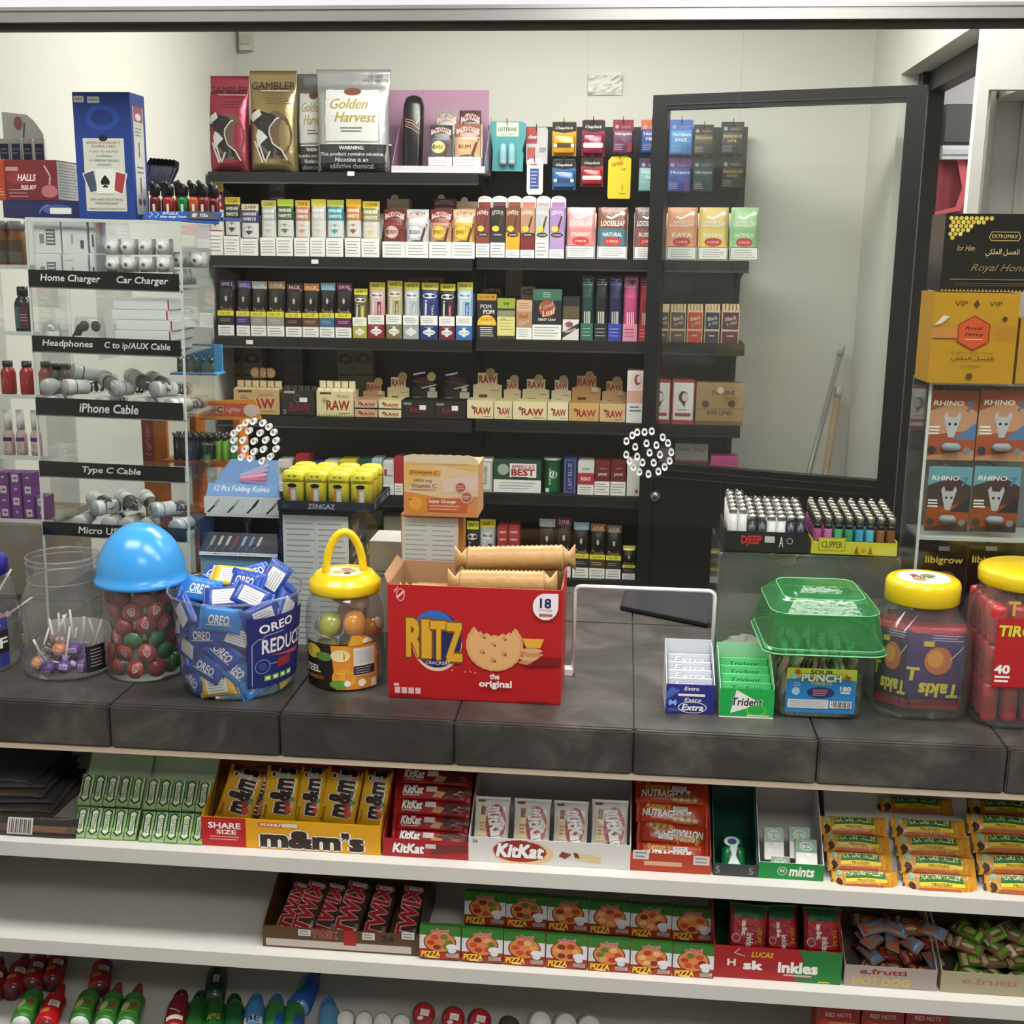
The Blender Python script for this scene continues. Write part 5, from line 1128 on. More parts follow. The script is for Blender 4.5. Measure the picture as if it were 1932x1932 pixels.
bottles('c', (8, 44, 80), .0165, .066, H('a82a2c'), H('3a3234'), .008, 'red bottle with dark cap on the third bottle shelf', 'red bottles on the acrylic shelf', lambda a: (a.e(.5, .6, .25, None, H('c84038'), 12), a.t('5', .5, .6, .2, .3, H('3a1a1a'), .02)), .6)
bottles('c', (100, 118), .0165, .062, H('2f2a2c'), H('262628'), .008, 'black bottle at the right of the third bottle shelf', 'black bottles on the acrylic shelf', None, .6)
bottles('d', (2, 26, 54), .0125, .062, H('c9a9a6'), H('e4e4e4'), .04, 'pink bottle with tall white cap on the fourth bottle shelf', 'pink bottles on the acrylic shelf', lambda a: (a.r(0, .75, 1, 1, H('3a2c6a')), a.r(.1, .1, .9, .7, H('d8c4c2')), a.lines(.2, .2, .8, .6, 4, H('8a6a7a'))), .62)
pu = None
for i in range(4):
    for j in range(4):
        p = Vector((U(6+i*23, 930, y=yq+.01).x, yq+.012, zs['e']+.0005+j*.0268))
        if i == 3 and j > 1: continue
        if pu is None:
            pu = thing('purple_box', 'small purple box with a white window in the stacked purple wall', 'box', p, 0, 'purple boxes stacked at the far left'); MB().rrect([(0, .0128, .02, .002), (.0262, .0128, .02, .002)], H('7a3f8c'), 0, .02, k=2, smooth=False).build('box_body', CARTON, pu)
            a = Art(.024, .026); a.r(.2, .2, .8, .85, H('d8d2da')); a.r(.35, .45, .7, .6, H('4a4050')); a.build(pu)
        else:
            o = dup(pu, p)
            if (i+j) % 2:
                for c_ in o.children:
                    if c_.name.startswith('front_print'): c_.hide_render = False; c_.scale = (.5, 1, .25); c_.location = (0, 0, .012)

# ---- orange lighter rack behind the display
yo = G+.40
og = H('e07a22')
lr = thing('lighter_rack', 'orange cardboard lighter rack with a slanted header card', 'display stand', (0, 0, 0))
xa, xb = U(272, 900, y=yo).x, U(500, 900, y=yo).x; zz0, zz1 = C+.0005, U(400, 745, y=yo).z
MB().box(xa, U(318, 900, y=yo).x, yo, yo+.012, zz0, U(290, 790, y=yo).z, og).build('side_post', CARTON, lr)
a = Art(U(305, 900, y=yo).x-xa, U(290, 790, y=yo).z-U(290, 870, y=yo).z); a.r(.0, 0, .65, 1, H('a8332c')); a.t('Lighter', .35, .5, .75, .4, H('e0a0a0'), .01, .3, PI/2); a.build(lr, ((xa+U(305, 900, y=yo).x)/2, yo-.001, U(290, 870, y=yo).z))
hd = U(392, 788, y=yo-.03); h1 = U(498, 745, y=yo-.03)
m = MB(); hw = U(500, 770, y=yo).x-U(384, 770, y=yo).x; xc = (U(500, 770, y=yo).x+U(384, 770, y=yo).x)/2
hz0, hz1 = U(440, 790, y=yo).z, U(440, 750, y=yo).z; hh = hz1-hz0
m.prism([(xc-hw/2, hz0), (xc+hw/2, hz0+.004), (xc+hw/2-.012, hz1+.002), (xc-hw/2+.004, hz1-.006)], yo-.03, yo-.026, H('ee9a3c')); m.build('header_card', CARTON, lr)
a = Art(hw*.78, hh*.6); a.r(0, 0, 1, 1, H('d9604a')); a.r(.08, .2, .42, .8, H('e8b080')); a.t('BIC', .25, .5, .28, .45, H('4a3420'), .03); a.t('Lighter', .62, .5, .32, .5, W_, .01, .3); a.e(.98, .5, .16, .5, H('e8cfc4'), 14); a.build(lr, (xc-.004, yo-.0305, hz0+hh*.2))
for x in (U(360, 850, y=yo).x, U(440, 800, y=yo).x): MB().box(x, x+.014, yo, yo+.06, zz0, hz0+.01, og).build('side_post', CARTON, lr)
for py in (865, 960): z = U(400, py, y=yo).z; MB().box(U(320, 900, y=yo).x, U(470, 900, y=yo).x, yo-.04, yo+.05, z-.012, z, H('c86a20')).build('shelf', CARTON, lr)
z = U(400, 700, y=yo+.06).z
MB().box(U(320, 690, y=yo).x, U(408, 690, y=yo).x, yo+.0, yo+.06, hz0+.012 if False else z-.004, z, H('4a9ad0')).build('upper_shelf', CARTON, lr); MB().box(U(322, 690, y=yo).x, U(404, 690, y=yo).x, yo+.055, yo+.06, z, z+.06, H('5aa4d8')).build('upper_card', CARTON, lr)
# lighters
def mk_lighter(name, label, grp, body, head, H1=.05, w=.0115, d=.0065):
    o = thing(name, label, 'lighter', (0, 0, 0), 0, grp)
    MB().rrect([(0, w*.92, d*.92, d*.9), (.002, w, d, d*.95), (H1, w, d, d*.95)], H(body), k=3).build('tank', PLAST, o)
    MB().rrect([(H1, w*.9, d*.9, d*.8), (H1+.012, w*.9, d*.85, d*.8)], H(head), k=3).build('hood', METAL, o)
    MB().tube([(-.004, -d*.5, H1+.0125), (-.004, d*.5, H1+.0125)], .0035, H('8f8c86'), 8).build('wheel', METAL, o); MB().box(.002, w*.8, -d*.5, d*.5, H1+.011, H1+.0145, H('2a2a2c')).build('button', PLAST, o)
    return o
z = U(400, 865, y=yo).z
for c, nm, rng in (('26262a', 'black', range(0, 6)), ('7fb23c', 'lime green', range(6, 8)), ('2f7a4a', 'dark green', range(8, 9))):
    src = None
    for i in rng:
        p = Vector((U(342+i*13, 850, y=yo).x, yo-.03, z+.0005))
        if src is None: src = mk_lighter('gas_lighter', '%s gas lighter standing on the orange rack' % nm, 'gas lighters on the orange rack', c, '6a6a6a', .045, .0058, .005); src.location = p
        else: dup(src, p)
        dup(src, p+Vector((0, .025, 0)))
src = None
for i in range(5):
    p = Vector((U(330+i*15, 700, y=yo).x, yo+.03, U(400, 700, y=yo+.06).z+.0005))
    if src is None: src = mk_lighter('gas_lighter', 'dark green gas lighter on the blue upper shelf of the rack', 'gas lighters on the upper rack shelf', '2a5a3c', '8a8a88', .02, .0058, .005); src.location = p
    else: dup(src, p)

# ---- folding knife display
yk = G+.13
kd = thing('knife_display', 'blue and black cardboard folding knife display with printed header', 'display stand', (0, 0, 0))
xa, xb, za, zb = span(376, 524, 968, 1030, yk); xm = (xa+xb)/2; w = xb-xa
z1_, z2_ = U(450, 1048, y=yk).z, U(450, 972, y=yk+.05).z
m = MB(); m.box(xa, xb, yk, yk+.1, C+.0005, z1_, H('7fa9c2')); m.build('base_block', CARTON, kd)
m = MB(); nv = H('161b38'); m.box(xa, xb, yk-.006, yk+.1, z1_, z1_+.004, nv); m.sheet([(xa, yk-.006, z1_), (xb, yk-.006, z1_), (xb, yk+.022, z1_+.042), (xa, yk+.022, z1_+.042)], (0, 1, -.6), .002, nv); m.box(xa, xa+.002, yk, yk+.1, z1_, z2_, nv); m.box(xb-.002, xb, yk, yk+.1, z1_, z2_, nv); m.box(xa, xb, yk+.098, yk+.1, z1_, z2_, H('101018')); m.build('tray', CARTON, kd)
a = Art(w, .05)
a.r(.0, .14, 1, 1, nv)
for i in range(7): u = .13+i*.1; a.p([(u-.02, .45), (u+.015, .45), (u+.055, .85), (u+.02, .85)], H(('b0948c', 'c4c4c8', 'd0b8c4', '8a2c34', 'a8b0c8', '7a90c0', 'd8c8d8')[i])); a.l([(u-.01, .45), (u-.05, .22)], .001, gy)
a.r(0, 0, 1, .14, H('dfe1e4')); a.t('Assorted Colors', .45, .07, .55, .09, H('6a6a72'), .0); a.build(kd, (xm, yk-.0065, z1_), (-.56, 0, 0))
za, zb = U(460, 970, y=yk+.02).z, U(460, 936, y=yk+.02).z
MB().box(xa+.012, xb+.004, yk+.01, yk+.014, za-.004, zb, H('dcdde0')).build('picture_strip', CARTON, kd)
a = Art(w, zb-za)
for i in range(4):
    u = .125+.25*i; a.r(u-.12, .05, u+.12, .97, H('e4e5e8')); a.p([(u-.09, .12), (u-.06, .1), (u+.03, .5), (u+.01, .55)], H(('2a3a34', '3a4048', '232428', '2a2422')[i])); a.p([(u-.01, .5), (u+.03, .46), (u+.09, .85), (u+.07, .9)], H(('a8b4ac', 'b8bcc8', '2a2b30', 'b09080')[i]))
a.build(kd, (xm+.008, yk+.0098, za))
zc = U(460, 868, y=yk+.06).z
m = MB(); m.sheet([(xa+.012, yk+.012, zb), (xb+.002, yk+.012, zb), (xb-.014, yk+.06, zc), (xa+.05, yk+.06, zc)], (0, 1, .4), .002, H('5f86c0')); m.build('header_card', CARTON, kd)
a = Art(w, .08); a.r(.08, .02, .98, .36, H('6a96d0')); a.t('12 Pcs Folding Knives', .52, .2, .7, .2, H('e0e8f4'), .02, .1)
for k in range(5): a.p([(.46, .62-.04*k), (.5, .56-.04*k), (.82, .86-.13*k), (.8, .95-.13*k)], H(('9aa0c0', 'b48ac0', 'd090b0', 'c05a78', '7a6ab0')[k]))
a.build(kd, (xm, yk+.0115, zb), (-.6, 0, 0))
kn = thing('folding_knife', 'black folding knife leaning in the knife display tray', 'knife', (U(470, 1030, y=yk+.05).x, yk+.05, z1_+.006), (-.3, -.12, 0)); MB().rrect([(0, .006, .004, .003), (.05, .008, .004, .003), (.062, .01, .004, .004), (.068, .006, .003, .003)], H('222226')).build('handle', PLAST, kn); MB().box(-.001, .001, -.0055, -.004, .01, .05, H('7a7a80')).build('clip', METAL, kn)

# ---- big yellow lighters on their box
yz = G+.10
def zeng(a): a.r(.05, .0, .97, .96, H('dfe1e2')); a.lines(.08, .03, .5, .92, 22, H('a4a8ac'), .25); a.lines(.53, .03, .94, .92, 22, H('a4a8ac'), .25); a.r(.5, .0, .505, .96, H('b8bcc0'))
zl = U(600, 963, y=yz).z
pbox('lighter_carton', 'navy carton with white printed back carrying the yellow lighter tray', 'box', 528, 662, 963, 1100, yz, .14, H('1a2038'), zeng, z0=C, side=lambda a: (a.t('Add', .3, .85, .4, .08, H('d8c84a'), .03), a.lines(.1, .4, .8, .78, 5, H('8a90a8'), .4), a.e(.5, .2, .25, None, H('c8c8cc'), 12)))
xa, xb, _, _ = span(524, 704, 950, 962, yz-.015); 
lt = thing('lighter_tray', 'navy cardboard tray of large yellow lighters', 'tray', (0, 0, 0)); td = .17
m = MB(); nv2 = H('1b2138'); zt2_ = zl+.0012; hh = .02
m.box(xa, xb, yz-.015, yz-.013, zt2_, zt2_+hh, nv2); m.box(xa, xb, yz+td-.017, yz+td-.015, zt2_, zt2_+hh, nv2); m.box(xa, xa+.002, yz-.013, yz+td-.017, zt2_, zt2_+hh, nv2); m.box(xb-.002, xb, yz-.013, yz+td-.017, zt2_, zt2_+hh, nv2); m.box(xa, xb, yz-.015, yz+td-.015, zt2_, zt2_+.002, nv2); m.build('tray_body', CARTON, lt)
a = Art(xb-xa, hh); a.t('ZENGAZ', .46, .5, .28, .5, H('c8ccd4'), .015); a.r(.05, .3, .12, .7, H('3a4468')); a.build(lt, ((xa+xb)/2, yz-.0152, zt2_)); a = Art(td, hh); a.t('ZENGAZ', .55, .5, .3, .4, H('a8acb8'), .015); a.t('!', .12, .5, .03, .6, W_, .02); a.t('A1', .85, .5, .1, .5, W_, .02); a.build(lt, (xb+.0002, yz+td/2-.015, zt2_), (0, 0, PI/2))
src = None
zi = [0]
for j in range(3):
    for i in range(4):
        p = Vector((xa+.027+i*(xb-xa-.054)/3, yz+.012+j*.044, zt2_+.0026))
        nm = ['first', 'second', 'third', 'fourth'][i]
        if src is None:
            src = thing('jet_lighter', 'x', 'lighter', p, 0, 'large yellow lighters in the navy tray'); src.scale = (1.28, 1.28, 1.15); ylw = H('e3d83c')
            MB().rrect([(0, .0165, .013, .008), (.045, .0165, .013, .008), (.046, .0165, .013, .008)], ylw, k=4).build('body', PLAST, src)
            MB().rrect([(.0465, .017, .0135, .008), (.05, .0175, .014, .009), (.058, .0175, .014, .009), (.063, .015, .012, .009), (.065, .010, .008, .007)], ylw, k=4).build('lid', PLAST, src)
            a = Art(.012, .038); a.r(0, 0, .3, 1, H('c87a3c')); a.r(.3, 0, 1, 1, H('a8b0b0')); a.r(.4, .1, .9, .8, H('d0d4d4')); a.e(.5, 1.0, .6, .1, K_, 12); a.build(src, (0, -.0131, .002), m=PLAST); aa = Art(.03, .014); aa.e(.35, .5, .07, None, H('8a8430'), 8); aa.e(.65, .5, .07, None, H('8a8430'), 8); aa.l([(.1, .15), (.5, .05), (.9, .15)], .0008, K_); aa.build(src, (0, -.0141, .049), m=PLAST, name='lid_print')
            o = src
        else: o = dup(src, p)
        o['label'] = 'large yellow lighter with domed lid, %s from left in %s row of the tray' % (nm, ['front', 'second', 'back'][j])

# ---- vitamin powder boxes
ye = G+.08
zm = U(815, 972, y=ye).z
def facts(a): a.r(.02, .02, .98, .98, H('e0dedb')); a.lines(.06, .05, .48, .94, 26, H('a8a8aa'), .22); a.lines(.53, .05, .95, .94, 26, H('a8a8aa'), .22); a.r(.8, .04, .94, .1, H('6a6a9a'))
pbox('vitamin_box', 'lower orange edged vitamin box showing its white facts panel', 'box', 757, 866, 972, 1100, ye, .1, H('e08a3c'), facts, z0=C, side=lambda a: (a.p([(0, .2), (.9, .6), (.9, .64), (0, .24)], H('f0c060')), a.p([(0, .5), (.9, .85), (.9, .88), (0, .54)], H('f0c060'))))
x0, x1, z0, z1 = span(762, 902, 853, 970, ye-.01); w, h = x1-x0, U(830, 858, y=ye).z-zm
vb = thing('vitamin_box', 'upper orange vitamin powder box with torn scalloped top, leaning on the lower box', 'box', ((x0+x1)/2, ye-.01, zm+.0006))
MB().box(-w/2, w/2, 0, .09, 0, h*.86, H('e8a878')).build('box_body', CARTON, vb)
pts = [(-w/2, 0), (w/2, 0), (w/2, h*.93), (w/2-.008, h*.98)]+[(w/2-.012-(w-.024)*i/14, h*(1.0+.012*(i % 2))) for i in range(15)]+[(-w/2, h*.97)]
MB().prism(pts, -.0015, 0, H('ecd0b4')).build('front_card', CARTON, vb)
a = Art(w, h); a.r(0, 0, 1, .86, H('ecc9a4')); a.p([(0, .0), (1, .0), (1, .35), (.55, .3), (0, .4)], H('e09058')); a.p([(0, .4), (.45, .82), (0, .86)], H('eebf72')); a.p([(.5, .86), (1, .74), (1, .86)], H('ecc070')); a.p([(.5, .6), (1, .7), (1, .45), (.55, .4)], H('eacdc4'))
a.r(.06, .66, .5, .76, H('e2a94c')); a.t('Emergen-C', .28, .71, .38, .08, H('8a4a20'), .02, .15); a.t('1000 mg', .26, .58, .24, .06, H('8c6a6a'), .02); a.t('Vitamin C', .27, .5, .34, .07, H('8c6a6a'), .02); a.lines(.1, .42, .46, .45, 1, H('b07a60'))
a.e(.18, .2, .14, None, H('e8912c'), 22); a.e(.16, .21, .09, None, H('f0aa48'), 16); a.p([(.05, .27), (.12, .28), (.1, .25)], H('4a6a2a')); a.p([(.32, .08), (.86, .08), (.86, .3), (.32, .3)], H('d0643c')); a.t('Super Orange', .52, .245, .36, .07, W_, .03); a.lines(.34, .1, .8, .2, 2, H('f0c8a8'), .3); a.e(.77, .49, .075, None, H('cf5f50'), 16); a.ring(.77, .49, .07, .0015, W_); a.e(.85, .33, .08, None, H('cf5f50'), 16); a.ring(.85, .33, .075, .0015, W_); a.lines(.72, .46, .82, .52, 2, W_, .3); a.lines(.79, .3, .91, .36, 2, W_, .3); a.l([(.05, .87), (.88, .87)], .0012, H('d8a070'))
a.build(vb, (0, -.0016, 0))
wbx, _, _ = pbox('white_carton', 'plain white carton between the lighter box and vitamin boxes', 'box', 697, 757, 1022, 1100, G+.2, .1, H('d2d0c8'), lambda a: a.lines(.2, .6, .6, .7, 2, gy), z0=C)

# ================================================================== behind the glass, right
pd = [U(1181, 1113, z=C+.003), U(1349, 1122, z=C+.003), U(1349, 1186, z=C+.003), U(1170, 1149, z=C+.003)]
tb = thing('pay_tablet', 'thin black card terminal slab lying on the counter behind the pay slot', 'tablet', (0, 0, 0))
MB().sheet(pd, (0, 0, 1), .007, H('25282b')).build('slab', PLAST, tb); c_ = sum(pd, Vector())/4
MB().sheet([c_+(q-c_)*.94+Vector((0, 0, .0071)) for q in pd], (0, 0, 1), .0004, H('33383c')).build('screen', PLAST, tb)
ya = G+.06
ax0, ax1, _, az1 = span(1352, 1690, 1048, 1240, ya); AD = .2
bx = thing('clear_bin', 'scuffed clear acrylic bin carrying two lighter trays', 'container', (0, 0, 0)); zz = C+.0006
for q in ([(ax0, ya, zz), (ax1, ya, zz), (ax1, ya, az1), (ax0, ya, az1)], [(ax0, ya+AD, zz), (ax1, ya+AD, zz), (ax1, ya+AD, az1), (ax0, ya+AD, az1)]): MB().sheet(q, (0, 1, 0), .003, W_).build('wall_panel', BINC, bx)
for x in (ax0, ax1): MB().sheet([(x, ya, zz), (x, ya+AD, zz), (x, ya+AD, az1), (x, ya, az1)], (1, 0, 0), .003, W_).build('wall_panel', BINC, bx)
MB().sheet([(ax0, ya, az1), (ax1, ya, az1), (ax1, ya+AD, az1), (ax0, ya+AD, az1)], (0, 0, 1), .003, W_).build('lid_panel', ACRY, bx)
for x in (ax0, ax1): MB().tube([(x, ya-.002, zz), (x, ya-.002, az1-.006), (x+(.006 if x == ax0 else -.006), ya-.002, az1)], .003, H('c8cac8'), 6).build('rounded_edge', JAR, bx)
MB().tube([(ax0+.006, ya-.002, az1), (ax1-.006, ya-.002, az1)], .0022, H('c8cac8'), 6).build('rounded_edge', JAR, bx)
zz2 = az1+.0035
def crumple(name, label, cat, c, p, rx, ry, rz, m=MATTE, seed=1):
    rnd = random.Random(seed); b = MB(); n_, m_ = 18, 10
    rg = []
    for i in range(m_+1):
        th_ = PI*(i+.05)/(m_+.1); rg.append([])
        for j in range(n_):
            k = 1+.28*(rnd.random()-.5); rg[-1].append((rx*k*sin(th_)*cos(2*PI*j/n_), ry*k*sin(th_)*sin(2*PI*j/n_), rz*(1+max(-1, -cos(th_)*k))))
    b.loft(rg, c, smooth=False); return tag(b.build(name, m, None, p), label, cat)
p = U(1405, 1235, y=ya+.07); crumple('tissue_wad', 'crumpled white tissue inside the clear bin', 'tissue', H('dfd8d4'), (p.x, ya+.07, zz+.001), .045, .04, .022, seed=4)
p = U(1480, 1080, y=ya+.08); crumple('pink_packet', 'crumpled pink packet near the top of the clear bin', 'packet', H('c98f7c'), (p.x, ya+.1, az1-.045), .028, .025, .02, GLOSS, seed=6)
p = U(1590, 1120, y=ya+.1); crumple('film_bag', 'crinkled clear plastic bag filling the right of the bin', 'bag', H('d8d6d0'), (p.x+.01, ya+.105, zz+.002), .062, .07, .062, CRINK, seed=9)
# lighter trays
def ltray(name, label, l, r, t, b, c, y, d, art, hgt):
    x0, x1 = U(l, (t+b)/2, y=y).x, U(r, (t+b)/2, y=y).x; o = thing(name, label, 'tray', (0, 0, 0)); m = MB()
    m.box(x0, x1, y, y+.002, zz2, zz2+hgt, c); m.box(x0, x1, y+d-.002, y+d, zz2, zz2+hgt*1.1, c); m.box(x0, x0+.002, y+.002, y+d-.002, zz2, zz2+hgt*1.1, c); m.box(x1-.002, x1, y+.002, y+d-.002, zz2, zz2+hgt*1.1, c); m.box(x0, x1, y, y+d, zz2, zz2+.002, c); m.build('tray_body', CARTON, o)
    a = Art(x1-x0, hgt); art(a); a.build(o, ((x0+x1)/2, y-.0002, zz2)); return o, x0, x1
o, x0, x1 = ltray('lighter_tray', 'black cardboard lighter tray with red lettering on the clear bin', 1367, 1524, 1012, 1048, H('201d1f'), ya-.004, .13, lambda a: (a.t('DjEEP', .32, .55, .24, .5, H('e0342c'), .05), a.r(.48, .5, .6, .8, H('d8d6d2')), a.t('A', .68, .55, .05, .5, W_, .02), a.ring(.78, .6, .035, .001, W_, n=12)), .04)
cols = ['ece6ea', '262c38', 'dfe0e4', '2a2440']; nms = ['pinkish white', 'dark slate', 'pale grey', 'dark violet']
for i in range(4):
    src = None
    for j in range(5):
        for k in range(2):
            p = Vector((x0+.014+(i*2+k)*(x1-x0-.028)/7, ya+.008+j*.023, zz2+.004+(.012 if i == 0 else 0)+.003*j))
            if src is None:
                src = mk_lighter('pocket_lighter', '%s square lighter with steel top in the black tray' % nms[i], 'square lighters in the black tray', cols[i], 'c2bfba', .056, .0088, .0085); src.location = p
            else: dup(src, p)
o, x0, x1 = ltray('lighter_tray', 'yellow cardboard lighter tray with warning triangles on the clear bin', 1530, 1692, 1032, 1056, H('d9d23a'), ya-.004, .13, lambda a: (a.r(.08, .3, .4, 1.3, H('b8b020')), a.r(.1, .38, .38, 1.2, H('dcd63c')), a.t('CLIPPER', .24, .78, .24, .5, H('4a4620'), .02), a.p([(.5, .15), (.56, .15), (.53, .75)], H('b05a20')), a.p([(.66, .15), (.72, .15), (.69, .75)], H('b05a20')), a.e(.61, .4, .03, None, H('c8a030'), 10)), .026)
cols = ['b0508c', 'c46aa0', '4fa880', '3f8f6a', '3f9ac0', '5ab0cc', '8a5a34', '7a4e2c']; nms = ['magenta', 'pink', 'light green', 'deep green', 'blue', 'sky blue', 'brown', 'dark brown']
for i in range(8):
    src = None
    for j in range(6):
        p = Vector((x0+.011+i*(x1-x0-.022)/7, ya+.007+j*.02, zz2+.0035+.002*j))
        if src is None:
            src = thing('round_lighter', '%s round lighter with skull print in the yellow tray' % nms[i], 'lighter', p, 0, 'round lighters in the yellow tray')
            MB().lathe([(.0068, 0), (.0075, .002), (.0075, .044), (.006, .046)], H(cols[i]), 14).build('tank', PLAST, src); MB().lathe([(.0072, .046), (.0072, .054)], H('1d1c1e'), 12).build('collar', PLAST, src); MB().lathe([(.0068, .054), (.0068, .068), (.005, .07)], H('b8b3aa'), 12).build('hood', METAL, src); MB().tube([(-.004, 0, .071), (.004, 0, .071)], .0035, H('8a867e'), 8).build('wheel', METAL, src)
            a = Art(.012, .02, n=2); a.e(.5, .5, .34, .3, K_, 12); a.e(.36, .55, .1, .09, H(cols[i]), 8); a.e(.64, .55, .1, .09, H(cols[i]), 8); a.warp(lambda x, y, z: ((.0077-y)*sin(x/.0075), -(.0077-y)*cos(x/.0075), z)).build(src, (0, 0, .008), m=PLAST)
        else: dup(src, p)

# ---- honey boxes and supplement cards at the right
yr = G+.10
rz = U(1840, 722, y=yr).z
rc = thing('supplement_case', 'clear acrylic case of carded supplements at the right edge', 'display stand', (0, 0, 0))
ex0, ex1 = U(1737, 900, y=yr).x, U(1737, 900, y=yr).x+.30
for x in (ex0, ex1): MB().sheet([(x, yr-.01, C+.001), (x, yr+.12, C+.001), (x, yr+.12, rz), (x, yr-.01, rz)], (1, 0, 0), .003, W_).build('side_panel', ACRY, rc)
MB().sheet([(ex0, yr+.12, C+.001), (ex1, yr+.12, C+.001), (ex1, yr+.12, rz), (ex0, yr+.12, rz)], (0, 1, 0), .003, H('888888')).build('back_panel', BLACKM, rc)
MB().sheet([(ex0, yr-.01, rz-.004), (ex1, yr-.01, rz-.004), (ex1, yr+.12, rz-.004), (ex0, yr+.12, rz-.004)], (0, 0, 1), .004, H('d8dcda')).build('top_panel', ACRYE, rc)
MB().box(ex0-.001, ex0+.004, yr-.013, yr-.01, C+.001, rz, edge).build('panel_edge', ACRYE, rc)
def rhino(c0, c1, c2, blue):
    def f(a):
        a.r(0, 0, 1, 1, c0); a.p([(0, .35), (1, .45), (1, .15), (0, .05)], c1); a.p([(.55, .3), (1, .55), (1, .3)], c2); a.p([(0, .7), (.6, .85), (1, .7), (1, 1), (0, 1)], H('a0583c') if blue else H('6aa0b0'))
        a.t('RHINO', .4, .82, .62, .07, W_, .02, .1); a.t('7', .85, .77, .14, .13, H('4a7aa8'), .04, .2)
        a.p([(.32, .64), (.38, .7), (.42, .62), (.58, .62), (.64, .7), (.68, .64), (.62, .48), (.56, .33), (.44, .33), (.38, .48)], H('b8bcc2')); a.e(.45, .52, .03, None, K_, 8); a.e(.57, .52, .03, None, K_, 8)
        a.lines(.03, .36, .3, .5, 3, W_, .5); a.e(.12, .14, .09, None, H('3a3a3c'), 12); a.e(.85, .14, .08, None, H('8a8a8c'), 12)
    return f
for l, r, t, b, up, nm in ((1750, 1842, 737, 868, 1, 'upper left'), (1845, 1938, 735, 870, 1, 'upper right'), (1748, 1830, 880, 1002, 0, 'lower left'), (1834, 1922, 880, 1004, 0, 'lower right')):
    x0, x1, z0, z1 = span(l, r, t, b, yr); w, h = x1-x0, z1-z0
    o = thing('supplement_card', '%s carded capsule pack with horned animal print in the case' % nm, 'pack', ((x0+x1)/2, yr, z0), 0, 'carded supplements in the case')
    MB().prism([(-w/2, 0), (w/2, 0), (w/2, h*.96), (w*.45, h), (-w*.45, h), (-w/2, h*.96)], 0, .0015, H('9a6a50')).build('card', GLOSS, o)
    a = Art(w, h); rhino(H('c09070') if up else H('4a3a38'), H('a8543a') if up else H('9a4a24'), H('5a7ab0') if up else H('2a2c34'), up)(a); a.build(o, m=GLOSS)
    MB().rrect([(0, w*.2, h*.06, h*.06), (.008, w*.19, h*.055, h*.055), (.012, w*.14, h*.03, h*.03)], H('8f98a4')).build('capsule_blister', PLAST, o, (0, -.003, h*.2), (PI/2, 0, 0))
    MB().tube([(0, .002, h*.97), (0, .115, h*.97)], .0014, H('6a6a6a'), 6).build('peg', METAL, o)
z = U(1780, 1012, y=yr).z
MB().box(ex0+.004, ex1, yr-.008, yr+.1, z-.006, z, H('c4c8c8')).build('shelf', ACRYE, rc)
for l, r, nm in ((1738, 1822, 'left'), (1826, 1912, 'right')):
    x0, x1, z0, z1 = span(l, r, 1026, 1120, yr-.004); w, h = x1-x0, z1-z0
    o = thing('supplement_card', '%s black carded pack with gold lettering at the bottom of the case' % nm, 'pack', ((x0+x1)/2, yr-.004, z0), 0, 'black carded packs in the case'); MB().prism([(-w/2, 0), (w/2, 0), (w/2, h), (-w/2, h)], 0, .0015, H('1f1a16')).build('card', GLOSS, o)
    a = Art(w, h); a.t('libigrow', .5, .66, .84, .17, H('cdb04a'), .03); a.e(.55, .3, .25, .16, H('7a5a58'), 12); a.r(.35, .86, .6, .95, H('7a7a78')); a.build(o, m=GLOSS)
    MB().tube([(0, .002, h*.96), (0, .12, h*.96)], .0014, H('6a6a6a'), 6).build('peg', METAL, o)
gz = rz+.001
gd, gd2 = H('c08f1e'), H('b5841c')
def vip(a):
    a.r(0, 0, 1, 1, gd); a.t('VIP', .32, .88, .15, .055, H('5a4214'), .02); a.t('VIP', .72, .88, .15, .055, H('5a4214'), .02); a.p([(.5, .82), (.54, .87), (.5, .93), (.46, .87)], H('5a4214'))
    for i in range(3):
        for j in range(4):
            a.ring(.06+.07*j, .5+.06*i, .025, .001, H('d08050'), n=6); a.ring(.75+.07*j, .5+.06*i, .025, .001, H('d08050'), n=6)
    a.r(0, .5, .3, .62, H('c8843c')); hx = [(.49+.2*cos(PI/6+PI/3*i), .56+.18*sin(PI/6+PI/3*i)) for i in range(6)]; a.p([(.49+(u-.49)*1.08, .56+(v-.56)*1.08) for u, v in hx], H('9a3020')); a.p(hx, H('d0582c')); a.t('Royal', .49, .61, .2, .05, H('3a1a10'), .02, .3); a.t('Honey', .5, .54, .22, .05, H('3a1a10'), .02, .3); a.l([(.4, .49), (.6, .49)], .001, W_)
    a.p([(.02, .64), (.1, .66), (.2, .74), (.12, .75)], H('e0d8c8')); a.e(.84, .72, .03, None, H('4a3a18'), 8); a.t('Kingdom Royal Honey', .5, .34, .52, .035, H('8a5a1c'), .0, .3); a.t('\ufef2\ufedc\ufee0\ufee4\ufedf\ufe8d \ufede\ufeb4\ufecc\ufedf\ufe8d', .5, .27, .5, .05, H('3a2a10'), .02); a.lines(.35, .18, .65, .21, 2, H('8a6a20')); a.e(.48, .08, .04, None, H('5a4214'), 8)
pbox('honey_box', 'gold honey carton with an orange hexagon emblem at the right', 'box', 1757, 1918, 553, 720, yr-.03, .10, gd, vip, z0=gz, m=GLOSS)
pbox('honey_box', 'second gold honey carton cut by the right photo edge', 'box', 1921, 2050, 602, 720, yr-.02, .09, H('c2922c'), lambda a: [a.ring(.06+.07*j, .3+.09*i, .025, .001, H('d8a080'), n=6) for i in range(4) for j in range(3)], z0=gz, m=GLOSS)
gz2 = U(1840, 551, y=yr-.03).z
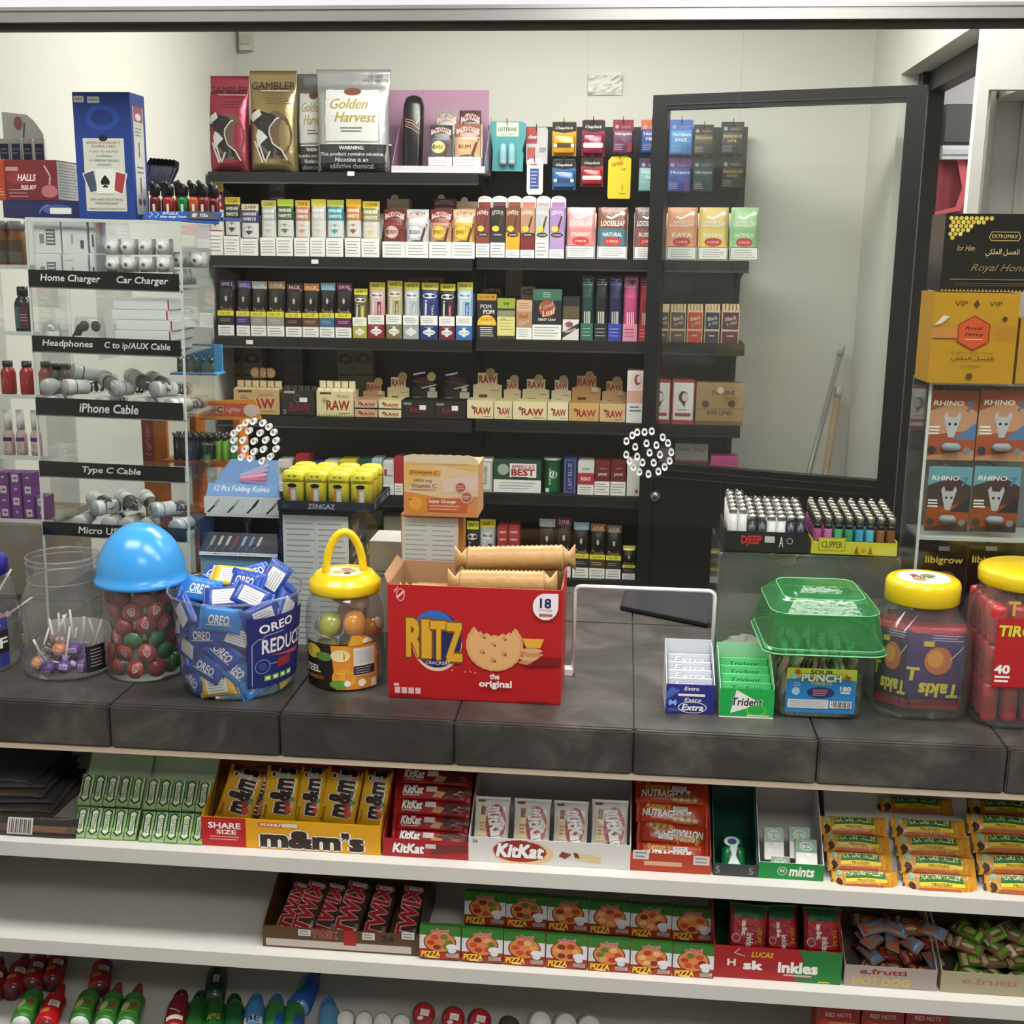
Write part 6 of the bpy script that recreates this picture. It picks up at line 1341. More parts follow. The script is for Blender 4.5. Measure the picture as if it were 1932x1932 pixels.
def extro(a):
    for i, n_ in enumerate((9, 7, 5, 4, 3, 1)):
        for j in range(n_): a.e(.05+.045*j+.02*(i % 2), .94-.05*i, .021, None, H('d8b84a') if (i+j) % 3 else H('e8d070'), 6)
    a.l([(.4, .7), (.42, .77), (.66, .77), (.68, .7), (.66, .66), (.42, .66)], .0012, H('c8b070'), True); a.t('EXTROMAX', .54, .715, .23, .05, H('d8c080'), .01); a.t('\ufef2\ufedc\ufee0\ufee4\ufedf\ufe8d \ufede\ufeb4\ufecc\ufedf\ufe8d', .53, .5, .3, .11, H('e0cc98'), .01); a.t('for Him', .2, .56, .16, .07, H('c8b078'), .0, .3); a.t('Royal Honey', .54, .3, .56, .12, H('8a7a50'), -.005, .4); a.l([(.08, .16), (.9, .16)], .001, H('b89a50')); a.lines(.1, .07, .9, .12, 2, H('6a5a38'), .3)
    for i in range(30): a.p([(i/30, 0), ((i+1)/30, 0), ((i+.5)/30, .035)], H('b08a30'))
pbox('honey_box', 'black honey carton with gold honeycomb corner on top of the gold one', 'box', 1779, 1990, 404, 550, yr-.02, .10, H('1d1a19'), extro, z0=gz2, m=GLOSS)

# ================================================================== on the counter in front of the glass
def jarpos(cx, by, wpx):
    f_ = U(cx, by, z=C); R = .07
    for _ in range(4): R = (U(cx+wpx/2, by-120, y=f_.y+R).x-U(cx-wpx/2, by-120, y=f_.y+R).x)/2
    c_ = Vector((U(cx, by-60, y=f_.y+R).x, f_.y+R, C+.0005))
    if c_.y+R > G-.006: c_.y = G-.006-R
    return c_, R
def zat(c_, cx, py): return U(cx, py, y=c_.y).z-c_.z
def cwrap(R, inset=0):
    return lambda x, y, z: ((R+.0005-y)*sin(x/R), -(R+.0005-y)*cos(x/R), z)
def ringtube(m, R, z, r, c): m.tube([(R*cos(2*PI*k/28), R*sin(2*PI*k/28), z) for k in range(28)], r, c, 6, True)
rnd = random.Random(11)
# ---- lollipop kinds
def lolly(label, grp, c, c2):
    o = thing('lollipop', label, 'lollipop', (0, 0, 0), 0, grp)
    MB().ell((0, 0, 0), .0145, .0145, .0135, c, 12, 8).build('candy_head', WRAP, o)
    a = Art(.02, .016, n=2); a.r(.1, .2, .9, .8, c2); a.t('POP', .5, .5, .6, .35, c, .03); a.warp(lambda x, y, z: (.0148*sin(x/.0148)*1.0, -(.015-y)*cos(x/.0148)*cos((z-.008)/.0148), .0148*sin((z-.008)/.0148))).build(o, m=WRAP, name='wrapper_print')
    MB().lathe([(.004, .011), (.008, .022)], c2, 10, cap0=False, cap1=False).build('wrapper_frill', WRAP, o); MB().tube([(0, 0, .01), (0, 0, .075)], .0021, H('e9e6e0'), 7).build('stick', PLAST, o)
    return o
lol = None
# open jar with lollipops
c_, R = jarpos(134, 1287, 160); JP = (c_, R)
hN, hT, hS = zat(c_, 136, 1092), zat(c_, 136, 1048), zat(c_, 136, 1120)
jr = thing('candy_jar', 'open clear jar with a few purple lollipops at the bottom', 'jar', c_)
rn = R*.76
MB().lathe([(R*.9, .001), (R*.97, .008), (R, .025), (R, hS*.72), (R*.98, hS*.86), (R*.9, hS), (rn, hN), (rn, hT)], W_, 36, cap0=True, cap1=False).build('jar_body', JAR, jr)
for q in (hT, hT-.010, hN+.002): m = MB(); ringtube(m, rn+.0012, q, .0016 if q != hT else .0022, H('d8dcdc')); m.build('neck_thread', JAR, jr)
a = Art(R*2.3, .062, n=10); a.r(0, 0, 1, 1, H('c3bdb4')); a.warp(cwrap(R*.985)).build(jr, (0, 0, .012), (0, 0, 2.85), name='rear_label')
a = Art(R*.5, .05, n=4); a.r(0, 0, 1, 1, H('231f1f')); a.lines(.2, .15, .9, .9, 6, H('b8b4ae'), .25); a.warp(cwrap(R)).build(jr, (0, 0, .012), (0, 0, 1.05), name='label')
kinds = [lolly('purple wrapped lollipop in the open jar', 'lollipops in the open jar', H('6a3a96'), H('c9b8dc')), lolly('orange wrapped lollipop in the open jar', 'lollipops in the open jar', H('d8885c'), H('ecd0bc')), lolly('dark brown wrapped lollipop in the open jar', 'lollipops in the open jar', H('43302c'), H('c8beb8'))]
spots = [(-.62, -.35, .016, 0, .35, 1), (-.25, -.62, .016, .5, -.1, 0), (.15, -.6, .018, -.3, .15, 0), (.55, -.45, .018, .1, -1.45, 0), (.1, -.1, .017, .2, .3, 2), (-.35, .1, .018, -.2, -.25, 0), (.5, .1, .02, -.3, .2, 0), (-.05, -.35, .046, .15, .1, 1), (.3, -.3, .046, -.1, -.1, 0), (-.35, -.25, .047, .1, .5, 2), (.15, .45, .018, 0, .1, 0), (-.3, .55, .018, .1, 0, 2), (.55, .5, .018, .2, -.1, 0)]
used = set()
for fx, fy, z, rx_, ry_, k in spots:
    p = Vector((c_.x+fx*R*.92, c_.y+fy*R*.92, C+z)); o = kinds[k] if k not in used else dup(kinds[k]); used.add(k); o.location = p; o.rotation_euler = (rx_, ry_, rnd.random()*.6-.3)

# blue lidded jar at the far left
c_, R = jarpos(-32, 1270, 168)
c_.y = min(c_.y, G-.006-R)
jl = thing('candy_jar', 'candy jar with dark blue lid cut by the left photo edge', 'jar', c_); hN = zat(c_, -32, 1090); hT = zat(c_, -32, 1062)
MB().lathe([(R*.9, .001), (R*.97, .008), (R, .02), (R, hN*.82), (R*.92, hN*.94), (R*.8, hN), (R*.8, hT)], W_, 32, cap1=False).build('jar_body', JAR, jl)
MB().lathe([(R*.84, hT-.022), (R*.88, hT-.02), (R*.88, hT+.004), (R*.8, hT+.012), (R*.4, hT+.014), (R*.38, hT+.018), (R*.1, hT+.018)], H('2a2a8c'), 32).build('lid', PLAST, jl)
MB().lathe([(R*.36, hT+.0185), (R*.1, hT+.0195)], H('4a90d8'), 24).build('lid_disc', PLAST, jl)
a = Art(R*2.2, .095, n=10); a.r(0, 0, 1, 1, H('3a3f8c')); a.r(.0, .35, .62, 1, H('e0ddd6')); a.lines(.05, .4, .6, .95, 9, H('5a5a9a'), .3); a.r(.62, .2, .86, .8, H('e0a02c')); a.e(.74, .62, .08, .07, H('c8603c'), 12); a.e(.74, .3, .1, .14, H('6a9a34'), 14); a.e(.82, .86, .1, .1, H('c8d8b0'), 12); a.r(.88, .3, 1, .75, H('1f1f1c')); a.t('F', .94, .5, .08, .2, W_, .03); a.warp(cwrap(R)).build(jl, (0, 0, .01), (0, 0, .25), name='label')
pk = lolly('pink wrapped lollipop in the far left jar', 'lollipops in the far left jar', H('b0688c'), H('d8c4cc')); vi = lolly('violet wrapped lollipop in the far left jar', 'lollipops in the far left jar', H('4a3c84'), H('c8c4d8'))
first = {0: 1, 1: 1}
for i in range(16):
    a_, rr, k = i*2.4, R*.62*(1 if i % 3 else .35), i % 2; src = (pk, vi)[k]; o = src if first[k] else dup(src); first[k] = 0
    o.location = (c_.x+rr*cos(a_), c_.y+rr*sin(a_), C+.02+.008*i); o.rotation_euler = (rnd.uniform(-1, 1), rnd.uniform(-1, 1), rnd.random()*3)

# jar under the blue bowl lid, red and green gummies
c_, R = jarpos(286, 1283, 144); c_.y = min(c_.y, G-.006-.082)
hR = zat(c_, 286, 1094)
jb = thing('candy_jar', 'jar of red and green gummies under an upturned blue bowl lid', 'jar', c_)
MB().lathe([(R*.86, .001), (R*.95, .006), (R, .022), (R, hR*.8), (R*.96, hR*.92), (R*.95, hR)], W_, 36, cap1=False).build('jar_body', JAR, jb)
RB = (U(370, 1090, y=c_.y).x-U(206, 1090, y=c_.y).x)/2; zB = zat(c_, 286, 1092); hB = zat(c_, 286, 1000)-zB+.006
prof = [(RB*1.0, zB-.004), (RB*1.02, zB-.002), (RB*1.02, zB+.004), (RB*.965, zB+.007)]+[(RB*.965*cos(t), zB+.007+hB*sin(t)) for t in [PI/2*k/12 for k in range(1, 12)]]+[(RB*.03, zB+.007+hB)]
MB().lathe(prof, H('3f9ae0'), 40, cap0=True).build('bowl_lid', PLAST, jb)
def gum(label, c, c2, pr):
    o = thing('gummy_cup', label, 'gummy', (0, 0, 0), 0, 'gummy cups in the bowl lidded jar'); Rg = .0165
    MB().lathe([(Rg, 0), (Rg*.98, .003), (Rg*.8, .0085), (Rg*.4, .0115), (Rg*.05, .012)], c, 18).build('gummy_dome', PLAST, o, None, (-PI/2, 0, 0)); MB().lathe([(Rg*1.06, -.001), (Rg*1.06, 0)], c2, 18).build('foil_lid', PLAST, o, None, (-PI/2, 0, 0))
    if pr: a = Art(.03, .03); a.p([(.28, .72), (.5, .8), (.72, .72), (.7, .42), (.5, .22), (.3, .42)], H('e4dcd8')); a.p([(.33, .68), (.5, .74), (.67, .68), (.65, .45), (.5, .29), (.35, .45)], H('c04a44')); a.r(.42, .42, .58, .62, H('d8d4dc')); a.r(.46, .46, .54, .58, H('4a4a7a')); a.build(o, (0, -.0012, -.015), name='lid_print')
    return o
gr_, gg = gum('red gummy cup with a shield print in the bowl lidded jar', H('86251f'), H('ae4238'), 1), gum('plain green gummy cup in the bowl lidded jar', H('2f6a34'), H('3f7a44'), 0)
fg = {0: 1, 1: 1}; Rg = R-.018
for lay in range(6):
    for k in range(9):
        a_ = 2*PI*(k+.5*(lay % 2))/9+.1*rnd.random(); kk = 1 if rnd.random() < .34 else 0; src = (gr_, gg)[kk]; o = src if fg[kk] else dup(src); fg[kk] = 0
        rr = R-.014-.003*rnd.random(); z = .022+lay*(hR-.035)/5.4+.006*rnd.random(); f2 = 0 if rnd.random() < .62 else PI
        o.location = (c_.x+rr*sin(a_)*(.96), c_.y-rr*cos(a_)*.96, C+z); o.rotation_euler = (rnd.uniform(-.3, .3), rnd.uniform(0, 6), a_+f2+rnd.uniform(-.3, .3)) if False else Matrix.Rotation(a_+f2, 4, 'Z').to_euler()
        o.rotation_euler = (Matrix.Rotation(a_+f2+rnd.uniform(-.25, .25), 4, 'Z') @ Matrix.Rotation(rnd.uniform(-.3, .3), 4, 'X') @ Matrix.Rotation(rnd.uniform(-.6, .6), 4, 'Y')).to_euler()

# bucket of blue snack packs
c_, RT = jarpos(463, 1318, 233); R0 = RT*.86
hT = zat(c_, 462, 1108)
c_.y = min(c_.y, G-.006-RT)
bk_ = thing('snack_bucket', 'clear tapered bucket full of blue snack packets', 'bucket', c_)
MB().lathe([(R0*.94, .001), (R0, .008), (R0*1.01, .02), (RT*.97, hT-.012), (RT*.99, hT-.006), (RT*1.02, hT-.004), (RT*1.02, hT)], W_, 44, cap1=False).build('bucket_body', JAR, bk_); m = MB(); ringtube(m, RT*1.02, hT, .0022, H('dfe2e4')); m.build('rim', JAR, bk_)
sl_ = (RT-R0)/hT
def tw(x, y, z): r = R0+sl_*(z+.02)+.001-y; return (r*sin(x/R0), -r*cos(x/R0), z)
a = Art(RT*1.1, hT*.72, n=8); a.r(.0, .0, 1, 1, H('20286e')); a.l([(.06, .03), (.06, .62), (.14, .7), (.2, .7), (.24, .74), (.5, .76)], .0014, H('a8b4d8')); a.t('REDUCED', .62, .58, .86, .2, H('e8e4e8'), .03); a.p([(.3, .44), (.9, .42), (.8, .36)], H('c04a50')); a.ring(.2, .3, .1, .0016, H('8a98cc')); a.e(.2, .3, .06, None, H('3a4a9a'), 14); a.r(.42, .24, .66, .38, H('8a2c34')); a.l([(.3, .32), (.42, .32)], .0012, H('a8b4d8')); a.t('OREO', .4, .86, .5, .12, W_, .03, rot=.12)
for i in range(4): a.r(.22+.12*i, .08, .32+.12*i, .16, H('6ab23c')); a.r(.24+.12*i, .1, .3+.12*i, .14, W_)
a.warp(tw).build(bk_, (0, 0, .022), (0, 0, 1.1), name='label')
def snack(label, c, txt, tc, wl=True):
    o = thing('snack_packet', label, 'snack packet', (0, 0, 0), 0, 'snack packets in the bucket'); L_, W2, T_s = .074, .046, .018
    pillow(L_, W2, T_s, c).build('wrapper', WRAP, o); a = Art(L_, W2, n=6)
    if txt: a.t(txt, .5, .52, .5, .34, tc, .03, .15); a.l([(.2, .3), (.8, .34)], .0012, tc)
    else: a.r(.25, .2, .78, .8, H('dfe0e2')); a.lines(.28, .24, .75, .76, 5, H('7a7c86'), .25)
    a.warp(lambda x, y, z: pil_warp(L_, W2, T_s)(x, y, z-W2/2)).build(o, m=WRAP); return o
sk = [snack('blue snack packet showing its logo in the bucket', H('2450b4'), 'OREO', W_), snack('blue snack packet showing a white facts panel in the bucket', H('27479c'), None, W_), snack('yellow snack packet in the bucket', H('d8b83c'), None, K_), snack('bright blue snack packet in the bucket', H('2f7fd0'), 'OREO', W_)]
fs = {0: 1, 1: 1, 2: 1, 3: 1}
def putsk(k, p, M): o = sk[k] if fs[k] else dup(sk[k]); fs[k] = 0; o.location = p; o.rotation_euler = M.to_euler()
for lay in range(5):
    n_ = 9; z = .028+lay*(hT-.04)/4.6; rr = R0+sl_*z-.016
    for k in range(n_):
        a_ = 2*PI*(k+.5*(lay % 2))/n_+rnd.uniform(-.12, .12); kk = 2 if (lay == 0 and rnd.random() < .6) else rnd.choice((0, 1, 1, 1, 3, 0))
        putsk(kk, Vector((c_.x+rr*sin(a_), c_.y-rr*cos(a_), C+z)), Matrix.Rotation(a_, 4, 'Z') @ Matrix.Rotation(rnd.uniform(-.25, .1), 4, 'X') @ Matrix.Rotation(rnd.uniform(-.9, .9) if kk != 2 else rnd.uniform(-.2, .2), 4, 'Y'))
    if lay in (1, 3):
        for k in range(3): putsk(rnd.choice((0, 1)), Vector((c_.x+rr*.35*cos(k*2.1), c_.y+rr*.35*sin(k*2.1), C+z)), Matrix.Rotation(rnd.random()*6, 4, 'Z') @ Matrix.Rotation(-1.2, 4, 'X'))
for fx, fy, dz, k, M in ((-.55, -.35, .002, 3, (-.5, .1, -.15)), (-.12, .1, .016, 2, (-.9, .15, .2)), (.25, -.1, .012, 0, (-.55, .1, -.25)), (.68, .15, .012, 1, (-.35, -.9, .5)), (-.05, -.55, -.006, 1, (-.7, -.1, .1)), (.45, -.5, -.004, 1, (-.6, .5, .3)), (-.5, .35, .006, 0, (-.9, .3, -.4)), (.2, .5, .01, 0, (-.9, -.2, .6))):
    putsk(k, Vector((c_.x+fx*RT*.8, c_.y+fy*RT*.8, C+hT+dz)), Matrix.Rotation(M[2], 4, 'Z') @ Matrix.Rotation(M[0], 4, 'X') @ Matrix.Rotation(M[1], 4, 'Y'))

# mango jelly jar with handled lid
c_, R = jarpos(655, 1304, 146)
mj = thing('candy_jar', 'jelly jar with yellow handled lid holding green and orange fruit jellies', 'jar', c_); zl0, zl1 = zat(c_, 655, 1108), zat(c_, 655, 1078)
MB().lathe([(R*.9, .001), (R*.97, .008), (R, .025), (R, zl0*.72), (R*.97, zl0*.84), (R*.86, zl0*.95), (R*.8, zl0), (R*.8, zl0+.01)], W_, 36, cap1=False).build('jar_body', JAR, mj)
RLd = R*.90; yw = H('e8c71c')
MB().lathe([(RLd*.98, zl0-.004), (RLd, zl0), (RLd, zl0+.014), (RLd*.96, zl0+.018), (RLd*.86, zl0+.024), (RLd*.8, zl0+.03), (RLd*.78, zl0+.03), (RLd*.2, zl0+.03)], yw, 40).build('lid', PLAST, mj)
hh = zat(c_, 655, 1000)-(zl0+.03)
MB().tube([(RLd*.52*cos(t), 0, zl0+.026+(hh+.0)*sin(t)) for t in [PI*k/18 for k in range(19)]], .0075, yw, 10).build('handle', PLAST, mj, None, (0, 0, .35))
a = Art(RLd*1.1, RLd*1.1); a.e(.5, .5, .48, None, H('e8dcc0'), 22); a.e(.35, .4, .14, None, H('e89a4c'), 12); a.e(.62, .55, .16, None, H('8a9a4a'), 12); a.e(.5, .68, .14, None, H('c86a8a'), 12); a.e(.6, .32, .1, None, H('4a4434'), 10); a.build(mj, (0, -RLd*.55, zl0+.0302), (-PI/2, 0, 0), name='lid_sticker')
def cw(x, y, z): r = R+.0006-y; return (r*sin(x/R), -r*cos(x/R), z)
a = Art(R*2.0, .085, n=10); a.r(0, 0, 1, 1, H('1f1a16')); a.e(.12, .8, .14, .16, H('d8c23c'), 12); a.e(.3, .72, .12, .1, H('5a8a3c'), 12); a.t('ZEEL', .12, .42, .26, .14, W_, .04); a.t('MANGO', .16, .24, .28, .08, H('e07a2c'), .03); a.p([(.4, .98), (1, .98), (1, 0), (.46, 0)], H('e0902c')); a.e(.56, .26, .15, .22, H('e8a834'), 16); a.e(.5, .12, .12, .1, H('6a9a3c'), 12); a.e(.52, .76, .12, .14, H('e8d8a0'), 14); a.r(.68, .3, .96, .92, H('e8ddd4')); a.r(.7, .58, .94, .86, H('d0d0d0')); a.r(.68, .32, .96, .52, H('2a2a3c')); a.lines(.7, .34, .94, .5, 3, H('b8b8c4'), .3); a.e(.6, .14, .04, None, W_, 10); a.e(.78, .14, .05, None, W_, 10); a.r(.9, .02, .98, .2, W_); a.p([(.62, .98), (.8, .98), (.76, 1.2), (.66, 1.2)], H('e0a030'))
a.warp(cw).build(mj, (0, 0, .004), (0, 0, .05), name='label')
JEL = mat('jelly_cup', 0.15, grain=0.03, spec=.6)
def jelly(label, c):
    o = thing('fruit_jelly', label, 'jelly', (0, 0, 0), 0, 'fruit jellies in the handled jar'); m = MB()
    m.loft([[(r*cos(2*PI*j/16), r*sin(2*PI*j/16)*.8, z) for j in range(16)] for r, z in ((.004, -.026), (.015, -.022), (.021, -.010), (.0225, .002), (.019, .014), (.012, .021), (.004, .024))], c); m.build('jelly_body', JEL, o); MB().lathe([(.012, .0235), (.0125, .0245), (.003, .0255)], H('d8d0b0'), 12).build('foil_lid', PLAST, o); return o
je = [jelly('orange fruit jelly in the handled jar', H('e89a1c')), jelly('lime green fruit jelly in the handled jar', H('a9ad3a'))]; fj = {0: 1, 1: 1}
for fx, fy, z, k, rx_ in ((-.28, -.55, .125, 1, 2.6), (.35, -.5, .127, 0, 2.9), (.0, .35, .13, 0, .4), (-.5, .3, .1, 1, 1.2), (.55, .35, .1, 0, 1.0), (.45, -.45, .085, 0, 1.3), (-.35, -.4, .078, 1, .4), (.1, -.2, .04, 1, 1.4), (-.4, -.1, .036, 0, .3), (.5, .1, .045, 0, .8), (0, .5, .06, 1, .2), (.3, 0, .165, 0, 1.5), (-.15, .25, .17, 1, .9)):
    o = je[k] if fj[k] else dup(je[k]); fj[k] = 0; o.location = (c_.x+fx*R, c_.y+fy*R, C+z*zl0/.19); o.rotation_euler = (rx_, .3*fx, fx*2)

# ---- red cracker box
fb = U(733, 1316, z=C); fb2 = U(1057, 1331, z=C)
yy = (fb.y+fb2.y)/2; w = (fb2-fb).length; rzz = math.atan2(fb2.y-fb.y, fb2.x-fb.x)
h = U(897, 1109, y=yy).z-C; dpt = .155
rb_ = thing('cracker_box', 'large red cracker carton with its top torn open', 'box', ((fb.x+fb2.x)/2, yy, C+.0005), rzz)
red, brn = H('b5151b'), H('a5805c')
m = MB(); t = .0018
m.box(-w/2, w/2, 0, t, 0, h, red); m.build('front_panel', CARTON, rb_)
MB().box(-w/2, w/2, dpt-t, dpt, 0, h+.004, red).build('back_panel', CARTON, rb_)
for x in (-w/2, w/2-t): MB().box(x, x+t, t, dpt-t, 0, h+.002, red).build('side_panel', CARTON, rb_)
MB().box(-w/2, w/2, 0, dpt, 0, .002, red).build('bottom_panel', CARTON, rb_)
MB().box(-w/2+t, w/2-t, dpt-t-.001, dpt-t, .004, h+.004, brn).box(-w/2+t, -w/2+t+.001, t, dpt-t, .004, h+.002, brn).box(w/2-t-.001, w/2-t, t, dpt-t, .004, h+.002, brn).box(-w/2+t, w/2-t, t, t+.001, .004, h, brn).build('kraft_lining', MATTE, rb_)
MB().sheet([(-w/2, t, h), (-w/2, dpt-t, h+.002), (-w/2-.012, dpt-t, h+.014), (-w/2-.01, t+.02, h+.012)], (1, 0, .3), .0012, brn).build('torn_flap', MATTE, rb_)
a = Art(w, h); a.ring(.075, .915, .022, .0014, H('f0c4c4'), rv=.052); a.l([(.055, .89), (.095, .945)], .0035, H('f0c4c4')); a.l([(.035, .95), (.055, .965)], .0012, H('f0c4c4')); a.l([(.04, .935), (.06, .985)], .0012, H('f0c4c4'))
a.e(.285, .52, .145, .265, H('e8c8a8'), 36, PI, 2*PI); a.e(.285, .535, .142, .25, H('1d2d74'), 36); a.e(.27, .6, .125, .19, H('2a6ab4'), 30); a.e(.29, .5, .135, .21, H('1c2458'), 30)
for ltr, pts in (('R', None),): pass
for s_, u, wdt in (('R', .155, .085), ('I', .225, .034), ('T', .295, .088), ('Z', .385, .085)): a.t(s_, u, .545-.12*(u-.15), wdt, .31, H('d8a42c'), .05, out=(H('7a4a10'), .03))
a.t('CRACKERS', .29, .33, .14, .03, H('e8e8f0'), .01)
ck = []
for i in range(48):
    t_ = 2*PI*i/48; ru, rv = .163, .225; k = 1+.02*(i % 2)
    u, v = .618+ru*k*cos(t_), .505+rv*k*sin(t_)
    if PI*.28 < t_ < PI*.72: v = .60-.02*(i % 2)+.05*abs(t_-PI/2)
    ck.append((u, v))
a.p(ck, H('d8a066')); a.p([(.618+(u-.618)*.9, .5+(v-.505)*.9) for u, v in ck], H('e0ac74'))
for u, v in ((.56, .57), (.68, .56), (.62, .505), (.555, .44), (.68, .43), (.62, .37)): a.e(u, v, .008, None, H('7a4a28'), 8); a.e(u-.012, v+.012, .012, None, H('cf9458'), 8)
for i in range(4): a.e(.83, .37+.035*i, .075-.004*i, .022, H(('c88a58', 'd8a878')[i % 2]), 16)
a.p([(.775, .58), (.9, .58), (.88, .5), (.8, .5)], H('e8a83c')); a.p([(.79, .33), (1, .36), (1, .42), (.88, .42)], H('7a0f14'))
a.e(.905, .86, .072, .115, H('efe6ec'), 26); a.r(.905, .86, .977, .975, H('efe6ec')); a.t('18', .905, .89, .06, .08, H('1c2458'), .04); a.t('STACKS', .905, .83, .075, .02, H('8a5a6a'), .01); a.r(.87, .775, .945, .8, H('b0664c'))
a.t('the', .62, .235, .055, .05, W_, .03); a.t('original', .625, .16, .185, .075, W_, .04)
for i in range(4): a.r(.04+.04*i, .05, .072+.04*i, .105, H('e8b8b8'))
a.r(.035, .115, .065, .14, H('e8b8b8')); a.lines(.76, .012, .96, .03, 1, H('7a0f14'), .8)
for u, v in ((.375, .275), (.45, .265), (.48, .27), (.51, .262)): a.e(u, v, .007, .008, H('d8806c'), 8)
a.build(rb_, (0, 0, 0))
SLV = mat('waxed_sleeve', 0.3, col='b8905a', bump=.3, bscale=90, grain=.12)
def sleeve(label, p, L_, rot):
    o = thing('cracker_sleeve', label, 'cracker sleeve', p, rot, 'cracker sleeves in the red carton'); n_ = 20
    rg = []
    for i in range(n_*2+1):
        r = .0225+(.0022 if i % 2 else 0); rg.append([(L_*(i/(n_*2)-.5), r*cos(2*PI*j/16), r*sin(2*PI*j/16)) for j in range(16)])
    MB().loft(rg, H('c69a5e')).build('sleeve_body', SLV, o)
    for s_ in (-1, 1): MB().loft([[(s_*L_/2, .0225*cos(2*PI*j/12), .0225*sin(2*PI*j/12)) for j in range(12)], [(s_*(L_/2+.01), .011*cos(2*PI*j/12), .011*sin(2*PI*j/12)) for j in range(12)], [(s_*(L_/2+.022), .004*cos(2*PI*j/12)*2, .026*sin(2*PI*j/12)) for j in range(12)]], H('c8a06a')).build('twisted_end', SLV, o)
bm_ = Matrix.Translation((rb_.location)) @ Matrix.Rotation(rzz, 4, 'Z')
def inb(x, y, z): return bm_ @ Vector((x, y, z))
for x, y, z, L_, r_, nm in ((.045, .04, h-.002, .15, (0, -.02, rzz), 'front'), (.062, .1, h+.029, .175, (0, -.04, rzz+.05), 'rear'), (.045, .07, h-.055, .15, (0, 0, rzz), 'lower')): sleeve('%s waxed sleeve of crackers sticking out of the red carton' % nm, inb(x, y, z), L_, r_)
sleeve('low waxed sleeve lying inside the left of red carton', inb(-.085, .05, h-.035), .07, (0, .05, rzz+.15))
sleeve('deep waxed sleeve lying at the back of red carton', inb(-.085, .11, h-.05), .07, (0, 0, rzz))
p = inb(-.04, .03, h-.0105); tag(MB().sheet([(0, 0, 0), (.05, .004, .004), (.046, .02, .01), (.004, .018, .006)], (0, 0, 1), .001, H('c8a878')).build('paper_scrap', MATTE, None, p), 'torn scrap of brown paper inside the red carton', 'paper')

# ---- gum boxes
def gumbox(l, r, bt, tp, desc, c, tray, fa, pk_c, txt, grp, rows):
    fb = U((l+r)/2, bt, z=C); w = U(r, bt-40, y=fb.y).x-U(l, bt-40, y=fb.y).x; hf = U((l+r)/2, tp, y=fb.y).z-C
    o = thing('gum_display_box', desc, 'box', (fb.x, fb.y, C+.0005), .02); d = .10
    MB().box(-w/2, w/2, 0, .0012, 0, hf, c).build('front_panel', CARTON, o)
    for x in (-w/2, w/2-.0012): MB().sheet([(x, .0012, 0), (x, d, 0), (x, d, hf+.045), (x, d*.75, hf+.045), (x, .0012, hf)], (1, 0, 0), .0012, tray).build('side_panel', CARTON, o)
    MB().box(-w/2, w/2, d-.0012, d, 0, hf+.05, tray).build('back_panel', CARTON, o); MB().box(-w/2, w/2, 0, d, 0, .0012, tray).build('bottom_panel', CARTON, o)
    a = Art(w, hf); fa(a); a.build(o)
    for i in range(rows):
        q = Vector((fb.x, fb.y+.006+i*.0215, C+.008+.0075*i)); pw, ph = w*.93, hf*.98
        g_ = thing('gum_pack', '%s, number %s from the front' % (grp, ['one', 'two', 'three', 'four'][i]), 'gum', q, (-.25, 0, .02), grp+' row'); MB().rrect([(0, pw/2-.001, .005, .003), (.001, pw/2, .006, .004), (ph-.001, pw/2, .006, .004), (ph, pw/2-.001, .005, .003)], pk_c, 0, .006, k=2, smooth=False).build('pack_body', GLOSS, g_)
        a = Art(pw, ph); txt(a); a.build(g_, m=GLOSS)
def ex_f(a): a.r(0, 0, 1, 1, H('2b2f88')); a.p([(0, .45), (.3, .8), (.1, .9), (0, .7)], H('4a6ac0')); a.t('Extra', .52, .86, .3, .13, W_, .03, .25); a.r(.25, .6, .8, .68, W_); a.t('Extra', .55, .48, .34, .12, W_, .03, .25); a.e(.55, .22, .3, .2, W_, 16); a.e(.55, .22, .28, .175, H('2b2f88'), 16); a.t('Extra', .55, .22, .44, .2, W_, .04, .25); a.l([(.08, .45), (.2, .3)], .003, H('9ac0ec')); a.l([(.08, .3), (.2, .45)], .003, H('9ac0ec')); a.l([(.06, .37), (.22, .37)], .003, H('9ac0ec')); a.lines(.05, .08, .3, .18, 2, H('8a98d0'))
gumbox(1255, 1347, 1347, 1292, 'dark blue chewing gum display box on the counter', H('2b2f88'), H('cfd3d8'), ex_f, H('c9ced6'), lambda a: (a.t('Extra', .5, .8, .7, .2, H('e8eaee'), .05, .2, out=(H('7a8298'), .03)), a.r(0, 0, 1, .5, H('aab2c4'))), 'silver and blue gum pack in the dark blue box', 4)
def tri_f(a): a.r(0, 0, 1, 1, H('1faa50')); a.p([(.2, .15), (.78, .5), (.3, .95)], W_); a.t('Trident', .5, .55, .56, .26, H('2a2a30'), .03, .12, out=(W_, .04)); a.e(.68, .25, .2, .2, H('5fc23c'), 20); a.e(.68, .28, .15, .14, H('1faa50'), 16); a.r(0, 0, 1, .05, W_); a.lines(.5, .06, .95, .12, 1, W_, .6)
gumbox(1356, 1459, 1355, 1300, 'green chewing gum display box beside the dark blue one', H('1faa50'), H('9ad0aa'), tri_f, H('5cc47c'), lambda a: (a.t('Trident', .5, .8, .6, .16, H('2f7a4a'), .02, .12), a.r(0, 0, 1, .55, H('6fce8c'))), 'light green gum pack in the green box', 4)

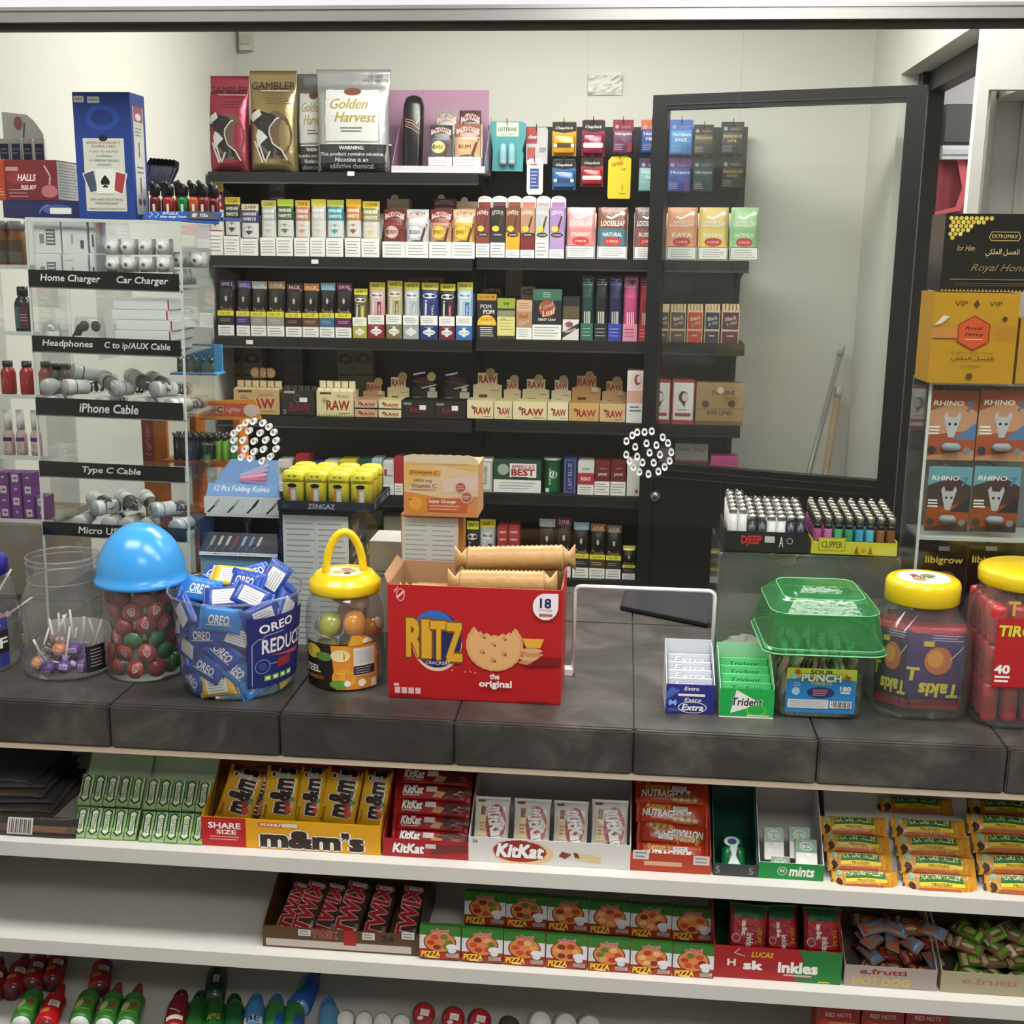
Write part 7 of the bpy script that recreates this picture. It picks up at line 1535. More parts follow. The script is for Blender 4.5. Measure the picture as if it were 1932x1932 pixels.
# ---- square candy jar with green lid
fb = U(1543, 1357, z=C); w = U(1624, 1300, y=fb.y+.04).x-U(1462, 1300, y=fb.y+.04).x; hx = w/2
c_ = Vector((fb.x, fb.y+hx, C+.0005)); hb = zat(c_, 1543, 1243)
sp = thing('candy_jar', 'square candy tub with a big green translucent lid and blue label', 'jar', c_, .02)
MB().rrect([(.001, hx*.9, hx*.9, .02), (.008, hx*.98, hx*.98, .022), (.02, hx, hx, .022), (hb, hx*1.0, hx*1.0, .022)], W_, k=5, cap1=False).build('tub_body', JAR, sp)
gw = (U(1660, 1200, y=c_.y).x-U(1432, 1200, y=c_.y).x)/2; g0, g1 = U(1543, 1244, y=c_.y-gw).z-C, U(1543, 1100, y=c_.y).z-C
MB().rrect([(g0, gw*.92, gw*.92, .03), (g0+.004, gw, gw, .03), (g0+.012, gw, gw, .03), (g0+.014, gw*.96, gw*.96, .03), (g0+(g1-g0)*.7, gw*.88, gw*.88, .035), (g0+(g1-g0)*.86, gw*.74, gw*.74, .03), (g0+(g1-g0)*.9, gw*.66, gw*.66, .025), (g0+(g1-g0)*.9, gw*.5, gw*.3, .02), (g1, gw*.44, gw*.22, .02), (g1, gw*.3, gw*.12, .015)], W_, k=5, cap0=False, smooth=False).build('green_lid', GREENLID, sp)
def rr(hx_, r, z): return [(sx*(hx_-r)+r*cos(q*PI/2+PI/2*i/4), sy*(hx_-r)+r*sin(q*PI/2+PI/2*i/4), z) for q, (sx, sy) in enumerate(((1, 1), (-1, 1), (-1, -1), (1, -1))) for i in range(5)]
for hh_, r_, z_, t_ in ((gw, .03, g0+.006, .0014), (gw*.96, .03, g0+.014, .0008), (gw*.88, .035, g0+(g1-g0)*.7, .0007), (gw*.66, .025, g0+(g1-g0)*.9, .0008)): MB().tube(rr(hh_, r_, z_), t_, H('86c898'), 6, True).build('lid_edge_glint', PLAST, sp)  # pale tubes on rim and facet edges, highlights put into their colour
a = Art(w*.8, hb*.95); a.r(0, 0, 1, 1, H('c9cf3c')); a.p([(0, 0), (1, 0), (1, .74), (.75, .8), (.5, .83), (.25, .8), (0, .74)], H('2a86cc')); a.t('SOUR', .5, .92, .32, .09, H('3a3a20'), .04); a.t('PUNCH', .5, .79, .56, .16, H('e8e4d0'), .06, out=(H('3a3a30'), .05)); a.t('TWISTS', .5, .66, .3, .07, H('e0c83c'), .03); a.e(.5, .46, .2, .13, H('28386a'), 14); a.lines(.38, .38, .62, .54, 4, H('d87a70'), .5); a.t('180', .85, .56, .15, .1, W_, .05); a.lines(.78, .44, .92, .5, 1, W_, .6); a.e(.14, .48, .06, None, H('a8d0f0'), 12); a.lines(.1, .58, .22, .7, 3, H('cfe0f0'), .3); a.r(.03, .1, .62, .3, H('d8d8d6')); a.lines(.05, .12, .6, .28, 4, H('9a9a98'), .25); a.r(.64, .12, .95, .28, W_)
for i in range(12): a.r(.66+.023*i, .14, .668+.023*i+.006*(i % 3), .27, H('5a5a5a'))
for u, v, cc_ in ((.15, .92, 'c05a34'), (.1, .82, '9ac8dc'), (.87, .82, 'b84a2c'), (.9, .92, 'd8d070')): a.e(u, v, .045, None, H(cc_), 10)
a.build(sp, (0, -hx-.001, .012))
tws = []
for i, (cc_, nm) in enumerate((('b08a84', 'pinkish'), ('8a6a62', 'brown'), ('a8a090', 'beige'))):
    o = thing('candy_twist', '%s wrapped candy twist standing in the square tub' % nm, 'candy', (0, 0, 0), 0, 'wrapped candy twists in the square tub'); MB().tube([(.0035*cos(k*.9), .0035*sin(k*.9), k*.0062) for k in range(18)], .0042, H(cc_), 6).build('twist', WRAP, o); MB().box(-.006, .006, -.0006, .0006, .104, .116, H('dcdad4')).build('wrapper_end', WRAP, o); tws.append(o)
ft = {0: 1, 1: 1, 2: 1}
for i in range(6):
    for j in range(6):
        k = (i*5+j*3) % 3; o = tws[k] if ft[k] else dup(tws[k]); ft[k] = 0
        o.location = (c_.x-hx*.78+hx*1.56*i/5+rnd.uniform(-.003, .003), c_.y-hx*.78+hx*1.56*j/5, C+.006); o.rotation_euler = (rnd.uniform(-.05, .05), rnd.uniform(-.05, .05), rnd.random()*6)

# ---- jar of purple chip bags
def sqjar(cx, bt, tp, ltop, wpx, lid_c, label, lw, sticker, hT_py):
    fb = U(cx, bt, z=C); wj = U(cx+wpx/2, bt-80, y=fb.y+.05).x-U(cx-wpx/2, bt-80, y=fb.y+.05).x; hx = wj/2; c_ = Vector((fb.x, min(fb.y+hx*.95, G-.006-hx), C+.0005))
    o = thing('candy_jar', label, 'jar', c_); hN = zat(c_, cx, tp); R_l = (U(cx+lw/2, tp, y=c_.y).x-U(cx-lw/2, tp, y=c_.y).x)/2
    MB().rrect([(.001, hx*.88, hx*.84, .03), (.01, hx*.97, hx*.93, .035), (.025, hx, hx*.95, .035), (hN*.68, hx, hx*.95, .035), (hN*.8, hx*.96, hx*.92, .045), (hN*.93, R_l*.95, R_l*.95, R_l*.9), (hN+.006, R_l*.92, R_l*.92, R_l*.92)], W_, k=7, cap1=False).build('jar_body', JAR, o)
    lh = zat(c_, cx, hT_py)-hN
    MB().lathe([(R_l*.98, hN-.004), (R_l, hN-.002), (R_l*1.01, hN+lh*.55), (R_l*.97, hN+lh*.72), (R_l*.9, hN+lh*.8), (R_l*.2, hN+lh*.8)], lid_c, 44).build('lid', PLAST, o)
    if sticker: a = Art(R_l*1.5, R_l*1.5); sticker(a); a.build(o, (0, -R_l*.75, hN+lh*.8+.0002), (-PI/2, 0, 0), name='lid_sticker')
    return o, c_, hx, hN
def stk(a): a.e(.5, .5, .48, None, H('dcd8cc'), 24); a.e(.4, .35, .12, None, H('b08050'), 10); a.e(.6, .62, .14, None, H('7a8a54'), 10); a.t('MIX', .5, .5, .4, .16, H('3a3a34'), .02); a.e(.35, .62, .08, None, H('a03a34'), 10)
tj, c_, hx, hN = sqjar(1740, 1360, 1127, 0, 178, H('e3c519'), 'clear jar of purple chip bags with yellow lid', 140, stk, 1080)
def taki(label, c, flip, txt):
    o = thing('chip_bag', label, 'chip bag', (0, 0, 0), 0, 'chip bags in the yellow lidded jar'); bw_, bh, bT = hx*1.3, hN*.78, .022
    pillow(bh, bw_, bT, c, crimp=.05).build('bag_body', WRAP, o, (0, 0, bh/2), (0, -PI/2, 0))
    a = Art(bw_*.96, bh, n=8); a.r(0, 0, 1, .12, H('b02030')); a.r(0, .88, 1, 1, H('a82030'))
    if txt:
        a.t('Takis', .6, .24, .66, .15, H('d8cc40'), .05, .1, PI, out=(H('2a1c3a'), .03)); a.e(.55, .58, .24, .16, H('c06a28'), 14); a.e(.5, .6, .14, .1, H('d89a30'), 12); a.l([(.75, .6), (.98, .76)], .0015, H('d8d8dc')); a.r(.28, .74, .46, .8, H('c8b830')); a.lines(.4, .8, .98, .88, 3, H('b8b0cc'), .3); a.t('T', .14, .42, .2, .14, H('d8cc40'), .05, .1)
    def wp_(x, y, z): q = pil_warp(bh, bw_, bT, .05)(z-bh/2, y, x); return (q[2], q[1], q[0]+bh/2)
    a.warp(wp_).build(o, m=WRAP); return o
t1 = taki('front purple chip bag standing upside down in the jar', H('3a2560'), 1, True); t1.location = (c_.x+hx*.2, c_.y-hx*.55, C+.012); t1.rotation_euler = (-.03, .02, .03)
t2 = taki('dark chip bag at the left side of the jar', H('241a30'), 0, True); t2.location = (c_.x-hx*.55, c_.y-hx*.35, C+.012); t2.rotation_euler = (-.05, -.05, -.75); t2.scale = (.68, 1, 1)
t3 = taki('dark red chip bag in the middle of the jar', H('7a1c2c'), 0, False); t3.location = (c_.x+hx*.1, c_.y+.0, C+.016); t3.rotation_euler = (-.1, .04, .1)
t4 = taki('purple chip bag at the back of the jar', H('33224e'), 0, False); t4.location = (c_.x, c_.y+hx*.42, C+.014); t4.rotation_euler = (.05, 0, 0)
# ---- red jar at the right edge
rj, c_, hx, hN = sqjar(1939, 1372, 1095, 0, 208, H('e3c519'), 'red candy roll jar with yellow lid at the right edge', 190, None, 1062)
a = Art(hx*1.6, hN*.5); a.r(0, 0, 1, 1, H('b01c22')); a.t('TIRO', .22, .82, .38, .15, H('e0c83c'), .05, .1, out=(H('4a2a10'), .03)); a.t('LO', .62, .78, .3, .15, H('e0c83c'), .05, .1, out=(H('4a2a10'), .03)); a.t('40', .1, .26, .16, .12, W_, .05); a.lines(.02, .06, .2, .18, 2, W_, .5); a.l([(.0, .0), (1, .0)], .002, H('7a1014')); a.build(rj, (0, -hx*.95-.001, hN*.32))
a = Art(hx*1.4, hN*.12); a.t('T', .12, .5, .14, .8, H('c8a040'), .04); a.build(rj, (0, -hx*.95-.0005, hN*.83), name='upper_print')
rl = thing('candy_roll', 'red wrapped candy roll packed in the right edge jar', 'candy', (0, 0, 0), 0, 'candy rolls in the right edge jar'); MB().lathe([(.004, 0), (.0125, .004), (.0135, .01), (.0135, .062), (.0125, .068), (.004, .072)], H('b8323a'), 14).build('roll_body', WRAP, rl); MB().lathe([(.0137, .02), (.0137, .05)], H('9c2a30'), 14, cap0=False, cap1=False).build('paper_band', WRAP, rl)
f1 = True
for lay in range(3):
    for i in range(5):
        for j in range(5):
            if 0 < i < 4 and 0 < j < 4 and lay < 2: continue
            o = rl if f1 else dup(rl); f1 = False; o.location = (c_.x-hx*.72+hx*1.44*i/4, c_.y-hx*.68+hx*1.36*j/4, C+.006+lay*.073*(hN/.24)*.93); o.rotation_euler = (rnd.uniform(-.04, .04), rnd.uniform(-.04, .04), rnd.random()*6)
# ================================================================== candy on the white shelves under the counter
def USL(px, py, y0, z0, phi):
    """meets the plane leaning back by phi from the line y0, z0"""
    n = Vector((0, cos(phi), -sin(phi))); d = (px-966)/FPX*_r-(py-966)/FPX*_u+_f
    return CAM+d*((Vector((0, y0, z0))-CAM).dot(n)/d.dot(n))
def slant(name, label, cat, l, r, t, b, y0, z0, phi, grp=None, rz=0.0, off=0.0):
    """an Empty on the leaning plane; returns it with width and height of the face"""
    p0, p1 = USL((l+r)/2, b, y0, z0, phi), USL((l+r)/2, t, y0, z0, phi); m_ = (t+b)/2
    w = (USL(r, m_, y0, z0, phi)-USL(l, m_, y0, z0, phi)).length; h = (p1-p0).length
    o = thing(name, label, cat, p0+Vector((0, -cos(phi), sin(phi)))*off, (Matrix.Rotation(-phi, 4, 'X') @ Matrix.Rotation(rz, 4, 'Y')).to_euler(), grp)
    return o, w, h
def wrapbar(o, w, h, T, c, art, vertical=True, n=8, crimp=.05):
    """flow wrapped bar, face to local -y, base at z=0"""
    L_, W2 = (h, w) if vertical else (w, h)
    pb_ = pillow(L_, W2, T, c, crimp=crimp).build('wrapper', WRAP, o, (0, T/2, h/2), (0, -PI/2, 0) if vertical else (0, 0, 0))
    a = Art(w, h, n=n); art(a)
    if vertical:
        def wp_(x, y, z): q = pil_warp(L_, W2, T, crimp)(z-h/2, y, x); return (q[2], q[1]+T/2, q[0]+h/2)
    else:
        def wp_(x, y, z): q = pil_warp(L_, W2, T, crimp)(x, y, z-h/2); return (q[0], q[1]+T/2, q[2]+h/2)
    a.warp(wp_).build(o, m=WRAP); return o
def tray(name, label, l, r, y0, z0, d, hf, hb, c, ci=None, fart=None, slope=0.0, cut=0.0, fl=0.0):
    """open display carton: low front lip, rising sides, tall back"""
    x0, x1 = U(l, 1600, y=y0).x, U(r, 1600, y=y0).x; w = x1-x0; z = z0+.0006; ci = ci or c
    o = thing(name, label, 'display box', ((x0+x1)/2, y0, z)); t = .0015
    MB().box(-w/2, w/2, 0, t, 0, hf, c).build('front_lip', CARTON, o)
    for s_ in (-1, 1):
        x = s_*w/2-(t if s_ > 0 else 0); MB().sheet([(x, t, 0), (x, d, 0), (x, d, hb), (x, d*.8, hb), (x, t, hf)], (1, 0, 0), t, c).build('side_panel', CARTON, o)
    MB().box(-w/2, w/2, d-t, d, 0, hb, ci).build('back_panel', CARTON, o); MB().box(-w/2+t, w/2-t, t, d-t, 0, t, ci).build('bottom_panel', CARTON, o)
    if fart: a = Art(w, hf); fart(a); a.build(o)
    return o, w
Y1 = D+.028
# price sticker
def stick(a, u, v, w=.2, h=.1): a.r(u-w/2, v-h/2, u+w/2, v+h/2, H('d6d2d0')); a.lines(u-w*.4, v-h*.4, u+w*.4, v+h*.4, 2, H('8a8688'), .4)
# ---- flat dark snack packs at the far left
for i in range(6):
    p = U(66, 1500, z=Z1+.03); o = thing('foil_pack', '%s flat dark snack pack in the untidy pile at the far left' % ['lowest', 'second', 'third', 'fourth', 'fifth', 'topmost'][i], 'snack pack', (U(62-i*9, 1540, y=Y1+.12).x, Y1+.135+.008*i, Z1+.006+.0115*i), (.05+.03*(i % 2), -.03+.02*(i % 3), -.06+.05*((i*2) % 5)), 'dark snack packs at the far left')
    c = H(('645e54', '6a6058', '54545a', '6a5e54', '585860', '50505c')[i]); w, d = .15, .17
    po = pillow(w, d, .011, c, crimp=.04).build('pack_body', WRAP, o, None, (-PI/2, 0, 0))
    a = Art(w*.8, .1); a.l([(.1, .2), (.9, .3)], .0015, H('8a8684')); a.l([(.3, .0), (.35, .9)], .0015, H('8a8684')); a.lines(.4, .4, .95, .8, 3, H('6a6664'), .3); a.build(o, (0, -.06, .007), (-PI/2, 0, 0), m=WRAP)
o, w, h = slant('foil_pack', 'front dark snack pack with a white barcode label at the far left', 'snack pack', -20, 140, 1540, 1580, Y1-.012, Z1+.007, .35, 'dark snack packs at the far left')
def fart(a): a.r(0, .25, 1, .6, H('5a463c')); a.lines(.45, .3, 1, .55, 4, H('9a6a58'), .4); a.r(.2, .12, .5, .9, H('c8c6c2')); [a.r(.22+.025*i, .18, .23+.025*i+.006*(i % 2), .84, H('4a4a48')) for i in range(11)]
wrapbar(o, w, h, .012, H('2f2c2a'), fart, False)
# ---- mint green gum packs in two clear trays
def gumart(a): a.r(0, .05, 1, .38, H('9dbb7e')); a.p([(.5, .98), (.88, .88), (.8, .8), (.84, .3), (.92, .22), (.5, .1), (.08, .22), (.2, .3), (.16, .8), (.12, .88)], H('2a3a28')); a.p([(.5, .93), (.76, .86), (.68, .78), (.72, .32), (.78, .25), (.5, .16), (.22, .25), (.32, .32), (.28, .78), (.24, .86)], H('cfe0c0')); a.t("WRIGLEY'S", .5, .54, .5, .3, H('2a3a28'), .02, rot=PI/2)
for tI, (x0, x1, yy0) in enumerate(((138, 258, 0), (262, 384, 8))):
    nm = ['left', 'right'][tI]
    p0, p1 = USL(x0, 1582+yy0, Y1, Z1, .62), USL(x1, 1582+yy0, Y1, Z1, .62)
    ty = thing('gum_tray', '%s clear sloped tray holding green gum packs' % nm, 'tray', ((p0.x+p1.x)/2, Y1-.004, Z1+.0006)); w = p1.x-p0.x+.004
    MB().sheet([(-w/2, 0, 0), (w/2, 0, 0), (w/2, 0, .012), (-w/2, 0, .012)], (0, 1, 0), .0012, W_).build('front_lip', ACRY, ty)
    for s_ in (-1, 1): MB().sheet([(s_*w/2, 0, 0), (s_*w/2, .1, 0), (s_*w/2, .1, .125), (s_*w/2, 0, .012)], (1, 0, 0), .001, W_).build('side_panel', ACRY, ty)
    MB().sheet([(-w/2, .02, .001), (w/2, .02, .001), (w/2, .107, .122), (-w/2, .107, .122)], (0, 1, -.7), .002, H('b8d0b0')).build('sloped_back', LAMI, ty)
    for rw in range(2):
        for k in range(5):
            l = x0+(x1-x0)*(k+.02)/5+(9 if rw else 0); b = 1582+yy0+k*1.2-rw*62; t_ = b-58
            cc_ = H(('6f9a50', '84a868', '648e4a', '7fa592')[(k*3+rw) % 4])
            o, pw, ph = slant('gum_pack', 'x', 'gum', l, l+(x1-x0)/5*.94, t_, b, Y1+.001, Z1+.002, .62, 'green gum packs in the sloped trays', off=.006)
            o['label'] = 'green gum pack, %s in %s row of the %s gum tray' % (['first', 'second', 'third', 'fourth', 'fifth'][k], ['front', 'rear'][rw], nm)
            MB().rrect([(0, pw/2-.0006, .004, .002), (.0006, pw/2, .0045, .002), (ph-.0006, pw/2, .0045, .002), (ph, pw/2-.0006, .004, .002)], cc_, 0, .0045, k=2, smooth=False).build('pack_body', GLOSS, o); a = Art(pw, ph); gumart(a); a.build(o, m=GLOSS)

# ---- yellow peanut candy box
def mmf(a): a.r(0, 0, .25, 1, H('b8161c')); a.t('SHARE', .13, .72, .18, .2, W_, .03); a.t('SIZE', .14, .5, .11, .14, W_, .03); a.lines(.04, .2, .22, .38, 2, H('e0a0a0'), .4); a.r(.32, .76, .48, .9, H('c86a1c')); a.t('PEANUT', .4, .83, .13, .09, W_, .03); a.t('m&m\u2019s', .62, .38, .56, .56, H('33211a'), .07, out=(W_, .03)); a.r(.46, .78, .54, .9, H('d8d4c8'))
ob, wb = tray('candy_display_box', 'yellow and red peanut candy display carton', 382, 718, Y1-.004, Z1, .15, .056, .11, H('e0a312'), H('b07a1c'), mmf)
def mma(lean):
    def f(a):
        a.r(0, .0, 1, .1, H('d8a818')); a.r(0, .86, 1, 1, H('7a1c20')); a.t('m&m\u2019s', .52, .56, .74, .56, H('33211a'), .06, rot=PI/2, out=(W_, .03)); a.e(.78, .25, .1, None, H('c84a28'), 12); a.e(.74, .36, .09, None, H('b02c24'), 12); a.e(.84, .42, .08, None, H('4a8a3c'), 12); a.t('Peanut', .16, .2, .2, .1, H('7a4a14'), .02, rot=PI/2); stick(a, .5, .8, .4, .08)
    return f
for i, (l, r, t_, b, rz, c) in enumerate(((398, 470, 1440, 1552, .22, 'd8a010'), (447, 486, 1445, 1552, .2, '4a2c1c'), (484, 554, 1440, 1556, .06, 'e8b416'), (552, 602, 1440, 1560, .05, 'e4ae14'), (592, 666, 1442, 1562, .12, 'e8b416'), (668, 722, 1446, 1566, .1, 'e2ac14'))):
    o, w, h = slant('candy_bag', '%s peanut candy bag standing in the yellow carton' % ['leftmost tilted', 'second narrow dark', 'third', 'fourth', 'fifth', 'rightmost'][i], 'candy bag', l, r, t_, b, Y1+.012, Z1+.015, .5, 'peanut candy bags in the yellow carton', rz, off=.004*(i % 2)+(.0 if i != 1 else -.012))
    wrapbar(o, w, h, .024, H(c), mma(0))
# ---- red wafer bars
def kkf(a): a.t('KitKat', .3, .5, .36, .5, W_, .06, .2, out=(H('5a1216'), .03)); a.p([(.55, .2), (.98, .4), (.98, .85), (.6, .7)], H('6a2c24')); a.r(.5, .55, .62, .8, H('d0c8c4'))
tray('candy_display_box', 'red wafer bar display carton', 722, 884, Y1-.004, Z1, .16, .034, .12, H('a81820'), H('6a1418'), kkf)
def kka(a): a.p([(.5, .3), (.75, .1), (1, .4), (1, .9), (.7, .95)], H('5a241e')); a.t('KitKat', .25, .62, .26, .5, W_, .06, .2, out=(H('4a1014'), .03)); a.lines(.12, .2, .4, .32, 1, H('e0c0b8'), .5); a.p([(.5, .2), (.62, .15), (.68, .5), (.56, .6)], H('c8935c')); a.r(.42, .5, .56, .85, H('d4ccc8')); a.lines(.85, .3, .94, .6, 2, H('c05a5a'))
for i in range(6):
    b = 1597-29*i; x = 735+2.2*i
    o, w, h = slant('wafer_bar', 'red wafer bar, %s up in the red carton' % ['lowest', 'second', 'third', 'fourth', 'fifth', 'sixth'][i], 'chocolate bar', x, x+146, b-30, b, Y1+.008, Z1+.018, .70, 'red wafer bars in the red carton', 0, off=.002)
    wrapbar(o, w, h, .014, H('a3141c'), kka, False)
# ---- white wafer bars
def kwf(a): a.e(.32, .5, .17, .46, H('a82028'), 24); a.e(.34, .44, .19, .5, H('e0c48c'), 24); a.e(.32, .5, .165, .44, H('a02028'), 24); a.t('KitKat', .32, .52, .29, .52, W_, .06, .2, out=(H('3a1a1a'), .025)); a.t('24', .04, .84, .03, .14, H('5a5a5a'), .02); a.p([(.56, .4), (.6, .3), (.64, .5), (.58, .6)], H('7a3a24')); a.p([(.66, .55), (.82, .45), (.82, .2), (.66, .32)], H('d8c48c')); a.p([(.65, .6), (.68, .55), (.69, .35), (.66, .38)], H('7a3a24'))
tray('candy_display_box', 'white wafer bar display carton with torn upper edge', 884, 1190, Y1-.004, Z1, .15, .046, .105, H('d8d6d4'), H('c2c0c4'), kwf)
def kwa(a): a.r(0, 0, 1, .9, H('dcd9cf')); a.p([(0, .05), (.5, .05), (.35, .6), (0, .7)], H('e0cfa4')); a.e(.62, .45, .3, .4, H('e0b888'), 22); a.e(.62, .47, .28, .38, H('a02028'), 22); a.t('KitKat', .62, .46, .66, .34, W_, .06, .2, -PI/2*.86, out=(H('4a1014'), .025)); a.r(.2, .62, .32, .8, H('7a4a24')); a.lines(.18, .3, .32, .5, 3, H('b08a5c'), .4); a.r(.1, .88, .3, .93, H('6a5a5a')); stick(a, .55, .72, .3, .14)
for i, (l, r, t_, b) in enumerate(((890, 958, 1502, 1592), (965, 1036, 1506, 1598), (1041, 1108, 1510, 1600), (1113, 1184, 1508, 1602))):
    o, w, h = slant('wafer_bar', 'white wafer bar, %s from the left in the white carton' % ['first', 'second', 'third', 'fourth'][i], 'chocolate bar', l, r, t_, b+6, Y1+.006, Z1+.018, .55, 'white wafer bars in the white carton')
    wrapbar(o, w, h, .016, H('dedbd4'), kwa)
# ---- orange peanut bars
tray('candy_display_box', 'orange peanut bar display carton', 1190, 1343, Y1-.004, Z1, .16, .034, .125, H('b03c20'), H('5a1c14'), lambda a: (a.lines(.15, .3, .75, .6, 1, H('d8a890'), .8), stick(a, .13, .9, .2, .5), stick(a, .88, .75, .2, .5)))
def rea(fl):
    def f(a):
        a.t('Reese\u2019s', .3, .78, .34, .3, H('d8a83c'), .03, .35); a.t('NUTRAGEOUS', .42, .46, .66, .3, W_, .05, .12, out=(H('5a1a10'), .02)); a.e(.68, .25, .2, .2, H('b87a3c'), 14)
        for k in range(7): a.e(.54+.045*k, .22+.08*(k % 2), .03, None, H(('d8a860', 'a0622c')[k % 2]), 8)
        stick(a, .6, .7, .2, .22)
        if fl: a.m.v = [(-x, y, (h_[0]-z)) for x, y, z in a.m.v]
    return f
h_ = [0]
for i in range(5):
    b = 1632-38*i; x = 1200-.5*i
    o, w, h = slant('peanut_bar', 'orange peanut bar, %s up in the orange carton' % ['lowest', 'second upside down', 'third', 'fourth', 'fifth'][i], 'chocolate bar', x, x+138, b-42, b, Y1+.008, Z1+.016, .66, 'orange peanut bars in the orange carton', (0, .06, .04, 0, 0)[i], off=.003)
    h_[0] = h; wrapbar(o, w, h, .02, H('bb3d1c'), rea(i == 1), False)
# ---- dark green mint bottle box
tray('mint_box', 'dark green mint bottle carton nearly empty', 1348, 1432, Y1-.004, Z1, .14, .022, .12, H('17594a'), H('124a3c'), lambda a: (a.r(0, 0, 1, 1, H('3a3c3c')), a.t('5', .1, .5, .08, .6, gy, .02), a.t('5', .85, .5, .1, .6, gy, .02)))
o, w, h = slant('mint_bottle', 'green mint gum bottle lying in the dark green carton', 'bottle', 1362, 1408, 1575, 1640, Y1+.01, Z1+.027, .7)
MB().rrect([(0, w*.42, .014, .012), (.006, w*.5, .018, .014), (h*.62, w*.5, .018, .014), (h*.72, w*.44, .016, .014)], H('156a3c'), 0, .018).build('bottle_body', PLAST, o); MB().rrect([(h*.72, w*.4, .016, .014), (h*.98, w*.38, .015, .014), (h, w*.3, .012, .012)], H('1a7a48'), 0, .018).build('cap', PLAST, o)
a = Art(w*.8, h); a.e(.4, .8, .4, .14, H('d8e4e8'), 16); a.e(.42, .8, .24, .09, H('1c3a7a'), 14); a.p([(.3, .7), (.7, .7), (.6, .4), (.9, .05), (.1, .02), (.4, .4)], H('d0e0dc')); a.t('mint', .7, .45, .3, .16, H('12302a'), .02, rot=PI/2); a.build(o, (0, -.0006, 0), m=PLAST)
# ---- white mint pack box
tray('mint_box', 'white and green mint pack carton with three packs left', 1434, 1558, Y1-.004, Z1, .15, .03, .125, H('e0deda'), H('d4d0cc'), lambda a: (a.r(0, 0, 1, 1, H('128a3c')), a.ring(.36, .5, .07, .001, W_, n=14), a.t('tic', .36, .55, .08, .25, W_, .02), a.t('mints', .66, .5, .38, .55, W_, .04, .2)))
def tta(a): a.r(0, .0, 1, .72, H('e0dcd6')); a.e(.3, .3, .12, .06, W_, 8); a.e(.6, .5, .12, .06, W_, 8); a.r(0, .55, 1, 1, H('12803a')); a.ring(.5, .78, .3, .0012, W_, rv=.14, n=14); a.t('tic tac', .5, .78, .42, .12, W_, .03)
for i, (l, r, t_, b) in enumerate(((1442, 1480, 1560, 1622), (1490, 1530, 1560, 1620), (1500, 1541, 1585, 1640), (1455, 1492, 1615, 1660))):
    o, w, h = slant('mint_pack', 'small mint pack with green label, %s in the white carton' % ['upper left', 'upper right', 'lower right', 'lower left'][i], 'mint pack', l, r, t_, b, Y1+.010, Z1+.012, .62, 'mint packs in the white carton', off=.012 if i == 2 else 0)
    MB().rrect([(0, w/2-.001, .006, .003), (.001, w/2, .007, .003), (h-.001, w/2, .007, .003), (h, w/2-.001, .006, .003)], H('dcd8d2'), 0, .007, k=3).build('pack_body', PLAST, o); a = Art(w*.96, h*.96); tta(a); a.build(o, m=PLAST)
# ---- yellow green cereal bars
def nva(a): a.r(0, 0, 1, 1, H('d29a24')); a.p([(.22, .98), (.8, .98), (.8, .5), (.5, .56), (.2, .5)], H('1f6a2c')); a.t('NATURE VALLEY', .5, .76, .54, .24, H('e8dc9c'), .03, arc=.06); a.p([(.2, .5), (.5, .57), (.82, .5), (.82, .32), (.5, .4), (.2, .32)], H('e8cc34')); a.t('PROTEIN', .5, .44, .26, .12, H('5a4a14'), .03); a.p([(.15, .0), (.8, .0), (.75, .26), (.2, .24)], H('b5603c')); a.e(.06, .3, .09, .26, H('4a2a1c'), 10); a.e(.1, .8, .05, None, H('9ab8a0'), 10); a.p([(.85, .0), (1, .0), (1, .4), (.92, .5)], H('d8802c')); a.e(.05, .55, .03, .1, H('d8d0c0'), 6)
cols_ = [[(1572, 1696, 1641, 1678), (1563, 1684, 1608, 1645), (1556, 1680, 1574, 1610), (1549, 1674, 1540, 1576)], [(1708, 1846, 1648, 1688), (1700, 1842, 1613, 1652), (1693, 1834, 1578, 1616), (1684, 1824, 1545, 1582)], [(1862, 2000, 1650, 1692), (1848, 1988, 1612, 1652), (1838, 1976, 1574, 1612), (1828, 1966, 1538, 1576)]]
for ci_, colm in enumerate(cols_):
    nm = ['left', 'middle', 'right'][ci_]
    l, r = colm[0][0]-6, colm[0][1]+4
    x0, x1 = U(l, 1660, y=Y1).x, U(r, 1660, y=Y1).x; w = x1-x0
    ty = thing('bar_tray', '%s white card tray of cereal bars' % nm, 'tray', ((x0+x1)/2, Y1+.002, Z1+.0006)); MB().sheet([(-w/2, .02, .001), (w/2, .02, .001), (w/2, .125, .118), (-w/2, .125, .118)], (0, 1, -1), .002, H('d8d4ce')).build('sloped_back', CARTON, ty)
    for s_ in (-1, 1): MB().sheet([(s_*w/2, .01, 0), (s_*w/2, .13, 0), (s_*w/2, .13, .12), (s_*w/2, .03, .012)], (1, 0, 0), .001, H('dcd8d2')).build('side_panel', CARTON, ty)
    MB().box(-w/2, w/2, .129, .131, 0, .122, H('d8d4d0')).build('back_panel', CARTON, ty)
    for k, (l, r, t_, b) in enumerate(colm):
        o, w2, h = slant('cereal_bar', 'yellow and green cereal bar, %s up in %s tray' % (['lowest', 'second', 'third', 'top'][k], nm), 'cereal bar', l, r, t_, b, Y1+.006, Z1+.018, .68, 'cereal bars in the white trays', .02*((k+ci_) % 3-1), off=.004)
        wrapbar(o, w2, h, .02, H('c08a2c'), nva, False)
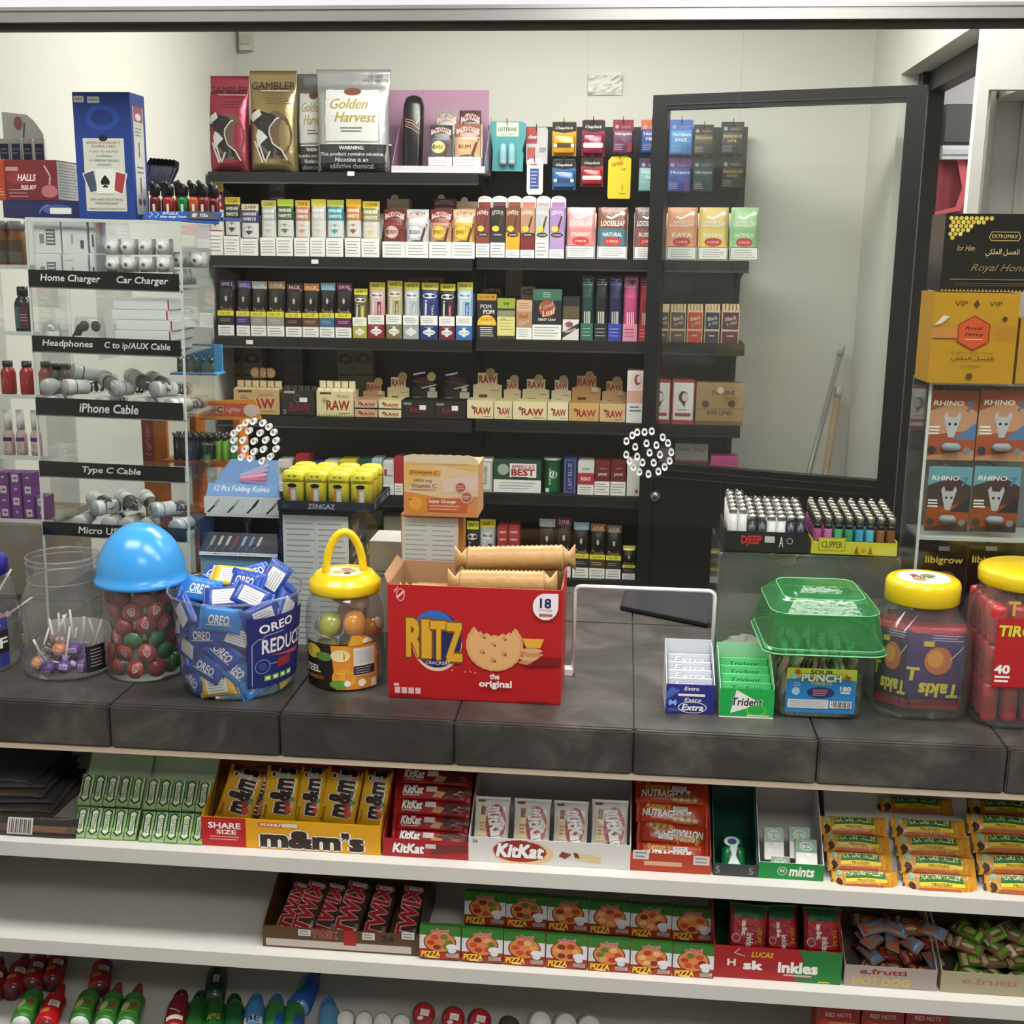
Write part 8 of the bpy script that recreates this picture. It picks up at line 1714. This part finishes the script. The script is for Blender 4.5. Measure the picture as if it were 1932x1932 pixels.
for i, (l, r, t_, b) in enumerate(((1662, 1800, 1503, 1534), (1832, 1970, 1508, 1542))):
    o, w2, h = slant('cereal_bar', '%s cereal bar lying on the card at the very back' % ['left', 'right'][i], 'cereal bar', l, r, t_, b, Y1+.10, Z1+.105, .68, 'cereal bars in the white trays'); wrapbar(o, w2, h, .02, H('b08030'), nva, False)

# ================================================================== second shelf
# ---- brown caramel bar box
def twf(a): a.r(.02, .08, .95, .42, H('c4bcb2')); a.t('TWIX', .4, .74, .16, .3, H('8a2028'), .06, .1, out=(H('d8c8b8'), .02)); a.r(.52, .3, .6, 1, H('a81c24')); a.t('24', .8, .72, .08, .26, H('2a1a10'), .03); stick(a, .27, .78, .08, .3); stick(a, .68, .8, .08, .34); stick(a, .93, .95, .08, .34)
ob, wb = tray('candy_display_box', 'brown and gold caramel bar display carton', 490, 790, Y1-.004, Z2, .19, .042, .11, H('5a3c1e'), H('9a7a3c'), twf)
def twa(a): a.r(.75, 0, 1, 1, H('2e1710')); a.t('TWIX', .45, .47, .8, .62, H('a81626'), .05, .1, PI/2, out=(H('ecd8d4'), .022)); stick(a, .5, .84, .5, .07)
for i, (l, r, t_, b, rz) in enumerate(((512, 560, 1652, 1762, .18), (540, 588, 1652, 1764, .19), (572, 628, 1652, 1768, .16), (620, 674, 1652, 1772, .14), (676, 726, 1656, 1778, .1), (736, 786, 1660, 1784, .08))):
    o, w, h = slant('caramel_bar', 'dark brown and red caramel bar, %s from left in the brown carton' % ['first', 'second', 'third', 'fourth', 'fifth', 'sixth'][i], 'chocolate bar', l, r, t_, b, Y1+.012, Z2+.028, .95, 'caramel bars in the brown carton', rz, off=.006*(i % 2))
    wrapbar(o, w, h, .026, H('4a2418'), twa)
# ---- gummy pizza boxes
def pza(seed):
    rn_ = random.Random(seed)
    def f(a):
        a.r(0, 0, 1, 1, H('e0e0e4')); a.r(0, .72, 1, 1, H('3a7a2c')); a.r(0, .0, 1, .3, H('a8341c')); 
        for k in range(6): a.r(.04+.16*k, .3, .05+.16*k, .72, H('b8bcc8'))
        a.e(.5, .52, .4, .34, H('6a3a1c'), 22); a.e(.5, .53, .37, .31, H('d8844c'), 22)
        for k in range(6): a.e(.5+.22*cos(k*1.1+seed), .53+.17*sin(k*1.1+seed), .1, .08, H(rn_.choice(('c84a24', 'e0a860', 'b83a1c', '6a7a2c', '8a2c18', 'e8b878'))), 10)
        a.t('e.frutti', .5, .87, .42, .12, H('c04a3c'), .05, .15, out=(H('f0dcd8'), .04)); a.t('PIZZA', .28, .15, .46, .17, H('f0c83c'), .05, .1, out=(H('6a1c10'), .02)); a.lines(.2, .03, .5, .06, 1, H('f0d8a0'), .8)
        a.e(.8, .4, .15, .09, H('e4e4ec'), 14); a.e(.8, .28, .1, .07, H('dcdce4'), 12); a.r(.66, .08, .96, .2, H('c8c0b8')); a.lines(.66, .09, .98, .2, 3, H('5a4a44'), .4)
    return f
pzs = []
for rw, n_, xs, bs, ts in ((0, 7, [791+79.6*i for i in range(7)], [1809+6.1*i for i in range(7)], None), (1, 6, [876+78.2*i for i in range(6)], [1745+6.0*i for i in range(6)], None)):
    for i in range(n_):
        yb_, zb_ = (Y1-.012, Z2+.001) if rw == 0 else (Y1+.072, Z2+.001)
        l = xs[i]; b = bs[i]
        o, w, h = slant('gummy_pizza_box', 'x', 'candy box', l, l+77, b-61, b, yb_, Z2, .12, 'small gummy pizza boxes')
        o['label'] = 'small pizza printed gummy box, %s from left in %s row' % (['first', 'second', 'third', 'fourth', 'fifth', 'sixth', 'seventh'][i], ['front', 'rear'][rw])
        MB().box(-w/2, w/2, 0, .014, 0, h, H('3a7a2c')).build('box_body', CARTON, o); a = Art(w, h); pza(rw*10+i)(a); a.build(o)
# support block behind the front row, under the rear row
x0, x1 = U(872, 1780, y=Y1+.08).x, U(1350, 1780, y=Y1+.08).x
zr_ = USL(1100, 1770, Y1+.072, Z2, .12).z
tag(MB().box(x0, x1, Y1+.075, Y1+.125, Z2+.0006, zr_-.006, H('c8a878')).box(x0, x1, Y1+.075, Y1+.125, zr_-.006, zr_-.004, H('b8986a')).build('support_box', CARTON), 'plain card riser hidden behind the front gummy pizza boxes', 'box')
# ---- red and green sweets carton
def skf(a): a.p([(.66, 0), (1, 0), (1, 1), (.66, 1), (.7, .7), (.62, .3)], H('1c7a34')); a.t('LUCAS', .38, .78, .17, .16, H('d8b82c'), .04, .2); a.t('sk', .31, .44, .14, .26, W_, .06); a.t('W', .43, .42, .08, .16, H('8a2028'), .04); a.t('inkles', .66, .44, .3, .32, W_, .06); a.lines(.55, .16, .8, .24, 1, H('d8a8a8'), .7); a.t('H', .14, .5, .06, .2, W_, .04); a.l([(.2, .95), (.16, .8), (.24, .72)], .0016, H('e0c8c8')); a.lines(.82, .02, .92, .07, 1, H('d8c83c'), .7)
tray('candy_display_box', 'red and green sweets carton', 1358, 1606, Y1-.006, Z2, .15, .062, .11, H('a8161e'), H('124a24'), skf)
def ska(a): a.r(0, .72, 1, 1, H('1c5a30')); a.r(0, 0, 1, .72, H('b0141c')); a.t('sk', .4, .5, .3, .12, W_, .05, rot=-PI/2); a.t('inkles', .55, .26, .3, .16, W_, .04, rot=-PI/2); a.t('LUCAS', .8, .4, .3, .1, H('d8b82c'), .03, rot=-PI/2); a.ring(.2, .3, .1, .0015, H('e0c8c8'))
for i, (l, r, t_, b, rz) in enumerate(((1372, 1446, 1705, 1800, .06), (1448, 1512, 1708, 1805, -.04), (1516, 1590, 1712, 1808, 0))):
    o, w, h = slant('sweets_packet', '%s red sweets packet with green top in the red and green carton' % ['left', 'middle', 'right'][i], 'sweets packet', l, r, t_, b, Y1+.012, Z2+.013, .5, 'red sweets packets', rz, off=(0, -.014, .002)[i]); wrapbar(o, w, h, .018, H('8a161c'), ska)
# ---- wrapped gummies in two open cartons
def candy(label, grp, c, c2, c3):
    o = thing('wrapped_gummy', label, 'gummy', (0, 0, 0), 0, grp); L_, W2, T_ = .052, .026, .014; pillow(L_, W2, T_, c, crimp=.09, k=12, n=6).build('wrapper', WRAP, o, (0, 0, 0))
    a = Art(L_*.9, W2*.8, n=4); a.r(.05, 0, .2, 1, c3); a.r(.8, 0, .95, 1, c2); a.e(.5, .6, .25, .2, c2, 10); a.e(.5, .35, .25, .16, c3, 10); a.warp(lambda x, y, z: (lambda q: (q[0], q[1], q[2]))(pil_warp(L_, W2, T_, .09)(x, y, z-W2*.4))).build(o, m=WRAP); return o
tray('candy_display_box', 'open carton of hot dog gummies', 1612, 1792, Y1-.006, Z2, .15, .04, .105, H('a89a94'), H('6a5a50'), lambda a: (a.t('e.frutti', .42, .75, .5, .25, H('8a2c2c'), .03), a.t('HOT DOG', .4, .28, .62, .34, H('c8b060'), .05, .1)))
kn_ = [candy('brown wrapped hot dog gummy in the open carton', 'hot dog gummies', H('7a4a30'), H('b06a44'), H('c8b8a0')), candy('blue ended wrapped hot dog gummy in the open carton', 'hot dog gummies', H('8a7a78'), H('5a8ab8'), H('b05a38')), candy('dark red wrapped hot dog gummy in the open carton', 'hot dog gummies', H('6a201c'), H('c89a3c'), H('8a3020'))]
fk = {0: 1, 1: 1, 2: 1}
def pile(kinds, fk, l, r, y0, z0, n, seed, zmax):
    rq = random.Random(seed); x0, x1 = U(l, 1780, y=y0+.05).x, U(r, 1780, y=y0+.05).x; i = 0
    for lay in range(4):
        for gx in range(4):
            for gy in range(2 if lay < 3 else 1):
                k = rq.randrange(len(kinds)); o = kinds[k] if fk[k] else dup(kinds[k]); fk[k] = 0
                o.location = (x0+.014+(x1-x0-.028)*gx/3+rq.uniform(-.004, .004), y0+.03+.052*gy+.012*lay, z0+.016+.019*lay+.006*gy)
                o.rotation_euler = (Matrix.Rotation(rq.uniform(-1.2, 1.2), 4, 'Z') @ Matrix.Rotation(-1.1+rq.uniform(-.3, .3), 4, 'X') @ Matrix.Rotation(rq.uniform(-.3, .3), 4, 'Y')).to_euler()
pile(kn_, fk, 1630, 1775, Y1, Z2, 20, 3, .08)
tray('candy_display_box', 'open carton of green gummies at the right edge', 1800, 2010, Y1-.006, Z2, .15, .04, .105, H('a8a080'), H('5a5240'), lambda a: a.t('e.frutti', .45, .6, .5, .3, H('b0706c'), .02))
kg_ = [candy('green wrapped burger gummy at the right edge', 'green wrapped gummies', H('4a6a20'), H('8ab83c'), H('c8a070')), candy('tan wrapped burger gummy at the right edge', 'green wrapped gummies', H('8a6a48'), H('6a9a34'), H('d8c8b0')), candy('bright lime wrapped gummy at the right edge', 'green wrapped gummies', H('6aa82c'), H('c8d8a0'), H('7a4a3c'))]
pile(kg_, {0: 1, 1: 1, 2: 1}, 1815, 1985, Y1, Z2, 20, 5, .08)

# ================================================================== lowest visible shelf: candy bottles lying down
def botl(label, grp, body, capc, base, loop=True, lab=None):
    """bottle along local +y: base at y=0 facing the viewer"""
    o = thing('candy_bottle', label, 'bottle', (0, 0, 0), 0, grp); R = .0175
    prof = [(R*.8, 0), (R, .004), (R, .04), (R*.86, .05), (R*1.0, .06), (R*.95, .068), (R*.5, .082), (R*.45, .086)] if not loop else [(R*.85, 0), (R, .004), (R, .06), (R*.92, .072), (R*.6, .086), (R*.4, .09)]
    MB().lathe(prof, body, 18).build('bottle_body', PLAST, o, None, (-PI/2, 0, 0)); MB().lathe([(R*.82, -.0012), (R*.82, .0)], base, 18).build('base_disc', PLAST, o, None, (-PI/2, 0, 0))
    if loop: MB().tube([(R*.52*cos(t), .086+.024*sin(t), 0) for t in [PI*k/10 for k in range(11)]], .0036, capc, 7).build('loop_cap', PLAST, o)
    else: MB().lathe([(R*.46, .084), (R*.5, .09), (R*.3, .108), (R*.12, .112)], capc, 14).build('cap', PLAST, o, None, (-PI/2, 0, 0))
    if lab: a = Art(R*1.9, .034, n=4); lab(a); a.warp(lambda x, y, z: ((R+.0006-y)*sin(x/R), z, (R+.0006-y)*cos(x/R))).build(o, (0, .012, 0), m=GLOSS, name='label')
    return o
def lay(o, px, py, yaw, pitch=0.0):
    o.scale = (1.2, 1.2, 1.2); p = U(px, py, z=Z3+.022); o.location = p; o.rotation_euler = (Matrix.Rotation(yaw, 4, 'Z') @ Matrix.Rotation(pitch, 4, 'X')).to_euler()
lb_r = lambda a: (a.r(.2, .05, .6, .35, H('c87a2c')), a.r(.45, .55, .95, .95, W_), a.lines(.5, .6, .9, .9, 3, K_, .4))
rb0 = botl('deep red candy bottle lying in the back row, base toward the shelf edge', 'red candy bottles in the back row', H('8c1a22'), H('7a1218'), H('5a3034'), False, lb_r)
for i, (px, py) in enumerate(((22, 1872), (58, 1862), (97, 1856), (186, 1868), (-18, 1880))):
    o = rb0 if i == 0 else dup(rb0); lay(o, px, py, .26+.02*i)
    o['label'] = 'deep red candy bottle in the back row, %s' % ['second from left', 'third from left', 'fourth from left', 'standing alone at the right', 'cut by left photo edge'][i]
lb_g = lambda a: (a.r(0, 0, 1, 1, H('4a9a3c')), a.e(.3, .5, .2, .3, H('c8c89a'), 10), a.l([(.1, .1), (.9, .1)], .001, H('d8c83c')), a.e(.7, .6, .15, .2, H('a84a3c'), 10))
gb0 = botl('green labelled candy bottle', 'green candy bottles in the front row', H('3a7a34'), H('8a2a30'), H('dce4e0'), False, lb_g)
for i, (px, py) in enumerate(((40, 1932), (150, 1932), (197, 1936), (238, 1938))):
    o = gb0 if i == 0 else dup(gb0); lay(o, px, py, .2)
    o['label'] = 'green candy bottle with red tip and white base, %s from left in front row' % ['first', 'second', 'third', 'fourth'][i]
o = botl('bright red candy bottle in the front row between green bottles', 'red candy bottles in the front row', H('b0181e'), H('a01218'), H('7a2a2c'), False, lb_r); lay(o, 84, 1938, .2)
lp = [(327, 1950, '8a2028', '5a1418', 'maroon striped', -.1), (366, 1952, '1c5a24', '123c18', 'dark green', -.1), (402, 1955, '245c28', '1a4420', 'dark green with yellow letters', -.06), (441, 1958, '1f5a2c', '1a4420', 'green with white letters', -.03), (476, 1958, '4a90cc', '3a78c0', 'light blue', -.1), (516, 1960, '3f8a48', '3a70c0', 'blue and green', -.1), (552, 1962, '3f8a48', '3a70c0', 'green and blue right hand', -.1), (624, 1966, '6aa8d8', '3f8ad0', 'sky blue beside the white discs', -.06)]
for px, py, c, cc_, nm, yw_ in lp:
    lb = {'8': lambda a: (a.r(.1, .0, .9, .3, W_), a.l([(.2, .9), (.7, .5)], .002, W_)), '2': lambda a: a.t('APPLE', .5, .4, .6, .4, H('c8b83c'), .02), '4': lambda a: (a.r(.05, .1, .95, .6, W_), a.t('BE', .5, .35, .6, .4, H('2a5a9a'), .03)), '3': lambda a: a.p([(.5, 0), (1, 0), (1, 1), (.6, .8)], H('2f62b4'))}.get(c[0])
    o = botl('%s candy bottle with loop cap in the front row' % nm, 'loop capped candy bottles', H(c), H(cc_), H('9ab8c8'), True, lb); lay(o, px, py, yw_+.34)
o = botl('dark green candy bottle lying at the back', None, H('1c3a24'), H('142c1c'), H('5a5854'), True, lambda a: (a.r(.4, .3, .7, .9, H('d0c8cc')), a.lines(.45, .35, .65, .85, 4, H('a05a6a'), .3))); lay(o, 404, 1886, .25)
o = botl('blue and green candy bottle lying at the back', None, H('2458b0'), H('2450a0'), H('8ab0d0'), True, lambda a: a.p([(0, .3), (.4, .5), (.5, 1), (0, 1)], H('4a9a3c'))); lay(o, 566, 1903, .02)
# round tubs seen end on
def disc(label, grp, px, py, R, c, fc, art=None):
    p = U(px, py-8, z=Z3+R+.034); o = thing('candy_tub', label, 'tub', p, (-.58, 0, .2), grp)
    MB().lathe([(R*.9, 0), (R, .003), (R, .05), (R*.9, .056)], c, 24).build('tub_body', PLAST, o, None, (-PI/2, 0, 0)); MB().lathe([(R*.93, -.002), (R*.95, 0)], fc, 24).build('lid', PLAST, o, None, (-PI/2, 0, 0))
    if art: a = Art(R*1.7, R*1.7); art(a); a.build(o, (0, -.0022, -R*.85))
wt = H('dcdcd8')
for i, px in enumerate((652, 687, 722, 757)): disc('round white candy tub, %s in the left white group' % ['first', 'second', 'third', 'fourth'][i], 'white round tubs', px, 1932+2.5*i, .0165, H('c4c4c0'), wt)
for i, (px, py) in enumerate(((800, 1922), (856, 1930), (906, 1934))): disc('round red candy tub with price sticker, %s from left' % ['first', 'second', 'third'][i], 'red round tubs', px, py, .021, H('7a1c20'), H('a81f26'), lambda a: (a.p([(.35, .8), (.8, .7), (.72, .4), (.28, .5)], H('e0d8d8')), a.e(.3, .35, .16, .1, H('dcd4d4'), 10), a.lines(.38, .5, .72, .7, 3, H('b08a8c'), .3)))
for i, px in enumerate((1020, 1068, 1112)): disc('round white candy tub, %s in the right white group' % ['first', 'second', 'third'][i], 'white round tubs', px, 1938+4*i, .0205, H('c4c4c0'), wt)
disc('dark brown round tub between the red and white tubs', None, 962, 1946, .019, H('3a2a26'), H('4a3a34'))
# red hot candy cartons
for i, (l, r) in enumerate(((1540, 1622), (1626, 1706), (1710, 1792))):
    y_ = Y1+.03; x0, x1 = U(l, 1920, y=y_).x, U(r, 1920, y=y_).x; w = x1-x0; h = U((l+r)/2, 1903+3*i, y=y_).z-Z3
    o = thing('candy_carton', 'dark red cinnamon candy carton, %s from left at the bottom edge' % ['first', 'second', 'third'][i], 'candy box', ((x0+x1)/2, y_, Z3+.0006), 0, 'cinnamon candy cartons'); MB().box(-w/2, w/2, 0, .05, 0, h, H('8a1c1c')).build('box_body', CARTON, o)
    a = Art(w, h); a.t('RED HOTS', .5, .9, .6, .06, H('d8a8a0'), .03); a.r(.1, .66, .9, .8, H('c86a2c')); a.e(.2, .78, .1, None, H('b02c24'), 12); a.r(.3, .3, .7, .5, H('d8a83c')); a.build(o)
